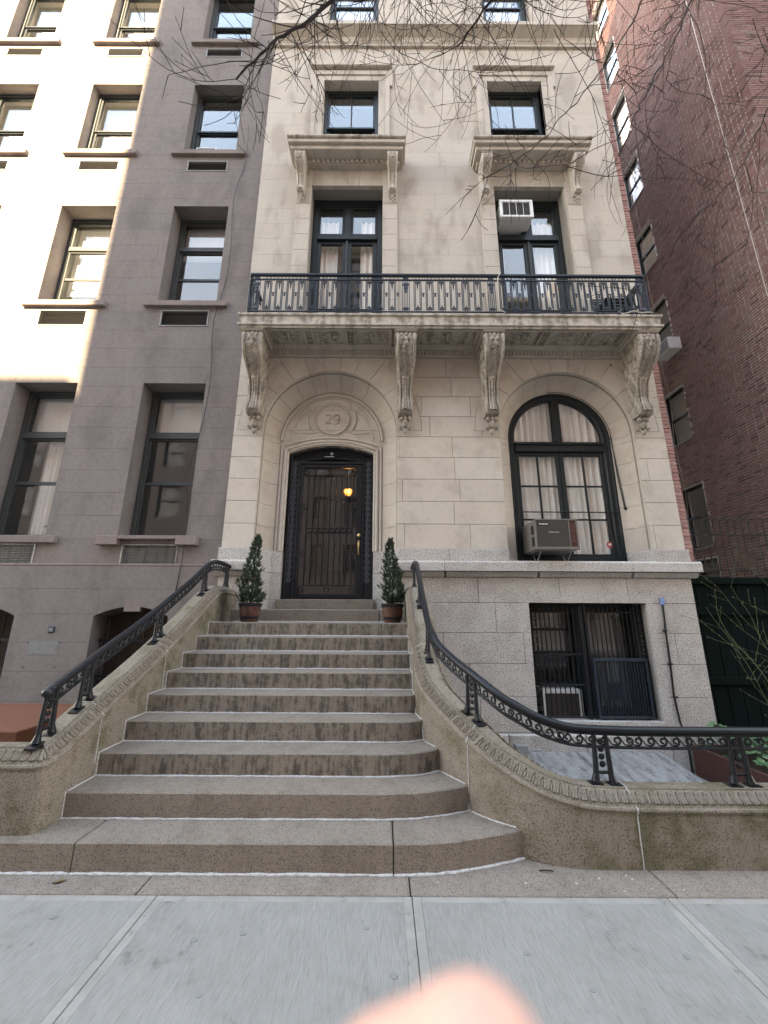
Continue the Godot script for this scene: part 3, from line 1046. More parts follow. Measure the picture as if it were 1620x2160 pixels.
func _upper_floors(t: Node3D) -> void:
	var z := ZF
	var cut := [rect(-1.53, 6.0, -0.06, 10.2), rect(2.24, 6.0, 3.68, 10.2), rect(-1.40, 10.95, -0.17, 13.3), rect(2.27, 10.95, 3.50, 13.3)]
	var ys := [6.14]
	while ys[-1] < 14.3:
		ys.append(ys[-1] + 0.387)
	ys.append(14.66)
	ashlar(t, "block", HX0, HX1, ys, 1.05, cut, z, 0.05, 0.003, 0.0, M.lime_up)
	# top storey
	var y2 := [15.02, 15.45, 15.88, 16.31, 16.74, 17.17, 17.6, 18.03, 18.6]
	ashlar(t, "block", HX0, HX1, y2, 1.05, [rect(-1.38, 15.25, -0.2, 17.2), rect(2.33, 15.3, 3.45, 17.2)], z, 0.05, 0.003, 0.0, M.lime_up)
	# reveals of the openings
	for o in [[-1.53, 6.5, -0.06, 10.2], [2.24, 6.5, 3.68, 10.2], [-1.40, 10.95, -0.17, 13.3], [2.27, 10.95, 3.50, 13.3], [-1.38, 15.25, -0.2, 17.2], [2.33, 15.3, 3.45, 17.2]]:
		var b := B.new()
		b.quad(Vector3(o[0], o[1], z - 0.45), Vector3(o[0], o[1], z - 0.002), Vector3(o[0], o[3], z - 0.002), Vector3(o[0], o[3], z - 0.45))
		b.quad(Vector3(o[2], o[1], z - 0.002), Vector3(o[2], o[1], z - 0.45), Vector3(o[2], o[3], z - 0.45), Vector3(o[2], o[3], z - 0.002))
		b.quad(Vector3(o[0], o[3], z - 0.45), Vector3(o[0], o[3], z - 0.002), Vector3(o[2], o[3], z - 0.002), Vector3(o[2], o[3], z - 0.45))
		b.quad(Vector3(o[0], o[1], z - 0.002), Vector3(o[0], o[1], z - 0.45), Vector3(o[2], o[1], z - 0.45), Vector3(o[2], o[1], z - 0.002))
		part(t, "reveal", b, M.lime_up[0])
	# second floor: tall casements behind the balcony, pilasters, scrolled brackets and hoods
	var tg := tongue(0.07, 0.1, 0.045)
	for c in [-0.795, 2.96]:
		for s in [-1.0, 1.0]:
			var yy := 6.6
			while yy < 9.7:
				var h := minf(0.387, 9.72 - yy)
				var xa: float = c + s * 0.735
				var xb: float = c + s * 1.03
				var b := B.new()
				b.cbox(Vector3(minf(xa, xb), yy + 0.0015, z - 0.02), Vector3(maxf(xa, xb), yy + h - 0.0015, z + 0.05), 0.004)
				part(t, "pilaster_block", b, M.lime_up[rng.randi() % 4])
				yy += 0.387
			part(t, "pilaster_block", one_box(Vector3(minf(c + s * 0.735, c + s * 1.03), 9.722, z - 0.02), Vector3(maxf(c + s * 0.735, c + s * 1.03), 10.62, z + 0.05), 0.004), M.lime_up[1])
			console(t, "console", Vector3(c + s * 0.93, 10.62, z + 0.05), 0.2, 0.92, 0.36, M.lime_trim)
		# flat-arched head stones between the brackets
		for k in 6:
			var p := PackedVector2Array()
			var a := -0.735 + 1.47 * k / 6.0
			var e := -0.735 + 1.47 * (k + 1) / 6.0
			p.append(Vector2(c + a + 0.002, 10.2)); p.append(Vector2(c + e - 0.002, 10.2))
			p.append(Vector2(c + e * 1.12 - 0.002, 10.62)); p.append(Vector2(c + a * 1.12 + 0.002, 10.62))
			var b := B.new()
			b.prism(p, z - 0.02, z + 0.03, 0.002)
			part(t, "head_stone", b, M.lime_up[rng.randi() % 4])
		var hood := B.new()
		var hx0: float = c - 1.2
		var hx1: float = c + 1.2
		hood.cbox(Vector3(hx0 + 0.12, 10.62, z - 0.02), Vector3(hx1 - 0.12, 10.76, z + 0.16), 0.008)
		hood.cbox(Vector3(hx0 + 0.06, 10.70, z - 0.02), Vector3(hx1 - 0.06, 10.80, z + 0.38), 0.01)
		hood.cbox(Vector3(hx0 + 0.02, 10.801, z - 0.02), Vector3(hx1 - 0.02, 10.89, z + 0.44), 0.008)
		var hd := part(t, "hood", hood, M.lime_trim)
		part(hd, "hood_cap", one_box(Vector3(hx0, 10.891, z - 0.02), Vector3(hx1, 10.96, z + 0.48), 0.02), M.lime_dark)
		for k in 15:
			part(hd, "carved_tongue", tg, M.lime_trim, at(c - 0.7 + 0.1 * k, 10.67, z + 0.16))
		# casement
		var zz := z - 0.27
		var fr := B.new()
		bar(fr, c - 0.73, 6.56, c - 0.62, 10.19, zz - 0.09, zz)
		bar(fr, c + 0.62, 6.56, c + 0.73, 10.19, zz - 0.09, zz)
		bar(fr, c - 0.62, 10.02, c + 0.62, 10.19, zz - 0.09, zz)
		bar(fr, c - 0.62, 9.12, c + 0.62, 9.26, zz - 0.09, zz + 0.03)
		bar(fr, c - 0.07, 9.26, c + 0.07, 10.02, zz - 0.09, zz - 0.01)
		var cs := part(t, "casement_frame", fr, M.frame)
		sash(cs, "transom_light", c - 0.62, 9.26, c - 0.07, 10.02, zz - 0.02, 0.045, [], [], M.frame)
		sash(cs, "transom_light", c + 0.07, 9.26, c + 0.62, 10.02, zz - 0.02, 0.045, [], [], M.frame)
		sash(cs, "casement", c - 0.62, 6.58, c - 0.005, 9.12, zz - 0.02, 0.085, [], [7.45], M.frame, 0.03)
		sash(cs, "casement", c + 0.005, 6.58, c + 0.62, 9.12, zz - 0.02, 0.085, [], [7.45], M.frame, 0.03)
		part(cs, "meeting_bar", one_box(Vector3(c - 0.022, 6.7, zz - 0.02), Vector3(c + 0.022, 9.1, zz + 0.015), 0.006), M.frame_grey)
	part(t, "curtain", curtain(-1.42, -1.0, 6.6, 9.8, z - 0.46), M.cloth)
	part(t, "curtain", curtain(-0.52, -0.16, 6.6, 9.8, z - 0.46), M.cloth)
	part(t, "curtain", curtain(3.1, 3.58, 6.6, 9.8, z - 0.46), M.cloth)
	part(t, "curtain", curtain(2.33, 2.5, 6.6, 9.8, z - 0.46), M.cloth)
	# third floor: sash windows in eared surrounds
	for c in [-0.785, 2.885]:
		var ox: float = 0.615
		for l in [[0.0, 0.24, 0.03], [0.155, 0.09, 0.055]]:
			var o: float = l[0]
			var w: float = l[1]
			var q := B.new()
			q.cbox(Vector3(c - ox - o - w, 10.95, z - 0.02), Vector3(c - ox - o, 13.3 + o, z + l[2]), 0.005)
			q.cbox(Vector3(c + ox + o, 10.95, z - 0.02), Vector3(c + ox + o + w, 13.3 + o, z + l[2]), 0.005)
			q.cbox(Vector3(c - ox - o - w, 13.3 + o + 0.001, z - 0.02), Vector3(c + ox + o + w, 13.3 + o + w + 0.04, z + l[2]), 0.005)
			part(t, "surround", q, M.lime_up[1])
		for s in [-1.0, 1.0]:
			part(t, "surround_ear", one_box(Vector3(c + s * 0.89 - 0.03, 13.1, z - 0.02), Vector3(c + s * 0.89 + 0.03, 13.64, z + 0.054), 0.005), M.lime_up[1])
		part(t, "drip_mould", one_box(Vector3(c - 0.93, 13.64, z - 0.02), Vector3(c + 0.93, 13.69, z + 0.12), 0.012), M.lime_trim)
		var zz := z - 0.16
		var fr := B.new()
		bar(fr, c - 0.61, 10.97, c - 0.54, 13.29, zz - 0.1, zz)
		bar(fr, c + 0.54, 10.97, c + 0.61, 13.29, zz - 0.1, zz)
		bar(fr, c - 0.54, 13.2, c + 0.54, 13.29, zz - 0.1, zz)
		var cs := part(t, "sash_frame", fr, M.frame)
		sash(cs, "sash", c - 0.54, 12.14, c + 0.54, 13.2, zz - 0.02, 0.05, [c], [], M.frame, 0.03)
		sash(cs, "sash", c - 0.54, 11.0, c + 0.54, 12.2, zz - 0.065, 0.06, [c], [], M.frame, 0.03)
	# fourth floor
	for w in [[-1.38, -0.2, 15.25], [2.33, 3.45, 15.3]]:
		var zz := z - 0.16
		var fr := B.new()
		bar(fr, w[0], w[2], w[0] + 0.07, 17.19, zz - 0.1, zz)
		bar(fr, w[1] - 0.07, w[2], w[1], 17.19, zz - 0.1, zz)
		bar(fr, w[0] + 0.07, w[2], w[1] - 0.07, w[2] + 0.09, zz - 0.1, zz)
		var cs := part(t, "sash_frame", fr, M.frame)
		sash(cs, "sash", w[0] + 0.07, w[2] + 0.09, w[1] - 0.07, 16.3, zz - 0.02, 0.06, [], [], M.frame)
		sash(cs, "sash", w[0] + 0.07, 16.3, w[1] - 0.07, 17.19, zz - 0.06, 0.06, [], [], M.frame)
		part(t, "blind", one_box(Vector3(w[0] + 0.05, w[2] + 0.5, z - 0.5), Vector3(w[1] - 0.05, 17.2, z - 0.49)), M.blind)
	# string course with a carved band
	var cor := B.new()
	cor.prismx(PackedVector2Array([Vector2(z - 0.02, 14.42), Vector2(z + 0.05, 14.42), Vector2(z + 0.055, 14.46), Vector2(z + 0.02, 14.48), Vector2(z + 0.02, 14.52), Vector2(z + 0.045, 14.56), Vector2(z + 0.03, 14.58), Vector2(z + 0.03, 14.76), Vector2(z + 0.07, 14.79), Vector2(z + 0.17, 14.86), Vector2(z + 0.20, 14.87), Vector2(z + 0.20, 14.98), Vector2(z - 0.02, 15.01)]), HX0 - 0.04, HX1 + 0.04)
	var cn := part(t, "string_course", cor, M.lime_trim)
	var curl := B.new()
	for i in 2:
		curl.ring(Vector3(0.075 * i, 0, 0), 0.055, 0.014, Basis(), 10, 4)
	var curl_m := curl.mesh()
	var span := 0.0
	while HX0 + 0.1 + span < HX1 - 0.1:
		var seg := fmod(span, 1.85)
		if seg < 0.9:
			part(cn, "carved_ring", curl_m, M.lime_trim, at(HX0 + 0.12 + span, 14.67, z + 0.035))
		span += 0.15

func _entrance(t: Node3D) -> void:
	var zt := ZF - 0.34
	var door := seg_arch(DC - 0.755, DC + 0.755, 1.5, 4.40, 0.16)
	var disc := arch(DC, 2.63, SPRING, 0.925)
	var cells := []
	var ys := [2.63, 3.035, 3.42, 3.81, 4.20]
	for i in 4:
		cells.append(rect(DC - 0.95, ys[i], DC, ys[i + 1]))
		cells.append(rect(DC, ys[i], DC + 0.95, ys[i + 1]))
	var xs := [-0.95, -0.48, -0.16, 0.16, 0.48, 0.95]
	for i in 5:
		cells.append(rect(DC + xs[i], 4.20, DC + xs[i + 1], 4.86))
	cells.append(rect(DC - 0.95, 4.86, DC - 0.42, 5.27))
	cells.append(rect(DC - 0.42, 4.86, DC + 0.42, 5.27))
	cells.append(rect(DC + 0.42, 4.86, DC + 0.95, 5.27))
	cells.append(rect(DC - 0.95, 5.27, DC, 5.7))
	cells.append(rect(DC, 5.27, DC + 0.95, 5.7))
	for c in cells:
		var c2 := PackedVector2Array([c[0] + Vector2(0.0025, 0.0025), c[1] + Vector2(-0.0025, 0.0025), c[2] + Vector2(-0.0025, -0.0025), c[3] + Vector2(0.0025, -0.0025)])
		for p in Geometry2D.intersect_polygons(c2, disc):
			for q in Geometry2D.clip_polygons(p, door):
				var k := clean(q)
				if k.size() > 2 and area(k) > 0.003:
					var b := B.new()
					b.prism(k, zt - 0.2, zt, 0.002)
					part(t, "entrance_stone", b, M.lime[rng.randi() % 4])
	# backing of the joints
	for q in Geometry2D.clip_polygons(disc, door):
		var b := B.new()
		b.prism(clean(q), zt - 0.22, zt - 0.012)
		part(t, "joint_bed", b, M.joint)
	# mouldings round the tympanum
	for ringdef in [[0.915, 0.028, 0.01], [0.865, 0.016, 0.0], [0.74, 0.014, 0.0]]:
		var pts := PackedVector3Array()
		for i in 33:
			var g := PI * i / 32.0
			pts.append(Vector3(DC + cos(g) * ringdef[0], SPRING - 0.06 + sin(g) * ringdef[0], zt + ringdef[2]))
		var b := B.new()
		b.tube(pts, ringdef[1], 8)
		part(t, "arch_moulding", b, M.lime[0])
	# mouldings that frame the doorway: jamb rolls and a flat arch over the head
	for m in [[0.78, 0.022], [0.825, 0.035], [0.89, 0.026]]:
		var pts := PackedVector3Array([Vector3(DC - m[0], 2.63, zt), Vector3(DC - m[0], 4.40 + (m[0] - 0.755), zt)])
		for i in range(1, 24):
			var u := lerpf(-1.0, 1.0, i / 24.0)
			pts.append(Vector3(DC + u * m[0], 4.40 + (m[0] - 0.755) + 0.17 * (1.0 - u * u), zt))
		pts.append(Vector3(DC + m[0], 4.40 + (m[0] - 0.755), zt))
		pts.append(Vector3(DC + m[0], 2.63, zt))
		var b := B.new()
		b.tube(pts, m[1], 8)
		part(t, "door_moulding", b, M.lime[1])
	# cartouche with the number
	var car := B.new()
	car.ring(Vector3(DC, 5.08, zt + 0.004), 0.30, 0.02, Basis(), 32, 6)
	car.ring(Vector3(DC, 5.08, zt + 0.002), 0.335, 0.01, Basis(), 32, 6)
	for s in [-1.0, 1.0]:
		var pts := PackedVector3Array()
		var rad := []
		for i in 13:
			var g := lerpf(-0.75, 0.85, i / 12.0)
			pts.append(Vector3(DC + s * (0.02 + cos(g) * 0.40), 5.08 + sin(g) * 0.40, zt + 0.004))
			rad.append(0.006 + 0.022 * sin(PI * i / 12.0))
		car.tube(pts, rad, 6)
		var foot := PackedVector3Array([Vector3(DC + s * 0.25, 4.83, zt), Vector3(DC + s * 0.4, 4.79, zt), Vector3(DC + s * 0.66, 4.80, zt), Vector3(DC + s * 0.70, 4.84, zt), Vector3(DC + s * 0.66, 5.02, zt), Vector3(DC + s * 0.58, 5.2, zt), Vector3(DC + s * 0.44, 5.36, zt)])
		car.tube(foot, 0.012, 6)
	part(t, "cartouche", car, M.lime[2])
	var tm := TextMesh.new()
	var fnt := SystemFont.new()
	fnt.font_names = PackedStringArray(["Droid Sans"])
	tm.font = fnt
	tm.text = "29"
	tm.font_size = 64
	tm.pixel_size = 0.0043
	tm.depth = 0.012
	part(t, "number", tm, M.lime_dark, at(DC, 5.08, zt + 0.004))  # raised numerals; the darker stone stands in for shade in engraved cuts
	# threshold
	part(t, "threshold", one_box(Vector3(DC - 0.80, 1.5, ZF - 0.55), Vector3(DC + 0.80, 1.835, ZF - 0.245), 0.01), M.tread[0])
	# wrought-iron door: frame, side panels of ringed crosses, glazed leaf with bars
	var zd := ZF - 0.45
	var fr := B.new()
	for s in [-1.0, 1.0]:
		bar(fr, DC + s * 0.735 - 0.022, 1.84, DC + s * 0.735 + 0.022, 4.41, zd - 0.06, zd + 0.02)
		bar(fr, DC + s * 0.585 - 0.02, 1.84, DC + s * 0.585 + 0.02, 4.3, zd - 0.06, zd + 0.02)
		fr.box(Vector3(DC + s * 0.66 - 0.055, 1.84, zd - 0.05), Vector3(DC + s * 0.66 + 0.055, 4.4, zd - 0.03))
		bar(fr, DC + s * 0.66 - 0.055, 1.85, DC + s * 0.66 + 0.055, 2.1, zd - 0.03, zd + 0.005)
	bar(fr, DC - 0.565, 4.24, DC + 0.565, 4.29, zd - 0.06, zd + 0.02)
	fr.box(Vector3(DC - 0.6, 4.29, zd - 0.05), Vector3(DC + 0.6, 4.56, zd - 0.03))
	for m in [[0.565, 4.29, 0.06], [0.735, 4.385, 0.155]]:
		var pts := PackedVector3Array()
		for i in 17:
			var u := lerpf(-1.0, 1.0, i / 16.0)
			pts.append(Vector3(DC + u * m[0], m[1] + m[2] * (1.0 - u * u), zd))
		fr.tube(pts, 0.022, 6)
	var gate := part(t, "door_frame", fr, M.iron)
	var orn := B.new()
	orn.ring(Vector3.ZERO, 0.043, 0.008, Basis(), 14, 5)
	orn.ring(Vector3.ZERO, 0.02, 0.005, Basis(), 10, 4)
	orn.tube(PackedVector3Array([Vector3(-0.05, 0, 0), Vector3(0.05, 0, 0)]), 0.006, 5)
	orn.tube(PackedVector3Array([Vector3(0, -0.05, 0), Vector3(0, 0.05, 0)]), 0.006, 5)
	var orn_m := orn.mesh()
	for s in [-1.0, 1.0]:
		for k in 21:
			part(gate, "ring_ornament", orn_m, M.ornament, at(DC + s * 0.66, 2.16 + k * 0.104, zd + 0.004))
	var scroll := B.new()
	for k in 11:
		scroll.ring(Vector3(DC - 0.5 + k * 0.1, 4.37 + 0.05 * (1.0 - pow((k - 5) / 5.0, 2)), zd - 0.012), 0.036, 0.007, Basis(), 10, 4)
	part(gate, "head_scrolls", scroll, M.iron)
	# leaf
	var leaf := B.new()
	bar(leaf, DC - 0.56, 1.86, DC - 0.505, 4.235, zd - 0.05, zd + 0.005)
	bar(leaf, DC + 0.46, 1.86, DC + 0.56, 4.235, zd - 0.05, zd + 0.005)
	bar(leaf, DC - 0.505, 1.86, DC + 0.46, 1.93, zd - 0.05, zd + 0.005)
	bar(leaf, DC - 0.505, 4.17, DC + 0.46, 4.235, zd - 0.05, zd + 0.005)
	var dl := part(t, "door_leaf", leaf, M.iron)
	for k in 9:
		var b := B.new()
		b.tube(PackedVector3Array([Vector3(DC - 0.41 + k * 0.1, 2.07, zd - 0.01), Vector3(DC - 0.41 + k * 0.1, 4.03, zd - 0.01)]), 0.0115, 6)
		part(dl, "bar", b, M.iron)
	var hb := B.new()
	for y in [2.07, 4.03]:
		hb.tube(PackedVector3Array([Vector3(DC - 0.505, y, zd - 0.01), Vector3(DC + 0.46, y, zd - 0.01)]), 0.009, 6)
	part(dl, "cross_bar", hb, M.iron)
	var rg := B.new()
	rg.ring(Vector3.ZERO, 0.042, 0.0095, Basis(), 14, 5)
	var rg_m := rg.mesh()
	for k in 8:
		part(dl, "ring", rg_m, M.iron, at(DC - 0.36 + k * 0.1, 3.02, zd + 0.004))
	for p in [[-0.45, 2.0], [0.4, 2.0], [-0.02, 2.0], [-0.45, 4.1], [0.4, 4.1], [-0.02, 4.1], [-0.46, 3.45], [0.41, 3.45], [-0.46, 2.62], [0.41, 2.62]]:
		part(dl, "ring", rg_m, M.iron, at(DC + p[0], p[1], zd - 0.006))
	part(dl, "pane", one_box(Vector3(DC - 0.505, 1.93, zd - 0.035), Vector3(DC + 0.46, 4.17, zd - 0.03)), M.door_glass)
	# brass latch
	var h := B.new()
	h.lathe(PackedVector2Array([Vector2(0.0, -0.01), Vector2(0.03, -0.008), Vector2(0.032, 0.0), Vector2(0.022, 0.015), Vector2(0.0, 0.018)]), Vector3.ZERO, 14)
	var hm := B.new()
	var turn := Transform3D(Basis(Vector3.RIGHT, PI / 2), Vector3(DC + 0.515, 2.93, zd + 0.012))
	hm.add(h, turn)
	hm.tube(PackedVector3Array([Vector3(DC + 0.515, 2.80, zd + 0.008), Vector3(DC + 0.515, 2.77, zd + 0.035), Vector3(DC + 0.515, 2.72, zd + 0.045), Vector3(DC + 0.515, 2.66, zd + 0.04), Vector3(DC + 0.515, 2.60, zd + 0.008)]), [0.014, 0.010, 0.009, 0.010, 0.013], 8)
	hm.cbox(Vector3(DC + 0.495, 2.74, zd + 0.002), Vector3(DC + 0.535, 2.84, zd + 0.012), 0.004)
	part(dl, "latch_handle", hm, M.brass)
	# closer / camera over the door
	var cm := B.new()
	cm.cbox(Vector3(DC - 0.13, 4.345, zd + 0.02), Vector3(DC + 0.05, 4.362, zd + 0.09), 0.004)
	cm.blob(Vector3(DC, 4.42, zd + 0.04), Vector3(0.035, 0.03, 0.04))
	part(gate, "door_camera", cm, M.steel)
	# wooden inner door and a side lamp in the vestibule
	var inner := B.new()
	inner.box(Vector3(DC - 1.6, 1.83, ZF - 3.2), Vector3(DC - 0.5, 5.0, ZF - 3.1))
	inner.box(Vector3(DC + 0.55, 1.83, ZF - 3.2), Vector3(DC + 1.6, 5.0, ZF - 3.1))
	inner.box(Vector3(DC - 0.5, 4.3, ZF - 3.2), Vector3(DC + 0.55, 5.0, ZF - 3.1))
	inner.cbox(Vector3(DC - 0.5, 1.83, ZF - 3.17), Vector3(DC - 0.36, 4.3, ZF - 3.1), 0.01)
	inner.cbox(Vector3(DC + 0.41, 1.83, ZF - 3.17), Vector3(DC + 0.55, 4.3, ZF - 3.1), 0.01)
	inner.cbox(Vector3(DC - 0.36, 1.83, ZF - 3.17), Vector3(DC + 0.41, 2.6, ZF - 3.11), 0.01)
	inner.cbox(Vector3(DC - 0.36, 3.1, ZF - 3.17), Vector3(DC + 0.41, 3.25, ZF - 3.11), 0.01)
	part(t, "inner_door", inner, M.oak)
	# panelled vestibule
	var ves := B.new()
	ves.box(Vector3(DC - 1.25, 1.83, ZF - 3.1), Vector3(DC - 1.2, 5.0, ZF - 0.5))
	ves.box(Vector3(DC + 1.2, 1.83, ZF - 3.1), Vector3(DC + 1.25, 5.0, ZF - 0.5))
	ves.box(Vector3(DC - 1.25, 5.0, ZF - 3.1), Vector3(DC + 1.25, 5.05, ZF - 0.5))
	ves.box(Vector3(DC - 1.2, 1.831, ZF - 3.1), Vector3(DC + 1.2, 1.84, ZF - 0.55))
	part(t, "vestibule_panelling", ves, M.oak)

func _arched_window(t: Node3D) -> void:
	var z := ZF - 0.37
	var c := WC
	# frame: jambs and arched head swept as one bar
	var fr := B.new()
	var path := []
	for y in [2.44, 3.2, 4.0]:
		path.append([Vector2(-1, 0), Vector2(0, y)])
	for i in 29:
		var g := PI - PI * i / 28.0
		path.append([Vector2(cos(g), sin(g)), Vector2(0, SPRING)])
	for y in [4.0, 3.2, 2.44]:
		path.append([Vector2(1, 0), Vector2(0, y)])
	var rows := []
	for p in path:
		var row := PackedVector3Array()
		for q in [[0.94, z - 0.1], [0.94, z + 0.035], [0.90, z + 0.035], [0.885, z + 0.01], [0.82, z + 0.01], [0.80, z - 0.01], [0.80, z - 0.1]]:
			row.append(Vector3(c + p[0].x * q[0], p[1].y + p[0].y * q[0], q[1]))
		rows.append(row)
	fr.grid(rows, false, false, true)
	var f := part(t, "arched_frame", fr, M.frame)
	# slim iron ring of the removed shutter
	var wire := B.new()
	var wp := PackedVector3Array()
	for i in 20:
		var g := PI * 0.55 - PI * 0.55 * i / 19.0
		wp.append(Vector3(c + cos(g) * 0.945, SPRING + sin(g) * 0.945, z + 0.05))
	wp.append(Vector3(c + 0.95, 4.0, z + 0.06))
	wp.append(Vector3(c + 0.99, 3.42, z + 0.07))
	wire.tube(wp, 0.006, 5)
	wire.tube(PackedVector3Array([Vector3(c + 0.93, 4.75, z + 0.05), Vector3(c + 1.0, 3.42, z + 0.075)]), 0.006, 5)
	wire.blob(Vector3(c + 1.0, 3.40, z + 0.075), Vector3(0.025, 0.03, 0.025))
	part(f, "cable", wire, M.iron)
	var bars := B.new()
	bar(bars, c - 0.80, 4.47, c + 0.80, 4.66, z - 0.09, z + 0.02)
	bar(bars, c - 0.80, 4.60, c + 0.80, 4.63, z + 0.02, z + 0.05)
	bar(bars, c - 0.075, 4.66, c + 0.075, SPRING + 0.80, z - 0.09, z + 0.015)
	part(f, "transom", bars, M.frame)
	bars = B.new()
	bar(bars, c - 0.80, 2.44, c + 0.80, 2.55, z - 0.09, z + 0.02)
	part(f, "bottom_rail", bars, M.frame)
	# fanlight panes
	var head := arch(c, SPRING - 0.04, SPRING, 0.80)
	for s in [rect(c - 0.9, 4.66, c - 0.075, 5.6), rect(c + 0.075, 4.66, c + 0.9, 5.6)]:
		for p in Geometry2D.intersect_polygons(s, head):
			var g := B.new()
			g.prism(clean(p), z - 0.045, z - 0.04, 0.0, true)
			part(f, "pane", g, M.glass)
	sash(f, "casement", c - 0.80, 2.55, c - 0.005, 4.47, z - 0.02, 0.065, [c - 0.40], [3.22, 3.83], M.frame, 0.028)
	sash(f, "casement", c + 0.005, 2.55, c + 0.80, 4.47, z - 0.02, 0.065, [c + 0.42], [3.22, 3.83], M.frame, 0.028)
	var guard := B.new()
	guard.tube(PackedVector3Array([Vector3(c - 0.86, 3.33, z + 0.06), Vector3(c + 0.9, 3.33, z + 0.06)]), 0.011, 6)
	part(f, "guard_bar", guard, M.iron)
	# security sticker
	var st := B.new()
	var disc := PackedVector2Array()
	for i in 20:
		disc.append(Vector2(c + 0.70, 2.78) + Vector2.from_angle(TAU * i / 20.0) * 0.055)
	st.prism(disc, z - 0.0275, z - 0.024)
	var sk := part(f, "sticker", st, M.red)
	var sm := B.new()
	sm.cbox(Vector3(c + 0.675, 2.77, z - 0.0235), Vector3(c + 0.725, 2.80, z - 0.0225), 0.0004)
	part(sk, "sticker_print", sm, M.white)
	# curtains
	part(t, "curtain", curtain(c - 0.88, c - 0.02, 2.45, 5.7, z - 0.15, 0.13, 0.04, c), M.cloth)
	part(t, "curtain", curtain(c + 0.0, c + 0.88, 2.45, 5.7, z - 0.15, 0.15, 0.045, c), M.cloth)

func key_strip(h: float) -> B:
	# a column of square hooks, as in a Greek key
	var b := B.new()
	var k := int(h / 0.13)
	for i in k:
		var y := i * 0.13
		b.box(Vector3(-0.055, y, -0.008), Vector3(0.055, y + 0.012, 0.008))
		b.box(Vector3(0.043, y + 0.012, -0.008), Vector3(0.055, y + 0.095, 0.008))
		b.box(Vector3(-0.025, y + 0.083, -0.008), Vector3(0.043, y + 0.095, 0.008))
		b.box(Vector3(-0.025, y + 0.045, -0.008), Vector3(-0.013, y + 0.083, 0.008))
		b.box(Vector3(-0.055, y + 0.012, -0.008), Vector3(-0.043, y + 0.13, 0.008))
	b.box(Vector3(-0.068, 0, -0.01), Vector3(-0.056, h, 0.01))
	b.box(Vector3(0.056, 0, -0.01), Vector3(0.068, h, 0.01))
	return b

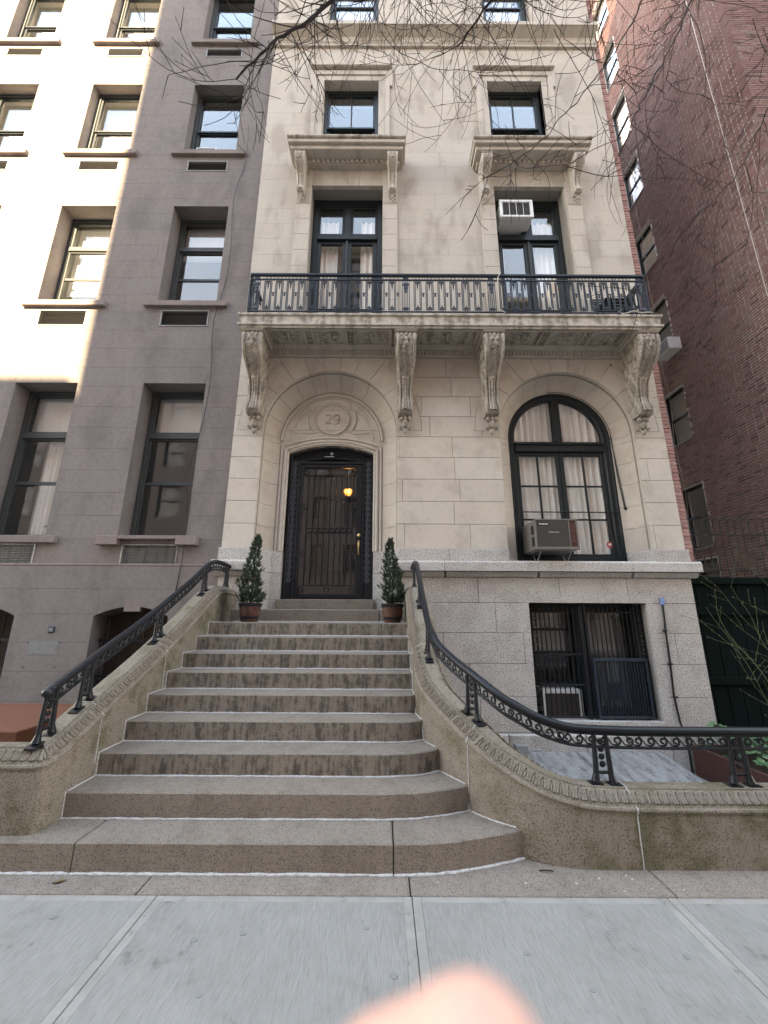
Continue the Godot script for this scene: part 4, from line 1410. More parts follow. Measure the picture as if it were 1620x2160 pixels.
func _basement_window(t: Node3D) -> void:
	var x0 := 2.26
	var x1 := 4.09
	var y0 := 0.10
	var y1 := 1.79
	var z := ZF
	var rv := B.new()
	rv.box(Vector3(x0 - 0.1, y0 - 0.1, z - 0.5), Vector3(x0 - 0.001, y1, z - 0.003))
	rv.box(Vector3(x1 + 0.001, y0 - 0.1, z - 0.5), Vector3(x1 + 0.1, y1, z - 0.003))
	rv.box(Vector3(x0, y1 + 0.001, z - 0.5), Vector3(x1, y1 + 0.1, z - 0.003))
	rv.box(Vector3(x0 - 0.001, y0 - 0.1, z - 0.5), Vector3(x1 + 0.001, y0, z + 0.02))
	part(t, "reveal", rv, M.gran[1])
	# sash window behind
	var zz := z - 0.36
	var fr := B.new()
	bar(fr, x0 + 0.05, y0, x0 + 0.13, y1, zz - 0.08, zz)
	bar(fr, x1 - 0.13, y0, x1 - 0.05, y1, zz - 0.08, zz)
	bar(fr, 3.08, y0, 3.24, y1, zz - 0.08, zz + 0.02)
	bar(fr, x0 + 0.13, y1 - 0.08, x1 - 0.13, y1, zz - 0.08, zz - 0.001)
	bar(fr, x0 + 0.13, y0, x1 - 0.13, y0 + 0.05, zz - 0.08, zz - 0.001)
	var f := part(t, "basement_frame", fr, M.frame)
	sash(f, "sash", x0 + 0.13, y0 + 0.43, 3.08, y1 - 0.08, zz - 0.03, 0.05, [], [1.02, 1.38], M.frame, 0.045)
	sash(f, "sash", 3.24, y0 + 0.05, x1 - 0.13, y1 - 0.08, zz - 0.03, 0.05, [], [], M.frame)
	part(t, "blind", one_box(Vector3(3.2, 0.2, z - 0.56), Vector3(4.0, 1.75, z - 0.55)), M.grey_cloth)
	part(t, "blind", one_box(Vector3(2.35, 0.95, z - 0.56), Vector3(3.1, 1.75, z - 0.55)), M.grey_cloth)
	# iron grille with key borders
	var zg := z - 0.14
	var g := B.new()
	bar(g, x0 + 0.01, y0 + 0.02, x1 - 0.01, y0 + 0.045, zg - 0.012, zg + 0.012, 0.003)
	bar(g, x0 + 0.01, y1 - 0.15, x1 - 0.01, y1 - 0.13, zg - 0.012, zg + 0.012, 0.003)
	bar(g, x0 + 0.15, 1.0, 3.08, 1.03, zg - 0.012, zg + 0.012, 0.003)
	bar(g, x0 + 0.15, 0.56, 3.08, 0.59, zg - 0.012, zg + 0.012, 0.003)
	bar(g, 3.07, y0, 3.13, y1 - 0.02, zg - 0.025, zg + 0.025, 0.004)
	bar(g, 3.16, y0, 3.20, y1 - 0.02, zg - 0.02, zg + 0.02, 0.004)
	var gr := part(t, "window_grille", g, M.iron)
	var ks := key_strip(y1 - y0 - 0.06)
	var km := ks.mesh()
	part(gr, "key_border", km, M.iron, at(x0 + 0.08, y0 + 0.04, zg))
	part(gr, "key_border", km, M.iron, at(x1 - 0.08, y0 + 0.04, zg))
	for sx in [x0 + 0.012, x1 - 0.012]:
		part(gr, "key_border", km, M.iron, Transform3D(Basis(Vector3.UP, PI / 2), Vector3(sx, y0 + 0.04, zg - 0.085)))
	for k in 9:
		var b := B.new()
		b.tube(PackedVector3Array([Vector3(x0 + 0.2 + k * 0.075, y0 + 0.03, zg), Vector3(x0 + 0.2 + k * 0.075, y1 - 0.06, zg)]), 0.009, 6)
		part(gr, "bar", b, M.iron)
	for k in 10:
		var b := B.new()
		b.tube(PackedVector3Array([Vector3(3.26 + k * 0.072, y0 + 0.03, zg), Vector3(3.26 + k * 0.072, y1 - 0.06, zg)]), 0.008, 6)
		part(gr, "bar", b, M.iron)
	# heavier guard panel over the lower right half
	var gp := B.new()
	bar(gp, 3.2, 0.92, 4.03, 0.965, zg + 0.02, zg + 0.06, 0.004)
	bar(gp, 3.2, y0 + 0.02, 4.03, y0 + 0.055, zg + 0.02, zg + 0.06, 0.004)
	bar(gp, 3.2, y0 + 0.055, 3.235, 0.92, zg + 0.02, zg + 0.06, 0.004)
	bar(gp, 3.995, y0 + 0.055, 4.03, 0.92, zg + 0.02, zg + 0.06, 0.004)
	for k in 17:
		bar(gp, 3.262 + k * 0.043, y0 + 0.055, 3.274 + k * 0.043, 0.92, zg + 0.03, zg + 0.048, 0.002)
	for k in 12:
		gp.box(Vector3(3.235, 0.17 + k * 0.06, zg + 0.004), Vector3(3.995, 0.174 + k * 0.06, zg + 0.008))
	bar(gp, 3.42, 0.38, 3.62, 0.62, zg + 0.005, zg + 0.028, 0.004)
	part(gr, "guard_panel", gp, M.iron_blue)

func _balcony(t: Node3D) -> void:
	var z := ZF
	var x0 := -2.46
	var x1 := 4.67
	var zf := -5.85
	# slab with a moulded edge
	var prof := PackedVector2Array([Vector2(z - 0.02, 6.34), Vector2(zf - 0.1, 6.34), Vector2(zf - 0.085, 6.30), Vector2(zf - 0.03, 6.28), Vector2(zf - 0.03, 6.315), Vector2(zf, 6.325), Vector2(zf, 6.36), Vector2(zf - 0.02, 6.375), Vector2(zf - 0.02, 6.50), Vector2(zf + 0.005, 6.515), Vector2(zf + 0.005, 6.55), Vector2(zf - 0.03, 6.57), Vector2(z - 0.02, 6.575)])
	var root: MeshInstance3D = null
	for seg in [[x0, 0.35], [0.356, 1.84], [1.846, x1]]:
		var b := B.new()
		b.prismx(prof, seg[0], seg[1])
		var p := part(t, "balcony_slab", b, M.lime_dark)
		if root == null:
			root = p
	# moulded returns at the ends
	for s in 2:
		var e := B.new()
		var xx := x0 if s == 0 else x1
		var d := -1.0 if s == 0 else 1.0
		e.cbox(Vector3(minf(xx, xx + d * 0.03), 6.32, z), Vector3(maxf(xx, xx + d * 0.03), 6.365, zf + 0.003), 0.006)
		e.cbox(Vector3(minf(xx, xx + d * 0.035), 6.512, z), Vector3(maxf(xx, xx + d * 0.035), 6.56, zf + 0.008), 0.008)
		part(root, "end_moulding", e, M.lime_trim)
	# soffit: ribs and lozenge panels
	var bays := [[-2.06, 0.13], [0.57, 1.64], [2.06, 4.27]]
	var lz := B.new()
	var lp := PackedVector3Array([Vector3(-0.27, 0, 0), Vector3(0, 0, 0.15), Vector3(0.27, 0, 0), Vector3(0, 0, -0.15)])
	lz.tube(lp, 0.028, 4, true)
	for i in 4:
		lz.blob(Vector3(cos(TAU * i / 4.0) * 0.09, 0, sin(TAU * i / 4.0) * 0.05), Vector3(0.05, 0.04, 0.032), Basis(Vector3.UP, -TAU * i / 4.0))
	lz.blob(Vector3.ZERO, Vector3(0.03, 0.03, 0.03))
	for i in 2:
		lz.blob(Vector3((i - 0.5) * 0.3, 0, 0), Vector3(0.03, 0.014, 0.018))
	var lm := lz.mesh()
	var small := B.new()
	for i in 3:
		small.blob(Vector3(0, 0, -0.1 + i * 0.1), Vector3(0.035, 0.02, 0.04), Basis(), 6, 4)
	var smm := small.mesh()
	for bay in bays:
		var w: float = bay[1] - bay[0]
		var k := 3 if w > 1.5 else 1
		var ribs := B.new()
		ribs.cbox(Vector3(bay[0], 6.295, -5.99), Vector3(bay[1], 6.339, -5.95), 0.006)
		ribs.cbox(Vector3(bay[0], 6.295, -6.40), Vector3(bay[1], 6.339, -6.36), 0.006)
		ribs.cbox(Vector3(bay[0], 6.295, -6.36), Vector3(bay[0] + 0.05, 6.339, -5.99), 0.006)
		ribs.cbox(Vector3(bay[1] - 0.05, 6.295, -6.36), Vector3(bay[1], 6.339, -5.99), 0.006)
		for i in range(1, k):
			var x: float = bay[0] + w * i / k
			for o in [-0.085, 0.055]:
				ribs.cbox(Vector3(x + o, 6.298, -6.36), Vector3(x + o + 0.03, 6.339, -5.99), 0.006)
		part(root, "soffit_rib", ribs, M.lime_trim)
		for i in k:
			part(root, "lozenge", lm, M.lime_trim, at(bay[0] + w * (i + 0.5) / k, 6.335, -6.175))
			if i > 0:
				part(root, "soffit_leaf", smm, M.lime_trim, at(bay[0] + w * i / k, 6.335, -6.175))
	# egg-and-dart under the soffit
	var bed := B.new()
	bed.prismx(PackedVector2Array([Vector2(z - 0.02, 6.142), Vector2(z + 0.03, 6.142), Vector2(z + 0.035, 6.165), Vector2(z + 0.02, 6.18), Vector2(z + 0.05, 6.28), Vector2(z + 0.10, 6.30), Vector2(z + 0.10, 6.339), Vector2(z - 0.02, 6.339)]), HX0 + 0.3, HX1 - 0.3)
	part(root, "bed_mould", bed, M.lime_trim)
	var egg := tongue(0.052, 0.085, 0.032)
	var x := -1.98
	while x < 4.2:
		if not ((x > 0.18 and x < 0.55) or (x > 1.68 and x < 2.04)):
			part(root, "egg", egg, M.lime_trim, Transform3D(Basis(Vector3.RIGHT, 0.3), Vector3(x, 6.232, z + 0.04)))
		x += 0.0665
	# brackets
	for bx in [-2.24, 0.36, 1.85, 4.46]:
		part(t, "bracket_cap", one_box(Vector3(bx - 0.2, 6.25, z), Vector3(bx + 0.2, 6.338, -5.89), 0.02), M.lime_trim)
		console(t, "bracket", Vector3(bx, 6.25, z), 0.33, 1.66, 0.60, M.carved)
	_balcony_rail(t)

func _balcony_rail(t: Node3D) -> void:
	var zr := -5.90
	var x0 := -2.36
	var x1 := 4.54
	var yb := 6.585
	var rail := thing("balcony_railing", "black ornamental iron railing along the stone balcony", "railing", Vector3((x0 + x1) * 0.5, yb, zr))
	var h := B.new()
	for l in [[0.04, 0.012, 0.012], [0.695, 0.012, 0.014], [0.795, 0.02, 0.028]]:
		bar(h, x0, yb + l[0] - l[1], x1, yb + l[0] + l[1], zr - l[2], zr + l[2], 0.004)
		for xx in [x0, x1]:
			bar(h, xx - l[2], yb + l[0] - l[1], xx + l[2], yb + l[0] + l[1], ZF, zr - l[2] - 0.001, 0.004)
	part(rail, "rail", h, M.iron_blue)
	# one panel: nested frames joined by a knob, with a drop at the head and a bud at the foot
	var u := B.new()
	for o in [[0.062, 0.085, 0.655], [0.040, 0.115, 0.625]]:
		for s in [-1.0, 1.0]:
			u.obox(Vector3(s * o[0], (o[1] + o[2]) * 0.5, 0), Vector3(0.0135, o[2] - o[1], 0.014), Basis())
		u.obox(Vector3(0, o[1], 0), Vector3(o[0] * 2.0, 0.0135, 0.0145), Basis())
		u.obox(Vector3(0, o[2], 0), Vector3(o[0] * 2.0, 0.0135, 0.0145), Basis())
	u.ring(Vector3(0, 0.67, 0), 0.018, 0.005, Basis(), 10, 4)
	u.ring(Vector3(0, 0.068, 0), 0.018, 0.005, Basis(), 10, 4)
	u.blob(Vector3(0, 0.59, 0), Vector3(0.02, 0.022, 0.012), Basis(), 6, 4)
	u.blob(Vector3(0, 0.55, 0), Vector3(0.014, 0.03, 0.01), Basis(), 6, 4)
	u.blob(Vector3(0, 0.51, 0), Vector3(0.007, 0.03, 0.007), Basis(), 6, 4)
	u.blob(Vector3(0, 0.135, 0), Vector3(0.02, 0.022, 0.01), Basis(), 6, 4)
	u.blob(Vector3(0, 0.165, 0), Vector3(0.006, 0.025, 0.006), Basis(), 6, 4)
	u.blob(Vector3(0.0975, 0.39, 0), Vector3(0.018, 0.022, 0.014), Basis(), 6, 4)
	u.obox(Vector3(0.0975, 0.36, 0), Vector3(0.03, 0.012, 0.012), Basis())
	u.obox(Vector3(0.0975, 0.42, 0), Vector3(0.05, 0.012, 0.012), Basis())
	for s in 3:
		u.ring(Vector3(-0.065 + s * 0.065, 0.735, 0), 0.026, 0.006, Basis(), 8, 4)
	var um := u.mesh()
	# a denser panel that stands over each bracket and at the corners
	var d := B.new()
	for k in 5:
		d.obox(Vector3(-0.06 + k * 0.03, 0.36, 0), Vector3(0.011, 0.64, 0.014), Basis())
	for k in 3:
		d.blob(Vector3(0, 0.6 - k * 0.07, 0.005), Vector3(0.06 - k * 0.018, 0.05, 0.014), Basis(), 6, 4)
	d.blob(Vector3(0, 0.1, 0.005), Vector3(0.06, 0.04, 0.012), Basis(), 6, 4)
	d.obox(Vector3(0, 0.735, 0), Vector3(0.1, 0.03, 0.012), Basis())
	var dm := d.mesh()
	var w := 0.195
	var posts := [-2.24, 0.36, 1.85, 4.44]
	for i in posts.size():
		part(rail, "post_panel", dm, M.iron_blue, at(posts[i], yb, zr))
	for i in 3:
		var a: float = posts[i] + 0.12
		var e: float = posts[i + 1] - 0.12
		var k := int(round((e - a) / w))
		for j in k:
			part(rail, "panel", um, M.iron_blue, at(a + (e - a) * (j + 0.5) / k - 0.02, yb, zr))
	for xx in [x0, x1]:
		for j in 2:
			part(rail, "panel", um, M.iron_blue, Transform3D(Basis(Vector3.UP, PI / 2), Vector3(xx, yb, zr - 0.17 - j * 0.2)))
		part(rail, "post_panel", dm, M.iron_blue, Transform3D(Basis(Vector3.UP, PI / 2), Vector3(xx, yb, zr - 0.05)))

# ---------------------------------------------------------------- brownstone next door
func build_brownstone() -> void:
	var z := -6.58
	var x0 := -9.9
	var x1 := HX0 - 0.004
	var t := thing("brownstone_house", "brown stuccoed townhouse with deep plain window openings, partly in hard sunlight", "house", Vector3((x0 + x1) * 0.5, 0, z))
	var cols := [-3.81, -6.13, -8.5]
	var holes := []
	var rows := [[2.82, 5.65], [7.39, 9.77], [11.25, 13.33], [14.75, 16.9]]
	for c in cols:
		for r in rows:
			holes.append(rect(c - 0.565, r[0], c + 0.565, r[1]))
		for v in [[2.35, 2.69, 0.46], [6.86, 7.21, 0.455], [10.72, 11.0, 0.43], [14.25, 14.52, 0.42]]:
			holes.append(rect(c - v[2], v[0], c + v[2], v[1]))
	for c in [-3.93, -6.32, -8.7]:
		holes.append(seg_arch(c - 0.58, c + 0.58, -0.55, 1.55, 0.15))
	var ys := [-0.6, -0.1, 0.32, 0.74, 1.16, 1.58, 1.97, 2.33]
	ashlar(t, "stucco_block", x0, x1, ys, 1.7, holes, z + 0.03, 0.06, 0.003, 0.0, M.brown)
	part(t, "water_table", one_box(Vector3(x0, 2.331, z - 0.05), Vector3(x1, 2.37, z + 0.034), 0.008), M.brown_trim)
	ys = [2.371]
	while ys[-1] < 17.8:
		ys.append(ys[-1] + 0.4)
	ashlar(t, "stucco_block", x0, x1, ys, 1.6, holes, z, 0.05, 0.0035, 0.0, M.brown)
	# masonry behind, cut through at each opening
	var wall := B.new()
	var cuts := [-0.6, 0.9, 2.5, 4.4, 7.0, 8.5, 10.9, 12.2, 14.4, 15.9, 18.2]
	for i in cuts.size() - 1:
		var polys := [rect(x0, cuts[i], x1, cuts[i + 1])]
		for h in holes:
			var nxt := []
			for p in polys:
				for q in Geometry2D.clip_polygons(p, h):
					if not Geometry2D.is_polygon_clockwise(q):
						nxt.append(q)
			polys = nxt
		for p in polys:
			wall.prism(clean(p), z - 0.42, z - 0.045, 0.0, true)
	part(t, "wall", wall, M.brown[1])
	var shell := B.new()
	shell.box(Vector3(x0, -0.6, z - 3.4), Vector3(x1, 18.2, z - 3.2))
	shell.box(Vector3(x0, -0.6, z - 3.2), Vector3(x0 + 0.2, 18.2, z - 0.42))
	shell.box(Vector3(x1 - 0.2, -0.6, z - 3.2), Vector3(x1, 18.2, z - 0.42))
	for y in [-0.6, 2.0, 6.4, 10.3, 14.0, 18.0]:
		shell.box(Vector3(x0 + 0.2, y, z - 3.2), Vector3(x1 - 0.2, y + 0.2, z - 0.42))
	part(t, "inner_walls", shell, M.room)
	for ci in cols.size():
		var c: float = cols[ci]
		for ri in rows.size():
			var r: Array = rows[ri]
			var sill := B.new()
			var sy: float = r[0]
			if ri == 0 and ci == 0:
				sill.cbox(Vector3(c - 0.83, sy - 0.155, z - 0.05), Vector3(c - 0.49, sy - 0.002, z + 0.12), 0.008)
				sill.cbox(Vector3(c + 0.45, sy - 0.155, z - 0.05), Vector3(c + 0.79, sy - 0.002, z + 0.12), 0.008)
				sill.cbox(Vector3(c - 0.491, sy - 0.06, z - 0.05), Vector3(c + 0.451, sy - 0.003, z + 0.118), 0.004)
			else:
				sill.cbox(Vector3(c - 0.79, sy - 0.12, z - 0.05), Vector3(c + 0.79, sy - 0.002, z + 0.075), 0.008)
			part(t, "sill", sill, M.brown_trim)
			# window in a deep reveal
			var zz := z - (0.31 if ri < 2 else 0.2)
			var a := c - 0.565
			var e := c + 0.565
			var fr := B.new()
			bar(fr, a, r[0], a + 0.07, r[1], zz - 0.08, zz)
			bar(fr, e - 0.07, r[0], e, r[1], zz - 0.08, zz)
			bar(fr, a + 0.07, r[1] - 0.07, e - 0.07, r[1], zz - 0.08, zz)
			bar(fr, a + 0.07, r[0], e - 0.07, r[0] + 0.05, zz - 0.08, zz)
			var hgt: float = r[1] - r[0]
			var f := part(t, "window", fr, M.frame_grey)
			if ri < 2:
				var m1: float = r[0] + hgt * (0.68 if ri == 0 else 0.67)
				var m2: float = r[0] + hgt * 0.36
				part(f, "cross_rail", one_box(Vector3(a + 0.07, m1 - 0.05, zz - 0.07), Vector3(e - 0.07, m1 + 0.05, zz + 0.01), 0.006), M.frame_grey)
				sash(f, "sash", a + 0.07, m1 + 0.05, e - 0.07, r[1] - 0.07, zz - 0.02, 0.04, [], [], M.frame_grey)
				sash(f, "sash", a + 0.07, r[0] + 0.05, e - 0.07, m1 - 0.05, zz - 0.02, 0.035, [], [m2], M.frame_grey, 0.06)
			else:
				var mm: float = r[0] + hgt * 0.45
				sash(f, "sash", a + 0.07, mm, e - 0.07, r[1] - 0.07, zz - 0.02, 0.05, [], [], M.frame)
				sash(f, "sash", a + 0.07, r[0] + 0.05, e - 0.07, mm + 0.02, zz - 0.045, 0.05, [], [], M.frame)
			# what hangs behind the glass
			if ri == 0 and ci == 0:
				part(t, "blind", one_box(Vector3(a + 0.05, r[0] + 1.95, z - 0.53), Vector3(e - 0.05, r[1], z - 0.52)), M.blind)
			elif ri == 0 and ci == 1:
				part(t, "blind", one_box(Vector3(a + 0.05, r[0] + 1.95, z - 0.50), Vector3(e - 0.05, r[1], z - 0.49)), M.blind)
				part(t, "curtain", curtain(a + 0.35, e - 0.02, r[0] + 0.1, r[0] + 1.95, z - 0.58, 0.1, 0.03), M.cloth)
				part(t, "blind", one_box(Vector3(a + 0.05, r[0] + 0.05, z - 0.9), Vector3(e - 0.05, r[0] + 2.0, z - 0.89)), M.blind)
			elif ri == 1:
				part(t, "blind", one_box(Vector3(a + 0.05, r[0] + (1.5 if ci == 0 else 0.6), z - 0.53), Vector3(e - 0.05, r[1], z - 0.52)), M.blind)
			elif ci > 0:
				part(t, "blind", one_box(Vector3(a + 0.05, r[0] + 0.7, z - 0.53), Vector3(e - 0.05, r[1], z - 0.52)), M.blind)
		# ventilation louvres under the sills
		for v in [[2.35, 2.69, 0.46], [6.86, 7.21, 0.455], [10.72, 11.0, 0.43], [14.25, 14.52, 0.42]]:
			var fr := B.new()
			bar(fr, c - v[2], v[0], c - v[2] + 0.02, v[1], z - 0.05, z + 0.012, 0.003)
			bar(fr, c + v[2] - 0.02, v[0], c + v[2], v[1], z - 0.05, z + 0.012, 0.003)
			bar(fr, c - v[2] + 0.02, v[0], c + v[2] - 0.02, v[0] + 0.02, z - 0.05, z + 0.012, 0.003)
			bar(fr, c - v[2] + 0.02, v[1] - 0.02, c + v[2] - 0.02, v[1], z - 0.05, z + 0.012, 0.003)
			fr.box(Vector3(c - v[2], v[0], z - 0.16), Vector3(c + v[2], v[1], z - 0.12))
			var g := part(t, "vent", fr, M.galvanised if v[0] < 3.0 else M.grey_metal)
			var n := int((v[1] - v[0] - 0.04) / 0.028)
			for k in n:
				var sl := B.new()
				var yy: float = v[0] + 0.03 + k * 0.028
				sl.obox(Vector3(c, yy, z - 0.02), Vector3((v[2] - 0.021) * 2.0, 0.003, 0.032), Basis(Vector3.RIGHT, 0.6))
				part(g, "slat", sl, M.galvanised if v[0] < 3.0 else M.grille)
	# basement openings with iron gates
	for c in [-3.93, -6.32, -8.7]:
		var b := B.new()
		for k in 9:
			b.tube(PackedVector3Array([Vector3(c - 0.5 + k * 0.125, -0.5, z - 0.2), Vector3(c - 0.5 + k * 0.125, 1.55, z - 0.2)]), 0.011, 6)
		b.box(Vector3(c - 0.58, 1.16, z - 0.215), Vector3(c + 0.58, 1.2, z - 0.185))
		b.box(Vector3(c - 0.58, 0.62, z - 0.215), Vector3(c + 0.58, 0.66, z - 0.185))
		var g := part(t, "iron_gate", b, M.iron)
		var rg := B.new()
		for r in 3:
			for k in 9:
				rg.ring(Vector3(c - 0.53 + (k + (0.5 if r % 2 == 1 else 0.0)) * 0.125, 0.35 + r * 0.11, z - 0.19), 0.06, 0.008, Basis(), 10, 4)
		part(g, "gate_rings", rg, M.iron)
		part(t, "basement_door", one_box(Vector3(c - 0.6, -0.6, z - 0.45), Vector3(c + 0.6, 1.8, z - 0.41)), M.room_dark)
		part(t, "keystone", one_box(Vector3(c - 0.13, 1.62, z - 0.05), Vector3(c + 0.13, 1.80, z + 0.032), 0.006), M.brown_trim)
	# bell plate and the ghost of a removed plaque
	var bp := B.new()
	bp.cbox(Vector3(-5.165, 1.30, z + 0.03), Vector3(-5.07, 1.395, z + 0.045), 0.005)
	var bell := part(t, "bell_plate", bp, M.iron_blue)
	var bt := B.new()
	for i in 3:
		for j in 3:
			bt.cbox(Vector3(-5.147 + i * 0.022, 1.318 + j * 0.02, z + 0.045), Vector3(-5.13 + i * 0.022, 1.333 + j * 0.02, z + 0.049), 0.002)
	part(bell, "bell_buttons", bt, M.steel)
	var gp := B.new()
	gp.cbox(Vector3(-5.42, 0.98, z + 0.03), Vector3(-4.96, 1.17, z + 0.034), 0.0015)
	part(t, "plaque_patch", gp, M.patch)
	for k in 4:
		var sc := B.new()
		sc.blob(Vector3(-5.44 + (k % 2) * 0.48, 0.80 + (k / 2) * 0.36, z + 0.032), Vector3(0.012, 0.012, 0.006), Basis(), 6, 4)
		part(t, "screw_plug", sc, M.frame_grey)
	# a loose cable down the wall
	var cb := B.new()
	var pts := PackedVector3Array()
	for i in 25:
		var y := 12.0 - i * 0.42
		pts.append(Vector3(-3.02 + 0.06 * sin(i * 0.9) - 0.012 * i, y, z + 0.035 + 0.02 * sin(i * 1.7)))
	cb.tube(pts, 0.007, 5)
	part(t, "cable", cb, M.iron)

# ---------------------------------------------------------------- brick apartment house across the alley
func build_brick_house() -> void:
	var X := 8.0
	var zf := -6.35
	var t := thing("brick_apartment_house", "tall red brick apartment house beside the alley with one column of windows", "building", Vector3(X + 4.0, 0, zf - 5.0))
	var openings := []
	for r in [[2.35, 3.0], [3.3, 4.92], [6.15, 7.7], [9.0, 10.6], [11.8, 13.3], [14.5, 16.08], [17.0, 18.9], [19.9, 21.65], [22.7, 24.3]]:
		openings.append([9.75, 10.6, r[0], r[1]])
	# wall behind the bricks, in pieces round the windows
	var w := B.new()
	var zs := [-zf, 9.75, 10.6, 15.0]
	w.box(Vector3(X + 0.012, -1.0, -9.75), Vector3(X + 0.3, 26.0, zf + 0.012 - 0.024))
	w.box(Vector3(X + 0.012, -1.0, -15.0), Vector3(X + 0.3, 26.0, -10.6))
	var prev := -1.0
	for o in openings:
		w.box(Vector3(X + 0.012, prev, -10.6), Vector3(X + 0.3, o[2], -9.75))
		prev = o[3]
	w.box(Vector3(X + 0.012, prev, -10.6), Vector3(X + 0.3, 26.0, -9.75))
	w.box(Vector3(X + 0.3, -1.0, zf - 0.312), Vector3(16.0, 26.0, zf - 0.012))
	w.box(Vector3(X + 0.3, -1.0, -15.0), Vector3(16.0, 26.0, -14.7))
	w.box(Vector3(X + 2.5, -1.0, -14.7), Vector3(X + 2.7, 26.0, zf - 0.312))
	part(t, "wall", w, M.brick_mortar)
	# bricks: the nearest three hundred in view one by one, the others joined
	var L := 0.193
	var H := 0.051
	var P := 0.0677
	var tone := FastNoiseLite.new()
	tone.seed = 5
	tone.frequency = 0.22
	var list := []
	var row := 0
	var y := 0.4
	while y < 25.9:
		var zc := -zf + (0.0 if row % 2 == 0 else 0.105)
		if row % 2 == 1:
			list.append([X, y, -zf + 0.05, 0.1, 0])
		while zc < 14.9:
			var ln := L
			if rng.randf() < 0.13:
				ln = 0.095
			var a := zc
			var e := minf(zc + ln, 14.98)
			var ok := true
			for o in openings:
				if y + H > o[2] - 0.005 and y < o[3] + 0.005 and e > o[0] - 0.004 and a < o[1] + 0.004:
					if a < o[0] - 0.05:
						e = o[0] - 0.004
					elif e > o[1] + 0.05:
						a = o[1] + 0.004
					else:
						ok = false
					break
			if ok and e - a > 0.03:
				list.append([X, y, (a + e) * 0.5, e - a, 0])
			zc += ln + 0.0165
		# front face turned to the street
		if y > 6.0:
			var xc := X + (0.0 if row % 2 == 0 else 0.105)
			if row % 2 == 1:
				list.append([X + 0.05, y, 0.0, 0.095, 1])
			while xc < 11.0:
				list.append([xc + 0.1, y, 0.0, L, 1])
				xc += L + 0.0105
		y += P
		row += 1
	for b in list:
		var p := Vector3(b[0], b[1], -b[2] if b[4] == 0 else zf)
		var dist := p.distance_to(Vector3(0, 1.55, 0))
		var cx := p.x / (-p.z * 0.968 + (p.y - 1.55) * 0.251)
		b.append(dist + (100.0 if b[3] < 0.15 or cx > 0.945 or p.y < 3.6 else 0.0))
	list.sort_custom(func(p, q): return p[5] < q[5])
	var variants := []
	for k in 10:
		var b := B.new()
		b.colored = true
		b.col = brick_shade(tone, k * 3.7, k * 1.3)
		b.cbox(Vector3(-0.002, 0, -L * 0.5), Vector3(0.05, H, L * 0.5), 0.003)
		variants.append(b.mesh())
	var rest := B.new()
	rest.colored = true
	var n := 0
	for b in list:
		if n < 290 and b[4] == 0 and b[3] > 0.19:
			part(t, "brick", variants[rng.randi() % 10], M.brick, at(X + rng.randf_range(-0.003, 0.002), b[1], -b[2]))
			n += 1
			continue
		rest.col = brick_shade(tone, b[1], b[2] + b[0] * 0.7)
		var jut := rng.randf_range(-0.004, 0.002)
		if b[4] == 0:
			var z0: float = -b[2] - b[3] * 0.5
			var z1: float = -b[2] + b[3] * 0.5
			var xx: float = X + jut
			rest.quad(Vector3(xx, b[1], z0), Vector3(xx, b[1], z1), Vector3(xx, b[1] + H, z1), Vector3(xx, b[1] + H, z0))
			rest.quad(Vector3(xx, b[1], z1), Vector3(xx, b[1], z0), Vector3(xx + 0.02, b[1], z0), Vector3(xx + 0.02, b[1], z1))
			rest.quad(Vector3(xx, b[1] + H, z0), Vector3(xx, b[1] + H, z1), Vector3(xx + 0.02, b[1] + H, z1), Vector3(xx + 0.02, b[1] + H, z0))
			rest.quad(Vector3(xx, b[1], z1), Vector3(xx + 0.02, b[1], z1), Vector3(xx + 0.02, b[1] + H, z1), Vector3(xx, b[1] + H, z1))
			rest.quad(Vector3(xx + 0.02, b[1], z0), Vector3(xx, b[1], z0), Vector3(xx, b[1] + H, z0), Vector3(xx + 0.02, b[1] + H, z0))
		else:
			rest.box(Vector3(b[0] - b[3] * 0.5, b[1], zf - 0.03), Vector3(b[0] + b[3] * 0.5, b[1] + H, zf - jut))
	var rs := part(t, "brickwork", rest, M.brick)
	rs.set_meta("kind", "stuff")
	# the light line of a movement joint
	part(t, "movement_joint", one_box(Vector3(X - 0.004, 2.0, -7.115), Vector3(X + 0.01, 26.0, -7.10)), M.brick_mortar)
	# windows
	for i in openings.size():
		var o: Array = openings[i]
		var fr := B.new()
		var xa := X + 0.13
		for zz in [[-o[0] - 0.06, -o[0]], [-o[1], -o[1] + 0.06]]:
			fr.cbox(Vector3(xa, o[2], zz[0]), Vector3(xa + 0.07, o[3], zz[1]), 0.005)
		for yy in [[o[2], o[2] + 0.06], [o[3] - 0.07, o[3]], [(o[2] + o[3]) * 0.5 - 0.03, (o[2] + o[3]) * 0.5 + 0.03]]:
			fr.cbox(Vector3(xa, yy[0], -o[1] + 0.06), Vector3(xa + 0.07, yy[1], -o[0] - 0.06), 0.005)
		var f := part(t, "window", fr, M.frame)
		for hlf in 2:
			var ya: float = o[2] + 0.06 if hlf == 0 else (o[2] + o[3]) * 0.5 + 0.03
			var yb: float = (o[2] + o[3]) * 0.5 - 0.03 if hlf == 0 else o[3] - 0.07
			part(f, "pane", one_box(Vector3(xa + 0.03, ya, -o[1] + 0.06), Vector3(xa + 0.035, yb, -o[0] - 0.06)), M.glass)
		part(f, "sill", one_box(Vector3(X - 0.025, o[2] - 0.055, -o[1] - 0.02), Vector3(X + 0.14, o[2] - 0.001, -o[0] + 0.02), 0.006), M.brown_trim)
		if i in [2, 3]:
			part(f, "blind", one_box(Vector3(X + 0.26, o[2], -o[1]), Vector3(X + 0.27, o[3], -o[0])), M.pale_brick)
	# a wire hanging down the wall
	var wire := B.new()
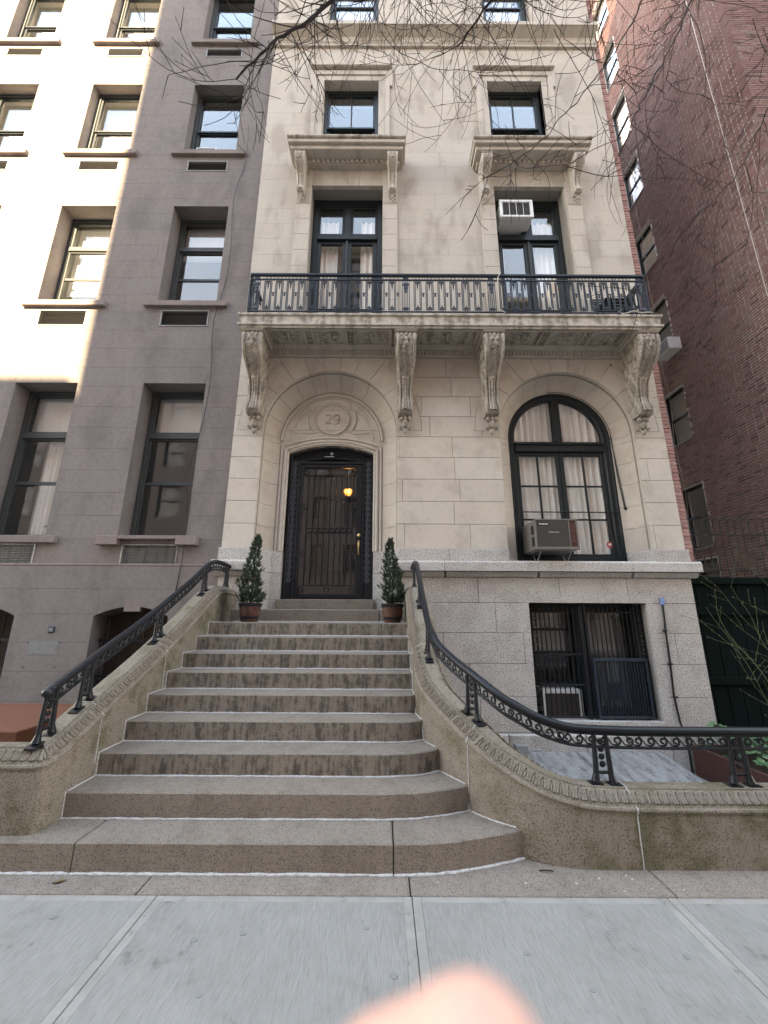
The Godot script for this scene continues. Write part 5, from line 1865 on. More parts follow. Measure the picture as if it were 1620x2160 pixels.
	var wp := PackedVector3Array()
	for i in 30:
		wp.append(Vector3(X - 0.03, 16.0 - i * 0.46, -10.05 - 0.012 * i + 0.05 * sin(i * 1.1)))
	wire.tube(wp, 0.006, 4)
	part(t, "cable", wire, M.rope)

func brick_shade(tone: FastNoiseLite, y: float, q: float) -> Color:
	var k := tone.get_noise_2d(q * 1.6, y) * 0.5 + rng.randf_range(-0.25, 0.25)
	var c := Color(0.19, 0.108, 0.095).lerp(Color(0.275, 0.178, 0.158), clampf(k + 0.35, 0.0, 1.0))
	if rng.randf() < 0.1:
		c = Color(0.12, 0.076, 0.07)
	if rng.randf() < 0.06 + 0.22 * clampf(tone.get_noise_2d(q * 2.0 + 40.0, y * 0.7), 0.0, 1.0):
		c = c.lerp(Color(0.27, 0.24, 0.215), 0.4)
	return c

# ---------------------------------------------------------------- stoop
const RIGHT_LINE := [[0.305, 6.42, 1.885], [0.305, 6.0, 1.90], [0.305, 5.7, 1.865], [0.305, 5.5, 1.77], [0.305, 5.2, 1.60], [0.305, 4.9, 1.42], [0.305, 4.6, 1.245], [0.308, 4.338, 1.09], [0.33, 4.15, 0.985], [0.36, 4.0, 0.91], [0.465, 3.78, 0.795], [0.56, 3.61, 0.715], [0.655, 3.46, 0.645], [0.78, 3.32, 0.56], [0.925, 3.215, 0.485], [1.03, 3.155, 0.44], [1.14, 3.115, 0.405], [1.25, 3.09, 0.38], [1.37, 3.08, 0.362], [1.7, 3.08, 0.348], [2.0, 3.08, 0.345], [2.6, 3.08, 0.345], [3.2, 3.08, 0.345], [3.8, 3.08, 0.345], [5.4, 3.08, 0.345]]
const LEFT_LINE := [[-2.26, 6.42, 1.885], [-2.26, 6.0, 1.90], [-2.26, 5.75, 1.87], [-2.26, 5.5, 1.755], [-2.26, 5.165, 1.56], [-2.26, 4.8, 1.365], [-2.26, 4.47, 1.195], [-2.26, 4.1, 1.02], [-2.26, 3.826, 0.901], [-2.26, 3.572, 0.785], [-2.26, 3.36, 0.685], [-2.262, 3.20, 0.615], [-2.270, 3.125, 0.592], [-2.295, 3.092, 0.583], [-2.34, 3.083, 0.58], [-2.46, 3.08, 0.58], [-2.8, 3.08, 0.58], [-3.6, 3.08, 0.58], [-4.6, 3.08, 0.58]]

# points of a line as [position of the inner edge, tangent, inward normal], evenly spaced
func trace(line: Array, left: bool, step := 0.05) -> Array:
	var c := Curve3D.new()
	var k := line.size()
	for i in k:
		var a: Array = line[maxi(i - 1, 0)]
		var d: Array = line[mini(i + 1, k - 1)]
		var p: Array = line[i]
		var tn := Vector3(d[0] - a[0], d[2] - a[2], -d[1] + a[1])
		var l0 := Vector3(p[0] - a[0], p[2] - a[2], p[1] - a[1]).length()
		var l1 := Vector3(d[0] - p[0], d[2] - p[2], d[1] - p[1]).length()
		tn = tn.normalized()
		c.add_point(Vector3(p[0], p[2], -p[1]), -tn * l0 / 3.0, tn * l1 / 3.0)
	c.bake_interval = 0.01
	var total := c.get_baked_length()
	var n := int(total / step)
	var out := []
	for i in n + 1:
		var s := total * i / n
		var p := c.sample_baked(s, true)
		var q := c.sample_baked(minf(s + 0.01, total), true) - c.sample_baked(maxf(s - 0.01, 0.0), true)
		var flat := Vector3(q.x, 0, q.z).normalized()
		var nn := Vector3.UP.cross(flat) if left else flat.cross(Vector3.UP)
		out.append([p, q.normalized(), nn, s])
	return out

func cheek_profile(bottom: float, yl: float) -> Array:
	return [[0.0, bottom - yl], [0.0, -0.03], [0.010, -0.026], [0.014, -0.014], [0.010, -0.002], [0.0, 0.002], [-0.004, 0.010], [-0.018, 0.034], [-0.045, 0.058], [-0.08, 0.072], [-0.092, 0.074], [-0.094, 0.084], [-0.200, 0.086], [-0.202, 0.074], [-0.215, 0.072], [-0.25, 0.058], [-0.275, 0.034], [-0.288, 0.008], [-0.29, -0.03], [-0.29, bottom - yl]]

func build_cheek(parent: Node3D, line: Array, left: bool, cuts: Array, bottom: float) -> void:
	var tr := trace(line, left, 0.03)
	var leaf := B.new()
	var lp := PackedVector3Array()
	for i in 9:
		var g := PI * i / 8.0
		lp.append(Vector3(-cos(g) * 0.021, -0.036 + sin(g) * 0.075, 0.006))
	leaf.tube(lp, 0.0085, 4)
	leaf.blob(Vector3(0, -0.008, 0.006), Vector3(0.007, 0.03, 0.009), Basis(), 5, 4)
	leaf.blob(Vector3(0.031, 0.0, 0.005), Vector3(0.008, 0.036, 0.009), Basis(), 5, 4)
	var lm := leaf.mesh()
	var start := 0
	for ci in cuts.size() + 1:
		var stop := tr.size() - 1
		if ci < cuts.size():
			for i in range(start, tr.size()):
				if absf(tr[i][0].x - cuts[ci][0]) < 0.03 and absf(-tr[i][0].z - cuts[ci][1]) < 0.03:
					stop = i
					break
		var face := []
		for i in range(start, stop + 1):
			var p: Vector3 = tr[i][0]
			var nn: Vector3 = tr[i][2]
			var pull := 0.0
			if i == start and ci > 0:
				pull = 0.003
			if i == stop and ci < cuts.size():
				pull = -0.003
			var row := PackedVector3Array()
			for q in cheek_profile(bottom, p.y):
				row.append(p + nn * q[0] + Vector3.UP * q[1] + Vector3(tr[i][1].x, 0, tr[i][1].z) * pull)
			face.append(row)
		var b := B.new()
		b.grid(face, false, false, left)
		for e in [0, face.size() - 1]:
			var r: PackedVector3Array = face[e]
			var poly := PackedVector2Array()
			for q in cheek_profile(bottom, tr[start if e == 0 else stop][0].y):
				poly.append(Vector2(q[0], q[1]))
			var idx := Geometry2D.triangulate_polygon(poly)
			for k in range(0, idx.size(), 3):
				b.tri(r[idx[k]], r[idx[k + 1]], r[idx[k + 2]])
		var front: bool = tr[(start + stop) / 2][0].z > -3.3
		var stone := part(parent, "cheek_stone", b, M.cheek_front if front else M.cheek)
		# carved leaves on the sloping band
		var sacc := 0.03
		for i in range(start, stop):
			if tr[i][3] - tr[start][3] >= sacc and tr[i][0].x < 3.0 and tr[i][0].x > -3.2:
				sacc += 0.062
				var p: Vector3 = tr[i][0]
				var nn: Vector3 = tr[i][2]
				var tn: Vector3 = tr[i][1]
				for side in 2:
					if side == 1 and (left or p.x > 1.2 or p.z < -5.0):
						continue
					var o := p + nn * (-0.034 if side == 0 else -0.258) + Vector3.UP * 0.044
					var outw := (nn * 0.55 + Vector3.UP * 0.6) if side == 0 else (-nn * 0.55 + Vector3.UP * 0.6)
					outw = (outw - tn * outw.dot(tn)).normalized()
					var up := outw.cross(tn) * (1.0 if left == (side == 1) else -1.0)
					if up.y < 0.0:
						up = -up
					var bx := up.cross(outw)
					part(stone, "carved_leaf", lm, M.band, Transform3D(Basis(bx, up, outw), o))
		# mortar in the joint after this stone
		if ci < cuts.size():
			var p: Vector3 = tr[stop][0]
			var nn: Vector3 = tr[stop][2]
			var pts := PackedVector3Array()
			for q in cheek_profile(maxf(bottom, p.y - 0.36), p.y).slice(0, 14):
				pts.append(p + nn * (q[0] + (0.001 if q[1] < 0.07 else 0.0)) + Vector3.UP * (q[1] + (0.001 if q[1] > 0.05 else 0.0)) + Vector3(rng.randf_range(-0.003, 0.003), 0, rng.randf_range(-0.003, 0.003)))
			var mb := B.new()
			mb.tube(pts, 0.0042, 5)
			part(parent, "mortar_joint", mb, M.mortar)
		start = stop

const RISE := 0.164
func step_y(i: int) -> float: return 0.172 + RISE * (i - 1)
func step_z(i: int) -> float: return 3.01 + 0.307 * (i - 1)

func build_stoop() -> void:
	var t := thing("stone_stoop", "wide weathered granite stoop of nine steps flaring into curved cheek walls", "stoop", Vector3(-0.98, 0, -4.5))
	var ends := {
		1: [[0.05, 3.01], [0.28, 3.018], [0.46, 3.045], [0.69, 3.11], [0.85, 3.165], [0.945, 3.205], [1.05, 3.3], [1.05, 3.6]],
		2: [[0.0, 3.317], [0.25, 3.337], [0.466, 3.40], [0.60, 3.455], [0.68, 3.495], [0.76, 3.56], [0.76, 3.8]],
		3: [[0.05, 3.624], [0.28, 3.665], [0.42, 3.735], [0.495, 3.795], [0.55, 3.86], [0.55, 4.1]],
		4: [[0.1, 3.931], [0.24, 3.955], [0.33, 3.995], [0.385, 4.035], [0.43, 4.1], [0.43, 4.4]],
		5: [[0.15, 4.238], [0.27, 4.255], [0.34, 4.29], [0.36, 4.6]]}
	for i in range(1, 10):
		var zf := step_z(i)
		var back := zf + (0.36 if i < 9 else 1.2)
		var curve: Array = ends.get(i, [[0.32, zf]])
		back = maxf(back, curve[curve.size() - 1][1])
		var pieces := [[-2.3, 9.0]]
		if i == 1:
			pieces = [[-4.6, -1.94], [-1.932, 0.066], [0.074, 9.0]]
		for pc in pieces:
			var line := PackedVector2Array()
			var x := maxf(pc[0], -4.6)
			line.append(Vector2(x, -zf))
			if pc[1] < 5.0:
				line.append(Vector2(pc[1], -zf))
				line.append(Vector2(pc[1], -back))
			else:
				for p in curve:
					if p[0] > x + 0.01:
						line.append(Vector2(p[0], -p[1]))
				if -line[line.size() - 1].y < back - 0.01:
					line.append(Vector2(line[line.size() - 1].x, -back))
			line.append(Vector2(x, -back))
			var y1 := step_y(i)
			var y0 := maxf(step_y(i - 1) - 0.3, -0.05) if i > 1 else -0.05
			# worn edge: the top surface takes the tread's tone, the front the streaked one
			var top := B.new()
			var side := B.new()
			var full := B.new()
			full.prismy(line, y0, y1, 0.009)
			for k in range(0, full.v.size(), 3):
				var dst := top if full.n[k].y > 0.3 else side
				for q in 3:
					dst.v.append(full.v[k + q])
					dst.n.append(full.n[k + q])
			var m := top.mesh()
			var a := []
			a.resize(Mesh.ARRAY_MAX)
			a[Mesh.ARRAY_VERTEX] = side.v
			a[Mesh.ARRAY_NORMAL] = side.n
			m.add_surface_from_arrays(Mesh.PRIMITIVE_TRIANGLES, a)
			m.surface_set_material(0, M.tread[i % 2])
			m.surface_set_material(1, M.riser if i > 2 else M.riser_low)
			var st := part(t, "landing" if i == 9 else "step", m, null)
			# mortar along the foot of the riser
			var foot := PackedVector3Array()
			var yb := step_y(i - 1) if i > 1 else 0.003
			var raw := PackedVector2Array()
			raw.append(line[0])
			for q in range(1, line.size() - (3 if pc[1] > 5.0 and i <= 5 else 2)):
				raw.append(line[q])
			var len_ := 0.0
			for q in raw.size() - 1:
				var d := raw[q].distance_to(raw[q + 1])
				var n := maxi(1, int(d / 0.05))
				for k in n:
					var pp := raw[q].lerp(raw[q + 1], float(k) / n)
					foot.append(Vector3(pp.x, yb + 0.002, pp.y + 0.004 + rng.randf_range(-0.004, 0.004)))
			foot.append(Vector3(raw[raw.size() - 1].x, yb, raw[raw.size() - 1].y + 0.004))
			var rad := []
			for k in foot.size():
				rad.append((0.013 if i == 1 else 0.0105) * rng.randf_range(0.6, 1.1))
			var mb := B.new()
			mb.tube(foot, rad, 6)
			part(st, "mortar_fillet", mb, M.mortar)
	# mortar where the treads meet the cheeks
	for i in range(2, 10):
		var y := step_y(i)
		var za := step_z(i)
		var zb := step_z(i + 1) if i < 9 else 6.2
		var pts := PackedVector3Array()
		for k in 9:
			pts.append(Vector3(-2.257 + rng.randf_range(-0.003, 0.003), y + 0.001, -lerpf(za, zb, k / 8.0)))
		pts.insert(0, Vector3(-2.257, step_y(i - 1), -za + 0.002))
		var mb := B.new()
		mb.tube(pts, 0.0062, 5)
		part(t, "mortar_joint", mb, M.mortar)
	var tr := trace(RIGHT_LINE, false, 0.04)
	var pts2 := PackedVector3Array()
	for i in range(tr.size() - 1, -1, -1):
		var p: Vector3 = tr[i][0]
		if p.x < 0.93 and p.z < -3.21:
			var lv := 0.172
			for s in range(2, 10):
				var fz: float = {2: 3.50, 3: 3.80, 4: 4.03, 5: 4.29}.get(s, step_z(s))
				if -p.z >= fz - 0.005:
					lv = step_y(s)
			if pts2.size() > 0 and lv > pts2[pts2.size() - 1].y + 0.05:
				pts2.append(Vector3(p.x - 0.002, lv, p.z))
			pts2.append(p * Vector3(1, 0, 1) + tr[i][2] * 0.002 + Vector3.UP * (lv + 0.001))
	var m2 := B.new()
	m2.tube(pts2, 0.006, 5)
	part(t, "mortar_joint", m2, M.mortar)
	# the step before the threshold
	for e in [[-2.28, -0.06], [-0.054, 0.33]]:
		part(t, "step", one_box(Vector3(e[0], 1.4, -6.6), Vector3(e[1], 1.665, -6.2), 0.012), M.tread[0])
	var mf := B.new()
	mf.tube(PackedVector3Array([Vector3(-2.2, 1.486, -6.197), Vector3(0.3, 1.486, -6.197)]), 0.01, 5)
	part(t, "mortar_joint", mf, M.mortar)
	build_cheek(t, RIGHT_LINE, false, [[0.305, 4.50], [0.665, 3.445], [1.695, 3.08], [3.6, 3.08]], -0.6)
	build_cheek(t, LEFT_LINE, true, [[-2.26, 4.47], [-2.26, 3.56]], -0.6)
	# solid core under the treads
	part(t, "core", one_box(Vector3(-2.3, -0.6, -6.45), Vector3(0.33, 1.0, -4.95)), M.joint)

# ---------------------------------------------------------------- handrails
func handrail(called: String, label: String, line: Array, left: bool, from: float, to: float, posts: Array) -> void:
	var tr := trace(line, left, 0.03)
	var pts := PackedVector3Array()
	var nor := []
	for q in tr:
		var s: float = q[3]
		if s >= from and s <= to:
			pts.append(q[0] + q[2] * -0.147 + Vector3.UP * (0.086 + 0.345))
			nor.append(q)
	var o := pts[0]
	var t := thing(called, label, "handrail", Vector3(o.x, 1.5, o.z), "iron handrails of the stoop")
	# drop at the wall end
	var rp := pts.duplicate()
	rp.insert(0, pts[0] + Vector3(0, -0.05, -0.05))
	var b := B.new()
	# flattened rail section swept along
	var rows := []
	for i in rp.size():
		var a := rp[maxi(i - 1, 0)]
		var d := rp[mini(i + 1, rp.size() - 1)]
		var tn := (d - a).normalized()
		var sd := tn.cross(Vector3.UP).normalized()
		var up := sd.cross(tn)
		var row := PackedVector3Array()
		for k in 12:
			var g := TAU * k / 12.0
			row.append(rp[i] + sd * cos(g) * 0.034 + up * sin(g) * 0.026)
		rows.append(row)
	b.grid(rows, true, true)
	for e in [0, rows.size() - 1]:
		for k in 12:
			b.tri(rp[e], rows[e][k], rows[e][(k + 1) % 12])
	part(t, "rail", b, M.iron)
	if left:
		var kb := B.new()
		kb.blob(rp[rp.size() - 1] + Vector3(0, -0.005, 0.01), Vector3(0.042, 0.036, 0.045))
		part(t, "knob", kb, M.iron)
	var low := PackedVector3Array()
	for p in pts:
		low.append(p + Vector3(0, -0.115, 0))
	var lb := B.new()
	lb.tube(low, 0.011, 6)
	var mid := PackedVector3Array()
	for p in pts:
		mid.append(p + Vector3(0, -0.03, 0))
	lb.tube(mid, 0.012, 6)
	part(t, "lower_rail", lb, M.iron)
	# running scroll between the rails
	var sc := B.new()
	var sp := PackedVector3Array()
	var sr := []
	for i in 15:
		var g := -PI * 0.5 + TAU * 1.05 * i / 14.0
		var r := 0.028 * (1.0 - 0.62 * i / 14.0)
		sp.append(Vector3(cos(g) * r, sin(g) * r, 0))
		sr.append(0.0075)
	sp.insert(0, Vector3(-0.035, -0.024, 0)); sr.insert(0, 0.005)
	sp.insert(0, Vector3(-0.062, 0.012, 0)); sr.insert(0, 0.0065)
	sp.insert(0, Vector3(-0.082, 0.034, 0)); sr.insert(0, 0.006)
	sc.tube(sp, sr, 5)
	var scm := sc.mesh()
	var acc := 0.05
	for i in range(1, pts.size() - 1):
		var s: float = nor[i][3] - from
		if s >= acc:
			acc += 0.085
			var tn := (pts[i + 1] - pts[i - 1]).normalized()
			var sd := tn.cross(Vector3.UP).normalized()
			part(t, "scroll", scm, M.iron, Transform3D(Basis(tn, sd.cross(tn), sd), pts[i] + Vector3(0, -0.072, 0)))
	# posts: two bars with rosettes between, on spreading feet
	for ps in posts:
		var best := 0
		for i in pts.size():
			if absf(pts[i].x - ps[0]) + absf(pts[i].z + ps[1]) < absf(pts[best].x - ps[0]) + absf(pts[best].z + ps[1]):
				best = i
		var top := pts[best] + Vector3(0, -0.02, 0)
		var q: Array = nor[best]
		var flat := Vector3(q[1].x, 0, q[1].z).normalized()
		var slope: float = q[1].y / maxf(0.2, Vector2(q[1].x, q[1].z).length())
		var sd: Vector3 = q[2]
		var y0 := -0.325
		var pb := B.new()
		for s in [-1.0, 1.0]:
			var foot_y: float = y0 + slope * s * 0.055
			var col := PackedVector3Array([top + flat * s * 0.042, top + flat * s * 0.046 + Vector3(0, -0.12, 0), top + flat * s * 0.052 + Vector3(0, foot_y + 0.05, 0)])
			pb.tube(col, [0.015, 0.0165, 0.019], 6)
			pb.tube(PackedVector3Array([top + flat * s * 0.052 + Vector3(0, foot_y + 0.06, 0), top + flat * s * 0.062 + Vector3(0, foot_y + 0.012, 0)]), [0.02, 0.03], 8)
			pb.obox(top + flat * s * 0.066 + Vector3(0, foot_y - 0.002, 0), Vector3(0.085, 0.016, 0.075), Basis((flat + Vector3.UP * slope).normalized(), sd.cross((flat + Vector3.UP * slope).normalized()), sd))
		pb.tube(PackedVector3Array([top - flat * 0.05 + Vector3(0, y0 + 0.07, 0), top + flat * 0.05 + Vector3(0, y0 + 0.07, 0)]), 0.011, 6)
		var post := part(t, "post", pb, M.iron)
		var rs := B.new()
		for k in 4:
			rs.blob(top + Vector3(0, -0.06 - k * 0.048, 0), Vector3(0.024, 0.022, 0.01), Basis(flat, Vector3.UP, sd), 6, 4)
		part(post, "rosettes", rs, M.iron)

func build_railings() -> void:
	handrail("stoop_handrail", "black iron handrail climbing straight up beside the brownstone", LEFT_LINE, true, 0.05, 3.62, [[-2.4, 6.3], [-2.4, 5.53], [-2.4, 4.54], [-2.4, 3.57], [-2.4, 3.2]])
	handrail("stoop_handrail", "black iron handrail sweeping down in a curve over the cellar hatch", RIGHT_LINE, false, 0.05, 7.6, [[0.45, 6.1], [0.45, 5.25], [0.45, 4.35], [0.72, 3.62], [1.54, 3.22], [2.5, 3.22], [3.6, 3.22]])

# ---------------------------------------------------------------- areaway, fence, planters
func build_areaway() -> void:
	structure("areaway_floor", one_box(Vector3(-9.9, -0.61, -6.55), Vector3(8.0, -0.55, -3.36)), M.concrete)
	structure("alley_floor", one_box(Vector3(4.88, -0.61, -14.6), Vector3(8.0, -0.40, -6.56)), M.concrete)
	# cellar hatch: two sloping leaves of chequer plate
	var t := thing("cellar_hatch", "pale steel cellar hatch of two sloping chequer-plate leaves behind the curved railing", "hatch", Vector3(2.8, -0.5, -5.9))
	var slope := Basis(Vector3.RIGHT, atan2(0.17, 1.15))
	var fr := B.new()
	fr.obox(Vector3(2.75, -0.50, -5.87), Vector3(2.5, 0.22, 1.3), slope)
	part(t, "frame", fr, M.grey_metal)
	var stud := B.new()
	stud.colored = false
	for s in 2:
		var o := Transform3D(slope, Vector3(2.16 + s * 1.19, -0.373, -5.87))
		var lf := B.new()
		lf.cbox(Vector3(-0.59, -0.01, -0.64), Vector3(0.59, 0.01, 0.64), 0.003)
		var leaf := part(t, "leaf", lf, M.galvanised, o)
		var st := B.new()
		for i in 34:
			for k in 36:
				var sg := PI / 4 if (i + k) % 2 == 0 else -PI / 4
				var c := o * Vector3(-0.56 + i * 0.034, 0.0105, -0.61 + k * 0.035)
				var ax := slope * Vector3(cos(sg), 0, sin(sg)) * 0.013
				var bx := slope * Vector3(-sin(sg), 0, cos(sg)) * 0.004
				var up := slope * Vector3(0, 0.0025, 0)
				_stud(st, c, ax, bx, up)
		var sp := part(leaf, "chequer_studs", st, M.galvanised)
		sp.set_meta("kind", "stuff")
		var hd := B.new()
		var c0 := o * Vector3(-0.05 if s == 0 else 0.0, 0.012, -0.40)
		hd.tube(PackedVector3Array([c0 + Vector3(-0.1, 0, 0), c0 + Vector3(-0.07, 0.045, 0), c0 + Vector3(0.07, 0.045, 0), c0 + Vector3(0.1, 0, 0)]), 0.009, 6)
		part(leaf, "handle", hd, M.steel)
	# planter in the right corner with ivy
	var p := thing("planter", "dark brown planter full of green ivy beside the cellar hatch", "planter", Vector3(5.4, -0.55, -5.0))
	var pw := B.new()
	pw.cbox(Vector3(4.36, -0.55, -6.4), Vector3(4.40, -0.16, -3.42), 0.006)
	pw.cbox(Vector3(4.40, -0.55, -3.47), Vector3(7.4, -0.16, -3.42), 0.006)
	pw.cbox(Vector3(4.40, -0.55, -6.4), Vector3(7.4, -0.16, -6.36), 0.006)
	part(p, "box", pw, M.corten_dark)
	part(p, "soil", one_box(Vector3(4.40, -0.55, -6.36), Vector3(7.4, -0.24, -3.47)), M.soil)
	var shapes := []
	for k in 3:
		var b := B.new()
		for q in 420:
			var x := rng.randf_range(4.44, 6.2)
			var z := rng.randf_range(-6.3, -3.5)
			var mound := 0.26 + 0.10 * sin(x * 3.3 + z * 2.1) + 0.06 * sin(z * 5.0)
			var c := Vector3(x, -0.2 + maxf(0.0, mound) * sqrt(rng.randf()), z)
			_ivy_leaf(b, c, rng.randf_range(0.05, 0.1))
		shapes.append(b)
		var iv := part(p, "ivy", b, M.ivy[k])
		iv.set_meta("kind", "stuff")
	# low planter on the brownstone side
	var q := thing("planter", "rust brown planter box in front of the brownstone basement", "planter", Vector3(-4.2, -0.55, -4.6))
	var qb := B.new()
	qb.cbox(Vector3(-5.4, -0.55, -4.22), Vector3(-3.39, 0.51, -4.18), 0.008)
	qb.cbox(Vector3(-3.43, -0.55, -5.4), Vector3(-3.39, 0.51, -4.22), 0.008)
	qb.cbox(Vector3(-5.4, -0.55, -5.44), Vector3(-3.39, 0.51, -5.4), 0.008)
	part(q, "box", qb, M.corten)
	part(q, "lid", one_box(Vector3(-5.4, -0.55, -5.4), Vector3(-3.43, 0.50, -4.22)), M.corten)
	# board gate and the railing over it, across the alley
	var g := thing("board_gate", "dark green board gate closing the alley under the spiked railing", "gate", Vector3(6.4, -0.5, -6.95))
	for k in 13:
		var x := 5.02 + k * 0.23
		part(g, "board", one_box(Vector3(x, -0.5, -7.0 - 0.004 * (k % 2)), Vector3(x + 0.222, 2.2, -6.965 - 0.004 * (k % 2)), 0.006), M.green_dark)
	var gf := B.new()
	for y in [[-0.5, -0.38], [0.55, 0.66], [1.62, 1.76], [2.13, 2.24]]:
		gf.cbox(Vector3(4.9, y[0], -6.96), Vector3(8.0, y[1], -6.92), 0.006)
	gf.cbox(Vector3(4.9, -0.5, -7.0), Vector3(5.02, 2.5, -6.91), 0.006)
	gf.cbox(Vector3(6.7, -0.5, -6.955), Vector3(6.78, 2.24, -6.915), 0.006)
	part(g, "gate_frame", gf, M.green_dark)
	var f := thing("spiked_railing", "black iron railing with hooked tips above the alley gate", "railing", Vector3(6.4, 2.25, -7.05))
	var rl := B.new()
	for y in [2.38, 3.0]:
		rl.cbox(Vector3(4.92, y - 0.012, -7.06), Vector3(8.0, y + 0.012, -7.04), 0.003)
	part(f, "rail", rl, M.iron)
	var hk := B.new()
	var hp := PackedVector3Array([Vector3(0, 0, 0), Vector3(0, 0.92, 0)])
	for i in 8:
		var a := PI * 0.92 * (i + 1) / 8.0
		hp.append(Vector3(0, 0.92 + sin(a) * 0.085, 0.085 - cos(a) * 0.085))
	hk.tube(hp, 0.0095, 6)
	var hm := hk.mesh()
	for k in 24:
		part(f, "bar", hm, M.iron, at(5.06 + k * 0.127, 2.26, -7.05))
	var st2 := B.new()
	st2.tube(PackedVector3Array([Vector3(4.98, 2.3, -7.0), Vector3(4.93, 4.3, -6.98), Vector3(4.9, 9.0, -6.9)]), 0.018, 6)
	part(f, "stay_cable", st2, M.frame_grey)
	# bare shrub in front of the gate
	var sh := thing("bare_shrub", "bare budding shrub with thin green-brown stems before the alley gate", "shrub", Vector3(5.6, -0.24, -6.0))
	var tw := B.new()
	var r2 := RandomNumberGenerator.new()
	r2.seed = 12
	for k in 15:
		var base := Vector3(5.55 + r2.randf_range(-0.25, 0.5), -0.24, -5.9 + r2.randf_range(-0.35, 0.35))
		var dir := Vector3(r2.randf_range(-0.55, 0.45), 1.0, r2.randf_range(-0.25, 0.35)).normalized()
		_shoot(tw, r2, base, dir, r2.randf_range(1.3, 2.5), 0.0075, 2)
	part(sh, "stems", tw, M.twig_green)

func _stud(b: B, c: Vector3, ax: Vector3, bx: Vector3, up: Vector3) -> void:
	for e in [[-ax, bx], [bx, ax], [ax, -bx], [-bx, -ax]]:
		_tri_up(b, c + e[0], c + e[1], c + up, up)

func _tri_up(b: B, p: Vector3, q: Vector3, r: Vector3, up: Vector3) -> void:
	if (q - p).cross(r - p).dot(up) > 0.0:
		b.tri(p, q, r)
	else:
		b.tri(q, p, r)

func _ivy_leaf(b: B, c: Vector3, s: float) -> void:
	var n := Vector3(rng.randf_range(-0.7, 0.7), 1.0, rng.randf_range(-0.4, 0.9)).normalized()
	var a := n.cross(Vector3(rng.randf_range(-1, 1), 0.1, rng.randf_range(-1, 1))).normalized()
	var d := n.cross(a)
	var tip := c + a * s - n * s * 0.25
	var l := c + d * s * 0.55 + a * s * 0.15 - n * s * 0.1
	var r := c - d * s * 0.55 + a * s * 0.15 - n * s * 0.1
	var k := c - a * s * 0.4
	b.tri(k, r, c + n * s * 0.06)
	b.tri(r, tip, c + n * s * 0.06)
	b.tri(tip, l, c + n * s * 0.06)
	b.tri(l, k, c + n * s * 0.06)

func _shoot(b: B, r: RandomNumberGenerator, p: Vector3, dir: Vector3, length: float, rad: float, depth: int) -> void:
	var k := maxi(3, int(length / 0.12))
	var pts := PackedVector3Array([p])
	var rr := [rad]
	var d := dir
	for i in k:
		d = (d + Vector3(r.randf_range(-0.16, 0.16), r.randf_range(-0.05, 0.09), r.randf_range(-0.16, 0.16))).normalized()
		pts.append(pts[pts.size() - 1] + d * (length / k))
		rr.append(lerpf(rad, 0.002, float(i + 1) / k))
		if depth > 0 and r.randf() < 0.28 and i > 1:
			var side := d.cross(Vector3(r.randf_range(-1, 1), r.randf_range(-1, 1), r.randf_range(-1, 1))).normalized()
			_shoot(b, r, pts[pts.size() - 1], (d * 0.6 + side * 0.7 + Vector3.UP * 0.15).normalized(), length * r.randf_range(0.2, 0.45), rr[rr.size() - 1] * 0.7, depth - 1)
		elif r.randf() < 0.5:
			b.blob(pts[pts.size() - 1] + d.cross(Vector3.UP) * 0.006, Vector3(0.006, 0.013, 0.006), Basis(), 5, 4)
	b.tube(pts, rr, 5)

# ---------------------------------------------------------------- small things
func lettering(parent: Node3D, called: String, text: String, size: float, m: Material, t: Transform3D) -> void:
	var tm := TextMesh.new()
	var fnt := SystemFont.new()
	fnt.font_names = PackedStringArray(["Droid Sans"])
	fnt.font_weight = 700
	tm.font = fnt
	tm.text = text
	tm.font_size = 32
	tm.pixel_size = size / 32.0
	tm.depth = 0.002
	part(parent, called, tm, m, t)

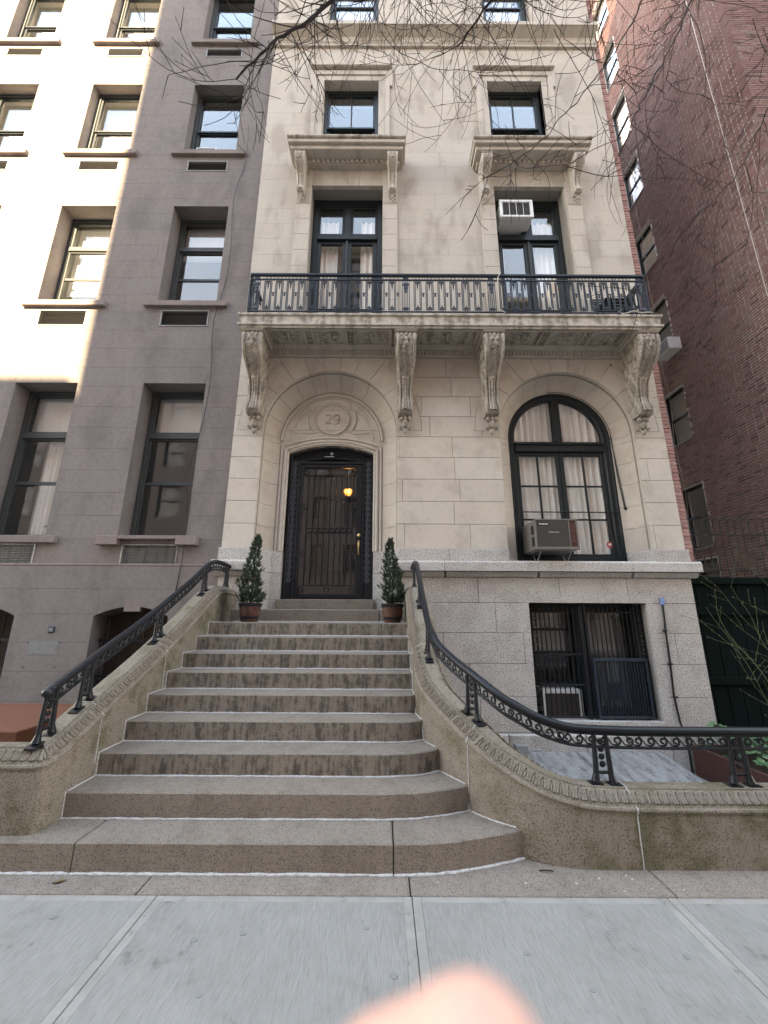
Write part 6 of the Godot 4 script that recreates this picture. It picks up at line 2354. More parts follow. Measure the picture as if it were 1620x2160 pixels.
func build_small_things() -> void:
	gum_spots()
	# brown air conditioner on the arched window's sill
	var a := thing("air_conditioner", "brown air conditioner with white lettering jutting from the arched window", "air conditioner", Vector3(2.7, 2.43, -6.5))
	var c := B.new()
	c.cbox(Vector3(2.37, 2.59, -6.86), Vector3(3.04, 3.07, -6.27), 0.01)
	part(a, "case", c, M.case_brown)
	var g := B.new()
	g.box(Vector3(2.395, 2.63, -6.27), Vector3(2.90, 3.045, -6.262))
	for k in 26:
		g.box(Vector3(2.395, 2.634 + k * 0.0158, -6.262), Vector3(2.90, 2.642 + k * 0.0158, -6.256))
	var gl := part(a, "grille", g, M.grille)
	var rim := B.new()
	bar(rim, 2.365, 3.05, 3.045, 3.075, -6.29, -6.25, 0.004)
	bar(rim, 2.365, 2.585, 2.392, 3.05, -6.29, -6.25, 0.004)
	bar(rim, 3.018, 2.585, 3.045, 3.05, -6.29, -6.25, 0.004)
	bar(rim, 2.392, 2.585, 3.018, 2.628, -6.29, -6.25, 0.004)
	bar(rim, 2.90, 2.628, 2.915, 3.05, -6.28, -6.252, 0.003)
	part(a, "front_rim", rim, M.case_brown)
	var pn := B.new()
	pn.box(Vector3(2.915, 2.628, -6.28), Vector3(3.018, 3.05, -6.262))
	bar(pn, 2.925, 2.86, 3.01, 2.98, -6.262, -6.256, 0.002)
	bar(pn, 2.925, 2.68, 3.01, 2.82, -6.262, -6.256, 0.002)
	part(a, "control_panel", pn, M.corten_dark)
	var sl := B.new()
	for y in [2.66, 2.84]:
		sl.box(Vector3(2.366, y, -6.42), Vector3(2.371, y + 0.14, -6.31))
	part(a, "side_louvre", sl, M.frame)
	part(a, "badge", one_box(Vector3(2.415, 2.965, -6.2565), Vector3(2.60, 3.015, -6.2535)), M.frame)
	lettering(a, "badge_lettering", "Friedrich", 0.033, M.white, at(2.507, 2.99, -6.252))
	lettering(a, "front_lettering", "F R I E D R I C H", 0.022, M.white_metal, at(2.665, 2.86, -6.2545))
	var leg := B.new()
	for x in [2.47, 2.95]:
		leg.tube(PackedVector3Array([Vector3(x, 2.59, -6.33), Vector3(x - 0.03, 2.43, -6.45)]), 0.008, 6)
		leg.tube(PackedVector3Array([Vector3(x, 2.59, -6.7), Vector3(x, 2.43, -6.6)]), 0.008, 6)
	leg.box(Vector3(2.40, 2.575, -6.8), Vector3(3.0, 2.59, -6.3))
	part(a, "support_legs", leg, M.steel)
	# white air conditioner in the balcony window's transom
	var w := thing("air_conditioner", "white air conditioner with dark grille sticking out high above the balcony", "air conditioner", Vector3(2.65, 9.38, -6.7))
	part(w, "case", one_box(Vector3(2.330, 9.385, -6.950), Vector3(2.975, 9.800, -6.485), 0.012), M.white_metal)
	var wr := B.new()
	bar(wr, 2.315, 9.760, 2.990, 9.820, -6.510, -6.445, 0.006)
	bar(wr, 2.315, 9.375, 2.990, 9.425, -6.510, -6.445, 0.006)
	bar(wr, 2.315, 9.425, 2.375, 9.760, -6.510, -6.445, 0.006)
	bar(wr, 2.930, 9.425, 2.990, 9.760, -6.510, -6.445, 0.006)
	for k in 3:
		bar(wr, 2.51 + k * 0.14, 9.425, 2.518 + k * 0.14, 9.76, -6.47, -6.455, 0.002)
	part(w, "front_rim", wr, M.white_metal)
	var wg := B.new()
	wg.box(Vector3(2.375, 9.425, -6.490), Vector3(2.930, 9.760, -6.482))
	for k in 18:
		wg.box(Vector3(2.375, 9.43 + k * 0.0185, -6.482), Vector3(2.93, 9.437 + k * 0.0185, -6.472))
	part(w, "grille", wg, M.grille)
	# air conditioner behind the basement grille
	var u := thing("air_conditioner", "white framed air conditioner behind the basement window bars", "air conditioner", Vector3(2.75, 0.1, -6.75))
	part(u, "case", one_box(Vector3(2.44, 0.10, -7.1), Vector3(3.04, 0.50, -6.76), 0.01), M.white_metal)
	var ur := B.new()
	bar(ur, 2.43, 0.44, 3.05, 0.50, -6.77, -6.74, 0.004)
	bar(ur, 2.43, 0.10, 2.48, 0.44, -6.77, -6.74, 0.004)
	bar(ur, 3.0, 0.10, 3.05, 0.44, -6.77, -6.74, 0.004)
	part(u, "front_rim", ur, M.white)
	var ug := B.new()
	ug.box(Vector3(2.48, 0.10, -6.762), Vector3(3.0, 0.44, -6.757))
	for k in 16:
		ug.box(Vector3(2.48, 0.11 + k * 0.02, -6.757), Vector3(3.0, 0.118 + k * 0.02, -6.75))
	part(u, "grille", ug, M.grille)
	# small one in the brownstone's third-floor window
	var s := thing("air_conditioner", "small white air conditioner in the brownstone window", "air conditioner", Vector3(-3.95, 11.25, -6.7))
	part(s, "case", one_box(Vector3(-4.16, 11.255, -7.0), Vector3(-3.72, 11.53, -6.66), 0.012), M.white_metal)
	var sg := B.new()
	sg.box(Vector3(-4.13, 11.285, -6.66), Vector3(-3.75, 11.50, -6.656))
	for k in 10:
		sg.box(Vector3(-4.13, 11.29 + k * 0.021, -6.656), Vector3(-3.75, 11.298 + k * 0.021, -6.648))
	part(s, "grille", sg, M.grey_metal)
	# one on the brick wall
	var k2 := thing("air_conditioner", "grey air conditioner jutting from the brick side wall behind the balcony", "air conditioner", Vector3(7.9, 8.6, -9.75))
	part(k2, "case", one_box(Vector3(7.66, 8.62, -10.1), Vector3(8.12, 8.98, -9.5), 0.015), M.white_metal)
	var kg := B.new()
	kg.box(Vector3(7.655, 8.66, -10.06), Vector3(7.66, 8.94, -9.54))
	for k in 5:
		kg.box(Vector3(7.645, 8.66, -10.05 + k * 0.11), Vector3(7.655, 8.94, -10.03 + k * 0.11))
	part(k2, "grille", kg, M.grey_metal)
	conifer(Vector3(-1.845, 1.484, -5.80), "young conifer in a wooden half barrel on the landing, by the straight handrail", 3)
	conifer(Vector3(0.125, 1.484, -5.80), "young conifer in a wooden half barrel on the landing, by the sweeping handrail", 8)
	# folding chair on the balcony
	var ch := thing("folding_chair", "black slatted folding chair on the balcony behind the railing", "chair", Vector3(4.05, 6.58, -6.25))
	for k in 6:
		part(ch, "back_slat", one_box(Vector3(3.86, 7.02 + k * 0.062, -6.36 - k * 0.012), Vector3(4.27, 7.055 + k * 0.062, -6.345 - k * 0.012), 0.003), M.iron)
	for k in 5:
		part(ch, "seat_slat", one_box(Vector3(3.86, 6.99, -6.34 + k * 0.075), Vector3(4.27, 7.005, -6.28 + k * 0.075), 0.003), M.iron)
	for x in [3.875, 4.255]:
		var lg := B.new()
		lg.tube(PackedVector3Array([Vector3(x, 7.38, -6.43), Vector3(x, 6.99, -6.33), Vector3(x, 6.585, -6.02)]), 0.012, 6)
		part(ch, "leg", lg, M.iron)
		var lg2 := B.new()
		lg2.tube(PackedVector3Array([Vector3(x + 0.02, 6.99, -6.0), Vector3(x + 0.02, 6.585, -6.40)]), 0.012, 6)
		part(ch, "leg", lg2, M.iron)
	var lounge := thing("deck_chair", "dark reclined deck chair at the end of the balcony", "chair", Vector3(4.42, 6.58, -6.3))
	for k in 7:
		part(lounge, "slat", one_box(Vector3(4.33 + k * 0.026, 6.86 + k * 0.075, -6.44), Vector3(4.36 + k * 0.026, 6.91 + k * 0.075, -6.06), 0.003), M.iron)
	for z in [-6.43, -6.07]:
		var lg := B.new()
		lg.tube(PackedVector3Array([Vector3(4.30, 6.585, z), Vector3(4.52, 7.42, z)]), 0.013, 6)
		lg.tube(PackedVector3Array([Vector3(4.50, 6.585, z), Vector3(4.38, 6.9, z)]), 0.012, 6)
		part(lounge, "leg", lg, M.iron)
	# cables on the balcony
	var cb := B.new()
	cb.tube(PackedVector3Array([Vector3(2.02, 7.42, -5.86), Vector3(1.96, 7.3, -5.855), Vector3(1.955, 6.9, -5.86), Vector3(1.95, 6.65, -5.86), Vector3(2.06, 6.60, -5.88)]), 0.007, 5)
	tag(part(self, "cord", cb, M.rope), "pale cord hanging over the balcony railing below the white air conditioner", "cord")
	var cb2 := B.new()
	var p2 := PackedVector3Array()
	for i in 13:
		p2.append(Vector3(4.02 + i * 0.045, 6.582 + 0.035 * sin(PI * i / 12.0), -5.86 - 0.02 * sin(i)))
	cb2.tube(p2, 0.009, 5)
	tag(part(self, "hose", cb2, M.rope), "pale hose lying on the balcony edge under the folding chair", "hose")
	# meter box, conduit and tag on the basement wall
	var mb := thing("junction_box", "small grey junction box on the basement wall beside the curved cheek", "box", Vector3(1.95, -0.25, -6.43))
	part(mb, "box", one_box(Vector3(1.855, -0.30, -6.44), Vector3(2.04, -0.17, -6.35), 0.008), M.grey_metal)
	part(mb, "lid", one_box(Vector3(1.865, -0.292, -6.35), Vector3(2.03, -0.178, -6.344), 0.003), M.grey_metal)
	var cd := thing("conduit", "dark conduit running down the granite beside the basement window, blue taped at its top", "pipe", Vector3(4.32, -0.05, -6.48))
	var cp := B.new()
	cp.tube(PackedVector3Array([Vector3(4.335, 1.78, -6.485), Vector3(4.325, 1.5, -6.485), Vector3(4.312, 1.38, -6.48), Vector3(4.305, 0.9, -6.485), Vector3(4.285, 0.44, -6.485), Vector3(4.31, 0.1, -6.48), Vector3(4.33, -0.1, -6.42), Vector3(4.33, -0.52, -6.42)]), 0.014, 7)
	part(cd, "pipe", cp, M.iron)
	part(cd, "tape", one_box(Vector3(4.305, 1.765, -6.495), Vector3(4.365, 1.875, -6.47), 0.004), M.blue_tape)
	for y in [0.9, 0.44, 1.38]:
		part(cd, "clip", one_box(Vector3(4.27, y - 0.012, -6.5), Vector3(4.335, y + 0.012, -6.466), 0.003), M.iron)
	# lit lantern in the vestibule
	var ln := thing("lantern", "lit amber lantern hanging in the vestibule behind the door bars", "lamp", Vector3(-0.70, 3.78, -7.6))
	var lb := B.new()
	lb.lathe(PackedVector2Array([Vector2(0.0, 3.84), Vector2(0.05, 3.85), Vector2(0.095, 3.93), Vector2(0.075, 3.97), Vector2(0.0, 3.98)]), Vector3(-0.70, 0, -7.6), 12)
	part(ln, "shade", lb, M.lamp)
	var lc := B.new()
	lc.tube(PackedVector3Array([Vector3(-0.70, 4.0, -7.6), Vector3(-0.70, 6.2, -7.6)]), 0.008, 5)
	part(ln, "chain", lc, M.brass)
	var om := OmniLight3D.new()
	om.name = "lantern_light"
	om.light_color = Color(1.0, 0.68, 0.32)
	om.light_energy = 0.015
	om.light_size = 0.07
	om.omni_range = 8.0
	om.omni_attenuation = 2.0
	om.shadow_enabled = true
	ln.add_child(om)
	om.position = Vector3(0, 0.12, 0.12)
	# orchid on the brownstone sill
	var oc := thing("orchid", "orchid in a white pot behind the sunlit brownstone window", "plant", Vector3(-5.95, 2.9, -7.1))
	var op := B.new()
	op.lathe(PackedVector2Array([Vector2(0.0, 0.0), Vector2(0.08, 0.0), Vector2(0.1, 0.13), Vector2(0.09, 0.13), Vector2(0.0, 0.12)]), Vector3(-5.80, 2.88, -7.05), 14)
	part(oc, "pot", op, M.white)
	var ol := B.new()
	for k in 7:
		var ga := TAU * k / 7.0
		var dd := Vector3(cos(ga), 0.0, sin(ga))
		ol.tube(PackedVector3Array([Vector3(-5.80, 3.0, -7.05), Vector3(-5.80, 3.09, -7.05) + dd * 0.09, Vector3(-5.80, 3.05, -7.05) + dd * 0.18]), [0.012, 0.022, 0.004], 5)
	ol.tube(PackedVector3Array([Vector3(-5.80, 3.0, -7.05), Vector3(-5.77, 3.4, -7.04), Vector3(-5.70, 3.6, -7.03), Vector3(-5.62, 3.55, -7.03)]), 0.006, 5)
	part(oc, "leaves", ol, M.needle[0])
	# litter on the granite strip
	var tw := B.new()
	tw.tube(PackedVector3Array([Vector3(0.99, 0.010, -3.06), Vector3(1.03, 0.016, -3.05), Vector3(1.08, 0.011, -3.055)]), 0.004, 5)
	tag(part(self, "twig", tw, M.bark), "short dark twig lying on the granite by the curved wall", "twig")
	var lf := B.new()
	lf.quad(Vector3(-1.98, 0.006, -2.92), Vector3(-1.94, 0.016, -2.90), Vector3(-1.90, 0.012, -2.94), Vector3(-1.94, 0.006, -2.96))
	lf.quad(Vector3(-1.94, 0.016, -2.90), Vector3(-1.98, 0.006, -2.92), Vector3(-1.94, 0.006, -2.96), Vector3(-1.90, 0.012, -2.94))
	tag(part(self, "dry_leaf", lf, M.leaf_dry), "dry brown leaf on the granite strip below the steps", "leaf")
	var rr := RandomNumberGenerator.new()
	rr.seed = 4
	for k in 9:
		var pb := B.new()
		var x := rr.randf_range(0.95, 1.6) if k < 6 else rr.randf_range(-1.0, 2.2)
		var z := rr.randf_range(-3.03, -2.86)
		pb.blob(Vector3(x, 0.006, z), Vector3(rr.randf_range(0.005, 0.012), 0.005, rr.randf_range(0.004, 0.009)), Basis(Vector3.UP, rr.randf() * 3.0), 6, 4)
		tag(part(self, "pebble", pb, M.mortar), "tiny pale crumb of mortar on the granite strip", "crumb", "mortar crumbs on the granite strip")

func gum_spots() -> void:
	var rr := RandomNumberGenerator.new()
	rr.seed = 31
	for k in 14:
		var b := B.new()
		var poly := PackedVector2Array()
		var c := Vector2(rr.randf_range(-1.9, 2.2), rr.randf_range(-2.75, -2.0))
		var rad := rr.randf_range(0.008, 0.02)
		for i in 12:
			poly.append(c + Vector2.from_angle(TAU * i / 12.0) * rad * rr.randf_range(0.8, 1.15))
		b.prismy(poly, 0.0, 0.0025, 0.001)
		tag(part(self, "gum_spot", b, M.patch), "flattened grey gum spot on the brushed concrete", "gum spot", "gum spots on the pavement")

func conifer(o: Vector3, label: String, seed_: int) -> void:
	var t := thing("potted_conifer", label, "plant", o, "conifers flanking the door")
	var r := RandomNumberGenerator.new()
	r.seed = seed_
	var tall := 0.94 if seed_ == 3 else 0.9
	var lean := Vector3(0.018, 0, 0.01) if seed_ == 3 else Vector3(-0.012, 0, 0.0)
	# half barrel of staves and two hoops
	var n := 15
	for k in n:
		var g0 := TAU * (k + 0.03) / n
		var g1 := TAU * (k + 0.97) / n
		var b := B.new()
		var rows := []
		for q in [[0.108, 0.0], [0.125, 0.06], [0.14, 0.15], [0.15, 0.255], [0.135, 0.255], [0.13, 0.20]]:
			var row := PackedVector3Array()
			for j in 3:
				var g := lerpf(g0, g1, j / 2.0)
				row.append(o + Vector3(cos(g) * q[0], q[1], -sin(g) * q[0]))
			rows.append(row)
		b.grid(rows, false)
		part(t, "stave", b, M.stave[r.randi() % 3])
	for q in [[0.118, 0.128, 0.04, 0.075], [0.147, 0.155, 0.205, 0.25]]:
		var b := B.new()
		b.lathe(PackedVector2Array([Vector2(q[0], q[2]), Vector2(q[0] + 0.006, q[2]), Vector2(q[1] + 0.004, q[3]), Vector2(q[1] - 0.004, q[3])]), o, 24, false)
		part(t, "hoop", b, M.iron)
	var so := B.new()
	so.lathe(PackedVector2Array([Vector2(0.135, 0.21), Vector2(0.0, 0.225)]), o, 14)
	part(t, "soil", so, M.soil)
	var st := B.new()
	st.tube(PackedVector3Array([o + Vector3(0, 0.2, 0), o + Vector3(0.01, 0.7, 0.005), o + Vector3(0.0, 1.16, 0)]), [0.014, 0.009, 0.003], 6)
	part(t, "trunk", st, M.bark)
	for layer in 3:
		var b := B.new()
		for k in 760:
			var f := pow(r.randf(), 1.25)
			var g := r.randf() * TAU
			var env := 0.185 * pow(1.0 - f, 0.72) * (0.72 + 0.28 * minf(1.0, f * 7.0)) + 0.012
			var lump := 0.84 + 0.2 * sin(g * 3.0 + f * 11.0 + seed_) + 0.16 * sin(g * 5.0 - f * 19.0 + seed_ * 2.0) + 0.1 * sin(g * 2.0 + f * 31.0)
			var rad := env * lump * sqrt(r.randf_range(0.25, 1.0))
			if sin(g * 2.0 + f * 23.0 + seed_ * 1.7) > 0.9 and rad > 0.05:
				continue
			var p := o + Vector3(cos(g) * rad, 0.26 + f * tall, sin(g) * rad) + lean * f + Vector3(0.03 * sin(f * 4.0 + seed_), 0, 0)
			var outw := Vector3(cos(g), 0, sin(g))
			var d := (outw * r.randf_range(0.4, 0.9) + Vector3.UP * r.randf_range(0.55, 1.1) + Vector3(r.randf_range(-0.3, 0.3), 0, r.randf_range(-0.3, 0.3))).normalized()
			var ln := r.randf_range(0.03, 0.085) * (1.0 - 0.35 * f)
			_sprig(b, r, p, d, ln)
		var fo := part(t, "foliage", b, M.needle[layer])
		fo.set_meta("kind", "stuff")

func _sprig(b: B, r: RandomNumberGenerator, p: Vector3, d: Vector3, ln: float) -> void:
	var s := d.cross(Vector3(r.randf_range(-1, 1), r.randf_range(-1, 1), r.randf_range(-1, 1))).normalized()
	var u := d.cross(s)
	var w := ln * 0.09
	for k in 4:
		var g := TAU * k / 4.0 + r.randf()
		var e := (d * 1.0 + (s * cos(g) + u * sin(g)) * 0.55).normalized()
		var q := p + d * ln * 0.14 * k
		var x := e.cross(d).normalized() * w
		b.tri(q - x, q + x, q + e * ln * 0.62)
	var x2 := s * w
	b.tri(p - x2, p + x2, p + d * ln)

# ---------------------------------------------------------------- street tree
func _twig(b: B, r: RandomNumberGenerator, p: Vector3, dir: Vector3, length: float, rad: float, depth: int, droop: float) -> void:
	var k := maxi(4, int(length / 0.065))
	var pts := PackedVector3Array([p])
	var rr := [rad]
	var d := dir
	var curl := Vector3(r.randf_range(-0.09, 0.09), r.randf_range(-0.02, 0.05), r.randf_range(-0.09, 0.09))
	for i in k:
		var f := float(i + 1) / k
		d = (d + curl + Vector3(r.randf_range(-0.09, 0.09), -droop * 0.6 + (droop * 1.3 if f > 0.7 else 0.0) + r.randf_range(-0.07, 0.07), r.randf_range(-0.09, 0.09))).normalized()
		pts.append(pts[pts.size() - 1] + d * (length / k))
		rr.append(lerpf(rad, 0.002, f))
		if depth > 0 and r.randf() < 0.22:
			var side := d.cross(Vector3(r.randf_range(-1, 1), r.randf_range(-1, 1), r.randf_range(-1, 1))).normalized()
			_twig(b, r, pts[pts.size() - 1], (d * 0.65 + side * 0.75).normalized(), length * r.randf_range(0.22, 0.5), maxf(0.003, rr[rr.size() - 1] * 0.65), depth - 1, droop * 0.8)
	b.tube(pts, rr, 4, false, false)

func build_trees() -> void:
	var t := thing("street_tree", "bare street tree whose twigs hang before the upper windows", "tree", Vector3(2.6, 0, 1.0))
	var tr := B.new()
	tr.tube(PackedVector3Array([Vector3(2.6, -0.05, 1.0), Vector3(2.62, 1.5, 1.0), Vector3(2.55, 3.2, 0.95), Vector3(2.5, 4.8, 0.8), Vector3(2.5, 6.6, 0.6)]), [0.2, 0.16, 0.145, 0.13, 0.09], 12)
	part(t, "trunk", tr, M.bark)
	var r := RandomNumberGenerator.new()
	r.seed = 77
	var limbs := [
		# thick limb that ends over the brownstone
		[[2.55, 5.2, 0.85], [1.9, 6.6, -0.2], [0.9, 7.9, -1.5], [0.1, 8.05, -2.3], [-0.56, 7.25, -2.56], [-0.93, 6.72, -2.52], [-1.12, 6.42, -2.5], [-1.31, 6.10, -2.5]],
		# limbs just above the view
		[[2.52, 6.0, 0.7], [2.2, 7.6, -0.8], [1.5, 8.9, -2.2], [0.6, 9.1, -3.0], [-0.4, 8.9, -3.3]],
		[[2.5, 6.4, 0.6], [2.6, 8.2, -0.9], [2.0, 9.0, -2.6], [1.3, 8.95, -3.3], [0.9, 8.7, -3.6]],
		# the long one crossing before the brick wall
		[[2.55, 5.5, 0.8], [3.1, 7.2, -0.8], [3.0, 7.45, -2.3], [2.62, 6.65, -2.5], [2.2, 5.85, -2.52], [1.95, 5.30, -2.52], [1.62, 4.85, -2.5]],
		[[2.55, 5.9, 0.75], [2.6, 7.6, -1.0], [2.55, 7.5, -2.4], [2.1, 6.6, -2.55], [1.6, 5.85, -2.55], [1.2, 5.35, -2.55], [0.75, 4.95, -2.5]],
		[[2.55, 5.0, 0.85], [3.9, 6.6, -0.9], [3.95, 7.3, -2.4], [3.55, 6.2, -2.7], [3.1, 5.35, -2.75], [2.6, 4.85, -2.75]]]
	var rads := [[0.08, 0.065, 0.05, 0.038, 0.030, 0.024, 0.019, 0.010], [0.07, 0.06, 0.045, 0.03, 0.012], [0.07, 0.055, 0.04, 0.028, 0.012], [0.06, 0.04, 0.02, 0.013, 0.009, 0.006, 0.003], [0.05, 0.03, 0.017, 0.011, 0.008, 0.0055, 0.003], [0.06, 0.035, 0.017, 0.011, 0.007, 0.004]]
	var twigs := B.new()
	for i in limbs.size():
		var cv := Curve3D.new()
		var L: Array = limbs[i]
		for k in L.size():
			var a: Array = L[maxi(k - 1, 0)]
			var e: Array = L[mini(k + 1, L.size() - 1)]
			var tn := Vector3(e[0] - a[0], e[1] - a[1], e[2] - a[2]) / 6.0
			cv.add_point(Vector3(L[k][0], L[k][1], L[k][2]), -tn, tn)
		cv.bake_interval = 0.05
		var total := cv.get_baked_length()
		var n := int(total / 0.09)
		var pts := PackedVector3Array()
		var rr := []
		for k in n + 1:
			var s := total * k / n
			var p := cv.sample_baked(s, true)
			pts.append(p + Vector3(r.randf_range(-1, 1), r.randf_range(-1, 1), r.randf_range(-1, 1)) * 0.012)
			var f: float = float(k) / n * (rads[i].size() - 1)
			var j: int = mini(int(f), rads[i].size() - 2)
			rr.append(lerpf(rads[i][j], rads[i][j + 1], f - j) * 0.78)
		var b := B.new()
		b.tube(pts, rr, 7)
		part(t, "limb", b, M.bark)
		for k in range(int(n * 0.42), n + 1):
			var p := pts[k]
			if p.z > -1.3:
				continue
			var chance: float = [0.8, 0.6, 0.6, 0.5, 0.5, 0.4][i]
			var cnt := 2 if i < 3 else 1
			for c in cnt:
				if r.randf() < chance:
					var tn := (pts[mini(k + 1, n)] - pts[k - 1]).normalized()
					var sd := Vector3(r.randf_range(-1, 1), r.randf_range(-0.9, 0.25), r.randf_range(-1, 0.6)).normalized()
					var d := (tn * 0.45 + sd * 0.9).normalized()
					_twig(twigs, r, p, d, r.randf_range(0.35, 1.25) * (1.25 if i in [1, 2] else 0.9), clampf(rr[k] * 0.4, 0.0026, 0.0055), 2, r.randf_range(0.02, 0.11))
	# long straight hanging shoots
	for k in 16:
		var p := Vector3(r.randf_range(-0.9, 2.4), 8.6, r.randf_range(-3.4, -2.5))
		_twig(twigs, r, p, Vector3(r.randf_range(-0.25, 0.25), -1.0, r.randf_range(-0.2, 0.1)).normalized(), r.randf_range(1.6, 2.9), 0.0042, 1, 0.03)
	var tg := part(t, "twigs", twigs, M.bark)
	tg.set_meta("kind", "stuff")

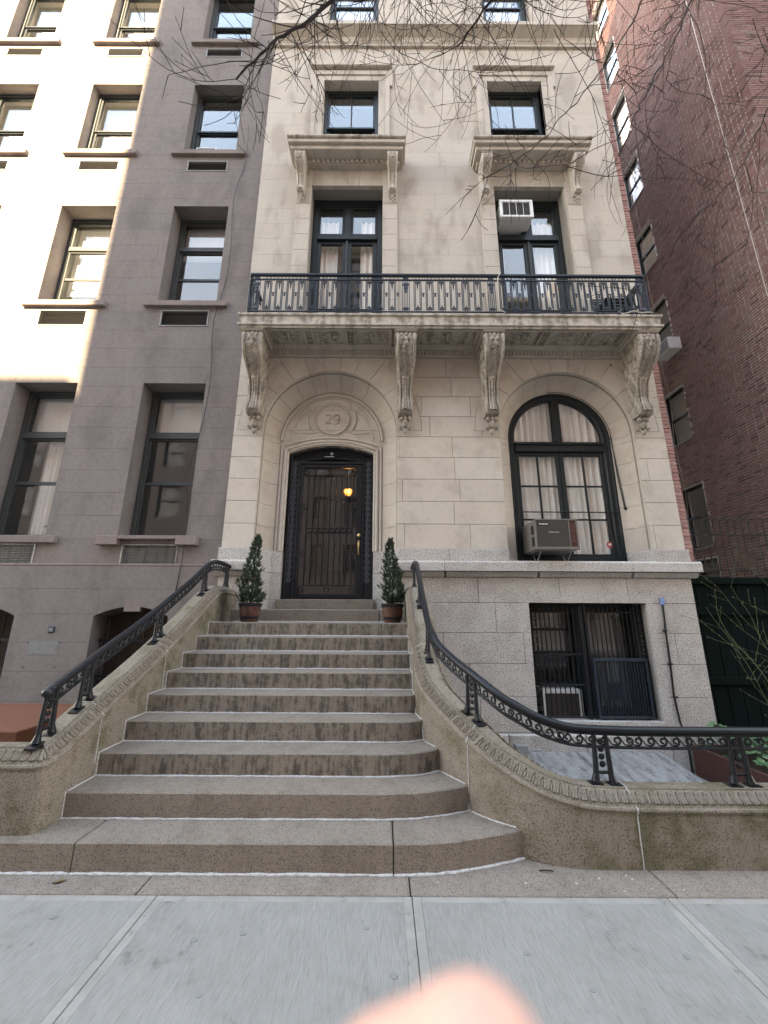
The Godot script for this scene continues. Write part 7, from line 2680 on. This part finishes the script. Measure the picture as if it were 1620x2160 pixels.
# ---------------------------------------------------------------- the hand that holds the camera
func build_hand() -> void:
	# joints in the phone's own axes (x right, y up, z towards the face), in metres: [a, b, radius a, radius b]
	var bones := [
		[Vector3(0.0112, -0.0676, -0.050), Vector3(0.0022, -0.081, -0.051), 0.0092, 0.0126],
		[Vector3(0.0022, -0.081, -0.051), Vector3(-0.008, -0.106, -0.046), 0.0126, 0.0122],
		[Vector3(-0.008, -0.106, -0.046), Vector3(0.002, -0.140, -0.022), 0.0112, 0.0118],
		[Vector3(-0.018, -0.098, -0.058), Vector3(-0.020, -0.120, -0.050), 0.0078, 0.009],
		[Vector3(-0.020, -0.120, -0.050), Vector3(-0.018, -0.148, -0.022), 0.009, 0.0115],
		[Vector3(-0.040, -0.104, -0.056), Vector3(-0.041, -0.125, -0.047), 0.0075, 0.0088],
		[Vector3(-0.041, -0.125, -0.047), Vector3(-0.036, -0.152, -0.020), 0.0088, 0.011],
		[Vector3(-0.058, -0.115, -0.048), Vector3(-0.058, -0.132, -0.040), 0.0066, 0.0076],
		[Vector3(-0.058, -0.132, -0.040), Vector3(-0.052, -0.155, -0.018), 0.0076, 0.010],
		[Vector3(0.002, -0.140, -0.022), Vector3(-0.008, -0.205, 0.030), 0.016, 0.020],
		[Vector3(-0.018, -0.148, -0.022), Vector3(-0.018, -0.205, 0.030), 0.016, 0.021],
		[Vector3(-0.036, -0.152, -0.020), Vector3(-0.028, -0.205, 0.030), 0.015, 0.021],
		[Vector3(-0.052, -0.155, -0.018), Vector3(-0.038, -0.205, 0.030), 0.014, 0.020],
		[Vector3(-0.005, -0.195, 0.025), Vector3(0.026, -0.160, 0.022), 0.018, 0.013],
		[Vector3(0.026, -0.160, 0.022), Vector3(0.034, -0.128, 0.012), 0.012, 0.0105],
		[Vector3(0.034, -0.128, 0.012), Vector3(0.032, -0.104, 0.002), 0.0105, 0.0085],
		[Vector3(-0.020, -0.205, 0.030), Vector3(-0.030, -0.29, 0.075), 0.024, 0.027]]
	var cell := 0.0032
	var lo := Vector3(-0.078, -0.31, -0.075)
	var hi := Vector3(0.056, -0.050, 0.11)
	var n := Vector3i(((hi - lo) / cell).ceil())
	var field := PackedFloat32Array()
	field.resize((n.x + 1) * (n.y + 1) * (n.z + 1))
	field.fill(1.0)
	var sx := n.x + 1
	var sxy := sx * (n.y + 1)
	for bn in bones:
		var a: Vector3 = bn[0]
		var c: Vector3 = bn[1]
		var m := maxf(bn[2], bn[3]) + 0.014
		var p0 := Vector3i(((a.min(c) - Vector3.ONE * m - lo) / cell).floor()).clamp(Vector3i.ZERO, n)
		var p1 := Vector3i(((a.max(c) + Vector3.ONE * m - lo) / cell).ceil()).clamp(Vector3i.ZERO, n)
		var ab := c - a
		var l2 := ab.length_squared()
		for z in range(p0.z, p1.z + 1):
			for y in range(p0.y, p1.y + 1):
				for x in range(p0.x, p1.x + 1):
					var p := lo + Vector3(x, y, z) * cell
					var h := clampf((p - a).dot(ab) / l2, 0.0, 1.0)
					var d := p.distance_to(a + ab * h) - lerpf(bn[2], bn[3], h)
					var i := x + y * sx + z * sxy
					var e := field[i]
					if e > 0.9:
						field[i] = d
					else:
						var k := 0.005
						var q := maxf(k - absf(e - d), 0.0) / k
						field[i] = minf(e, d) - q * q * k * 0.25
	# surface nets
	var vid := {}
	var vs := PackedVector3Array()
	for z in n.z:
		for y in n.y:
			for x in n.x:
				var i := x + y * sx + z * sxy
				var inside := 0
				for k in 8:
					if field[i + (k & 1) + ((k >> 1) & 1) * sx + ((k >> 2) & 1) * sxy] < 0.0:
						inside += 1
				if inside == 0 or inside == 8:
					continue
				var sum := Vector3.ZERO
				var cnt := 0
				for e in [[0, 1], [2, 3], [4, 5], [6, 7], [0, 2], [1, 3], [4, 6], [5, 7], [0, 4], [1, 5], [2, 6], [3, 7]]:
					var ka: int = e[0]
					var kb: int = e[1]
					var fa := field[i + (ka & 1) + ((ka >> 1) & 1) * sx + ((ka >> 2) & 1) * sxy]
					var fb := field[i + (kb & 1) + ((kb >> 1) & 1) * sx + ((kb >> 2) & 1) * sxy]
					if (fa < 0.0) != (fb < 0.0):
						var tt := fa / (fa - fb)
						sum += Vector3(ka & 1, (ka >> 1) & 1, (ka >> 2) & 1).lerp(Vector3(kb & 1, (kb >> 1) & 1, (kb >> 2) & 1), tt)
						cnt += 1
				vid[i] = vs.size()
				vs.append(lo + (Vector3(x, y, z) + sum / cnt) * cell)
	var st := SurfaceTool.new()
	st.begin(Mesh.PRIMITIVE_TRIANGLES)
	st.set_smooth_group(0)
	for p in vs:
		st.add_vertex(p)
	for i in vid:
		var z: int = i / sxy
		var y: int = (i % sxy) / sx
		var x: int = i % sx
		for ax in 3:
			var o: int = [1, sx, sxy][ax]
			var u: int = [sx, sxy, 1][ax]
			var w: int = [sxy, 1, sx][ax]
			var cu: int = [y, z, x][ax]
			var cw: int = [z, x, y][ax]
			if cu == 0 or cw == 0 or i + o >= field.size():
				continue
			var f0 := field[i]
			var f1 := field[i + o]
			if (f0 < 0.0) == (f1 < 0.0):
				continue
			if not (vid.has(i - u) and vid.has(i - w) and vid.has(i - u - w)):
				continue
			var q := [vid[i], vid[i - u], vid[i - u - w], vid[i - w]]
			if f0 < 0.0:
				q = [q[0], q[3], q[2], q[1]]
			for k in [0, 1, 2, 0, 2, 3]:
				st.add_index(q[k])
	st.generate_normals()
	var eye := Transform3D(Basis.from_euler(Vector3(atan(223.0 / 860.0), 0, deg_to_rad(0.3))), Vector3(0, 1.55, 0)).translated_local(Vector3(0, -0.0018, 0))
	var t := thing("hand", "blurred fingertip of a hand reaching up in front of the pavement", "hand", eye * Vector3(-0.02, -0.29, 0.075))
	part(t, "skin", st.commit(), M.skin, eye)
	var nb := B.new()
	nb.blob(Vector3(0.0098, -0.0735, -0.0597), Vector3(0.0055, 0.0075, 0.0016), Basis(Vector3.BACK, 0.18), 10, 6)
	part(t, "nail", nb, M.nail, eye)
	var sl := B.new()
	sl.tube(PackedVector3Array([Vector3(-0.026, -0.262, 0.060), Vector3(-0.032, -0.30, 0.082), Vector3(-0.05, -0.42, 0.14), Vector3(-0.07, -0.52, 0.20)]), [0.036, 0.042, 0.05, 0.056], 20)
	part(t, "sleeve", sl, M.sleeve, eye)
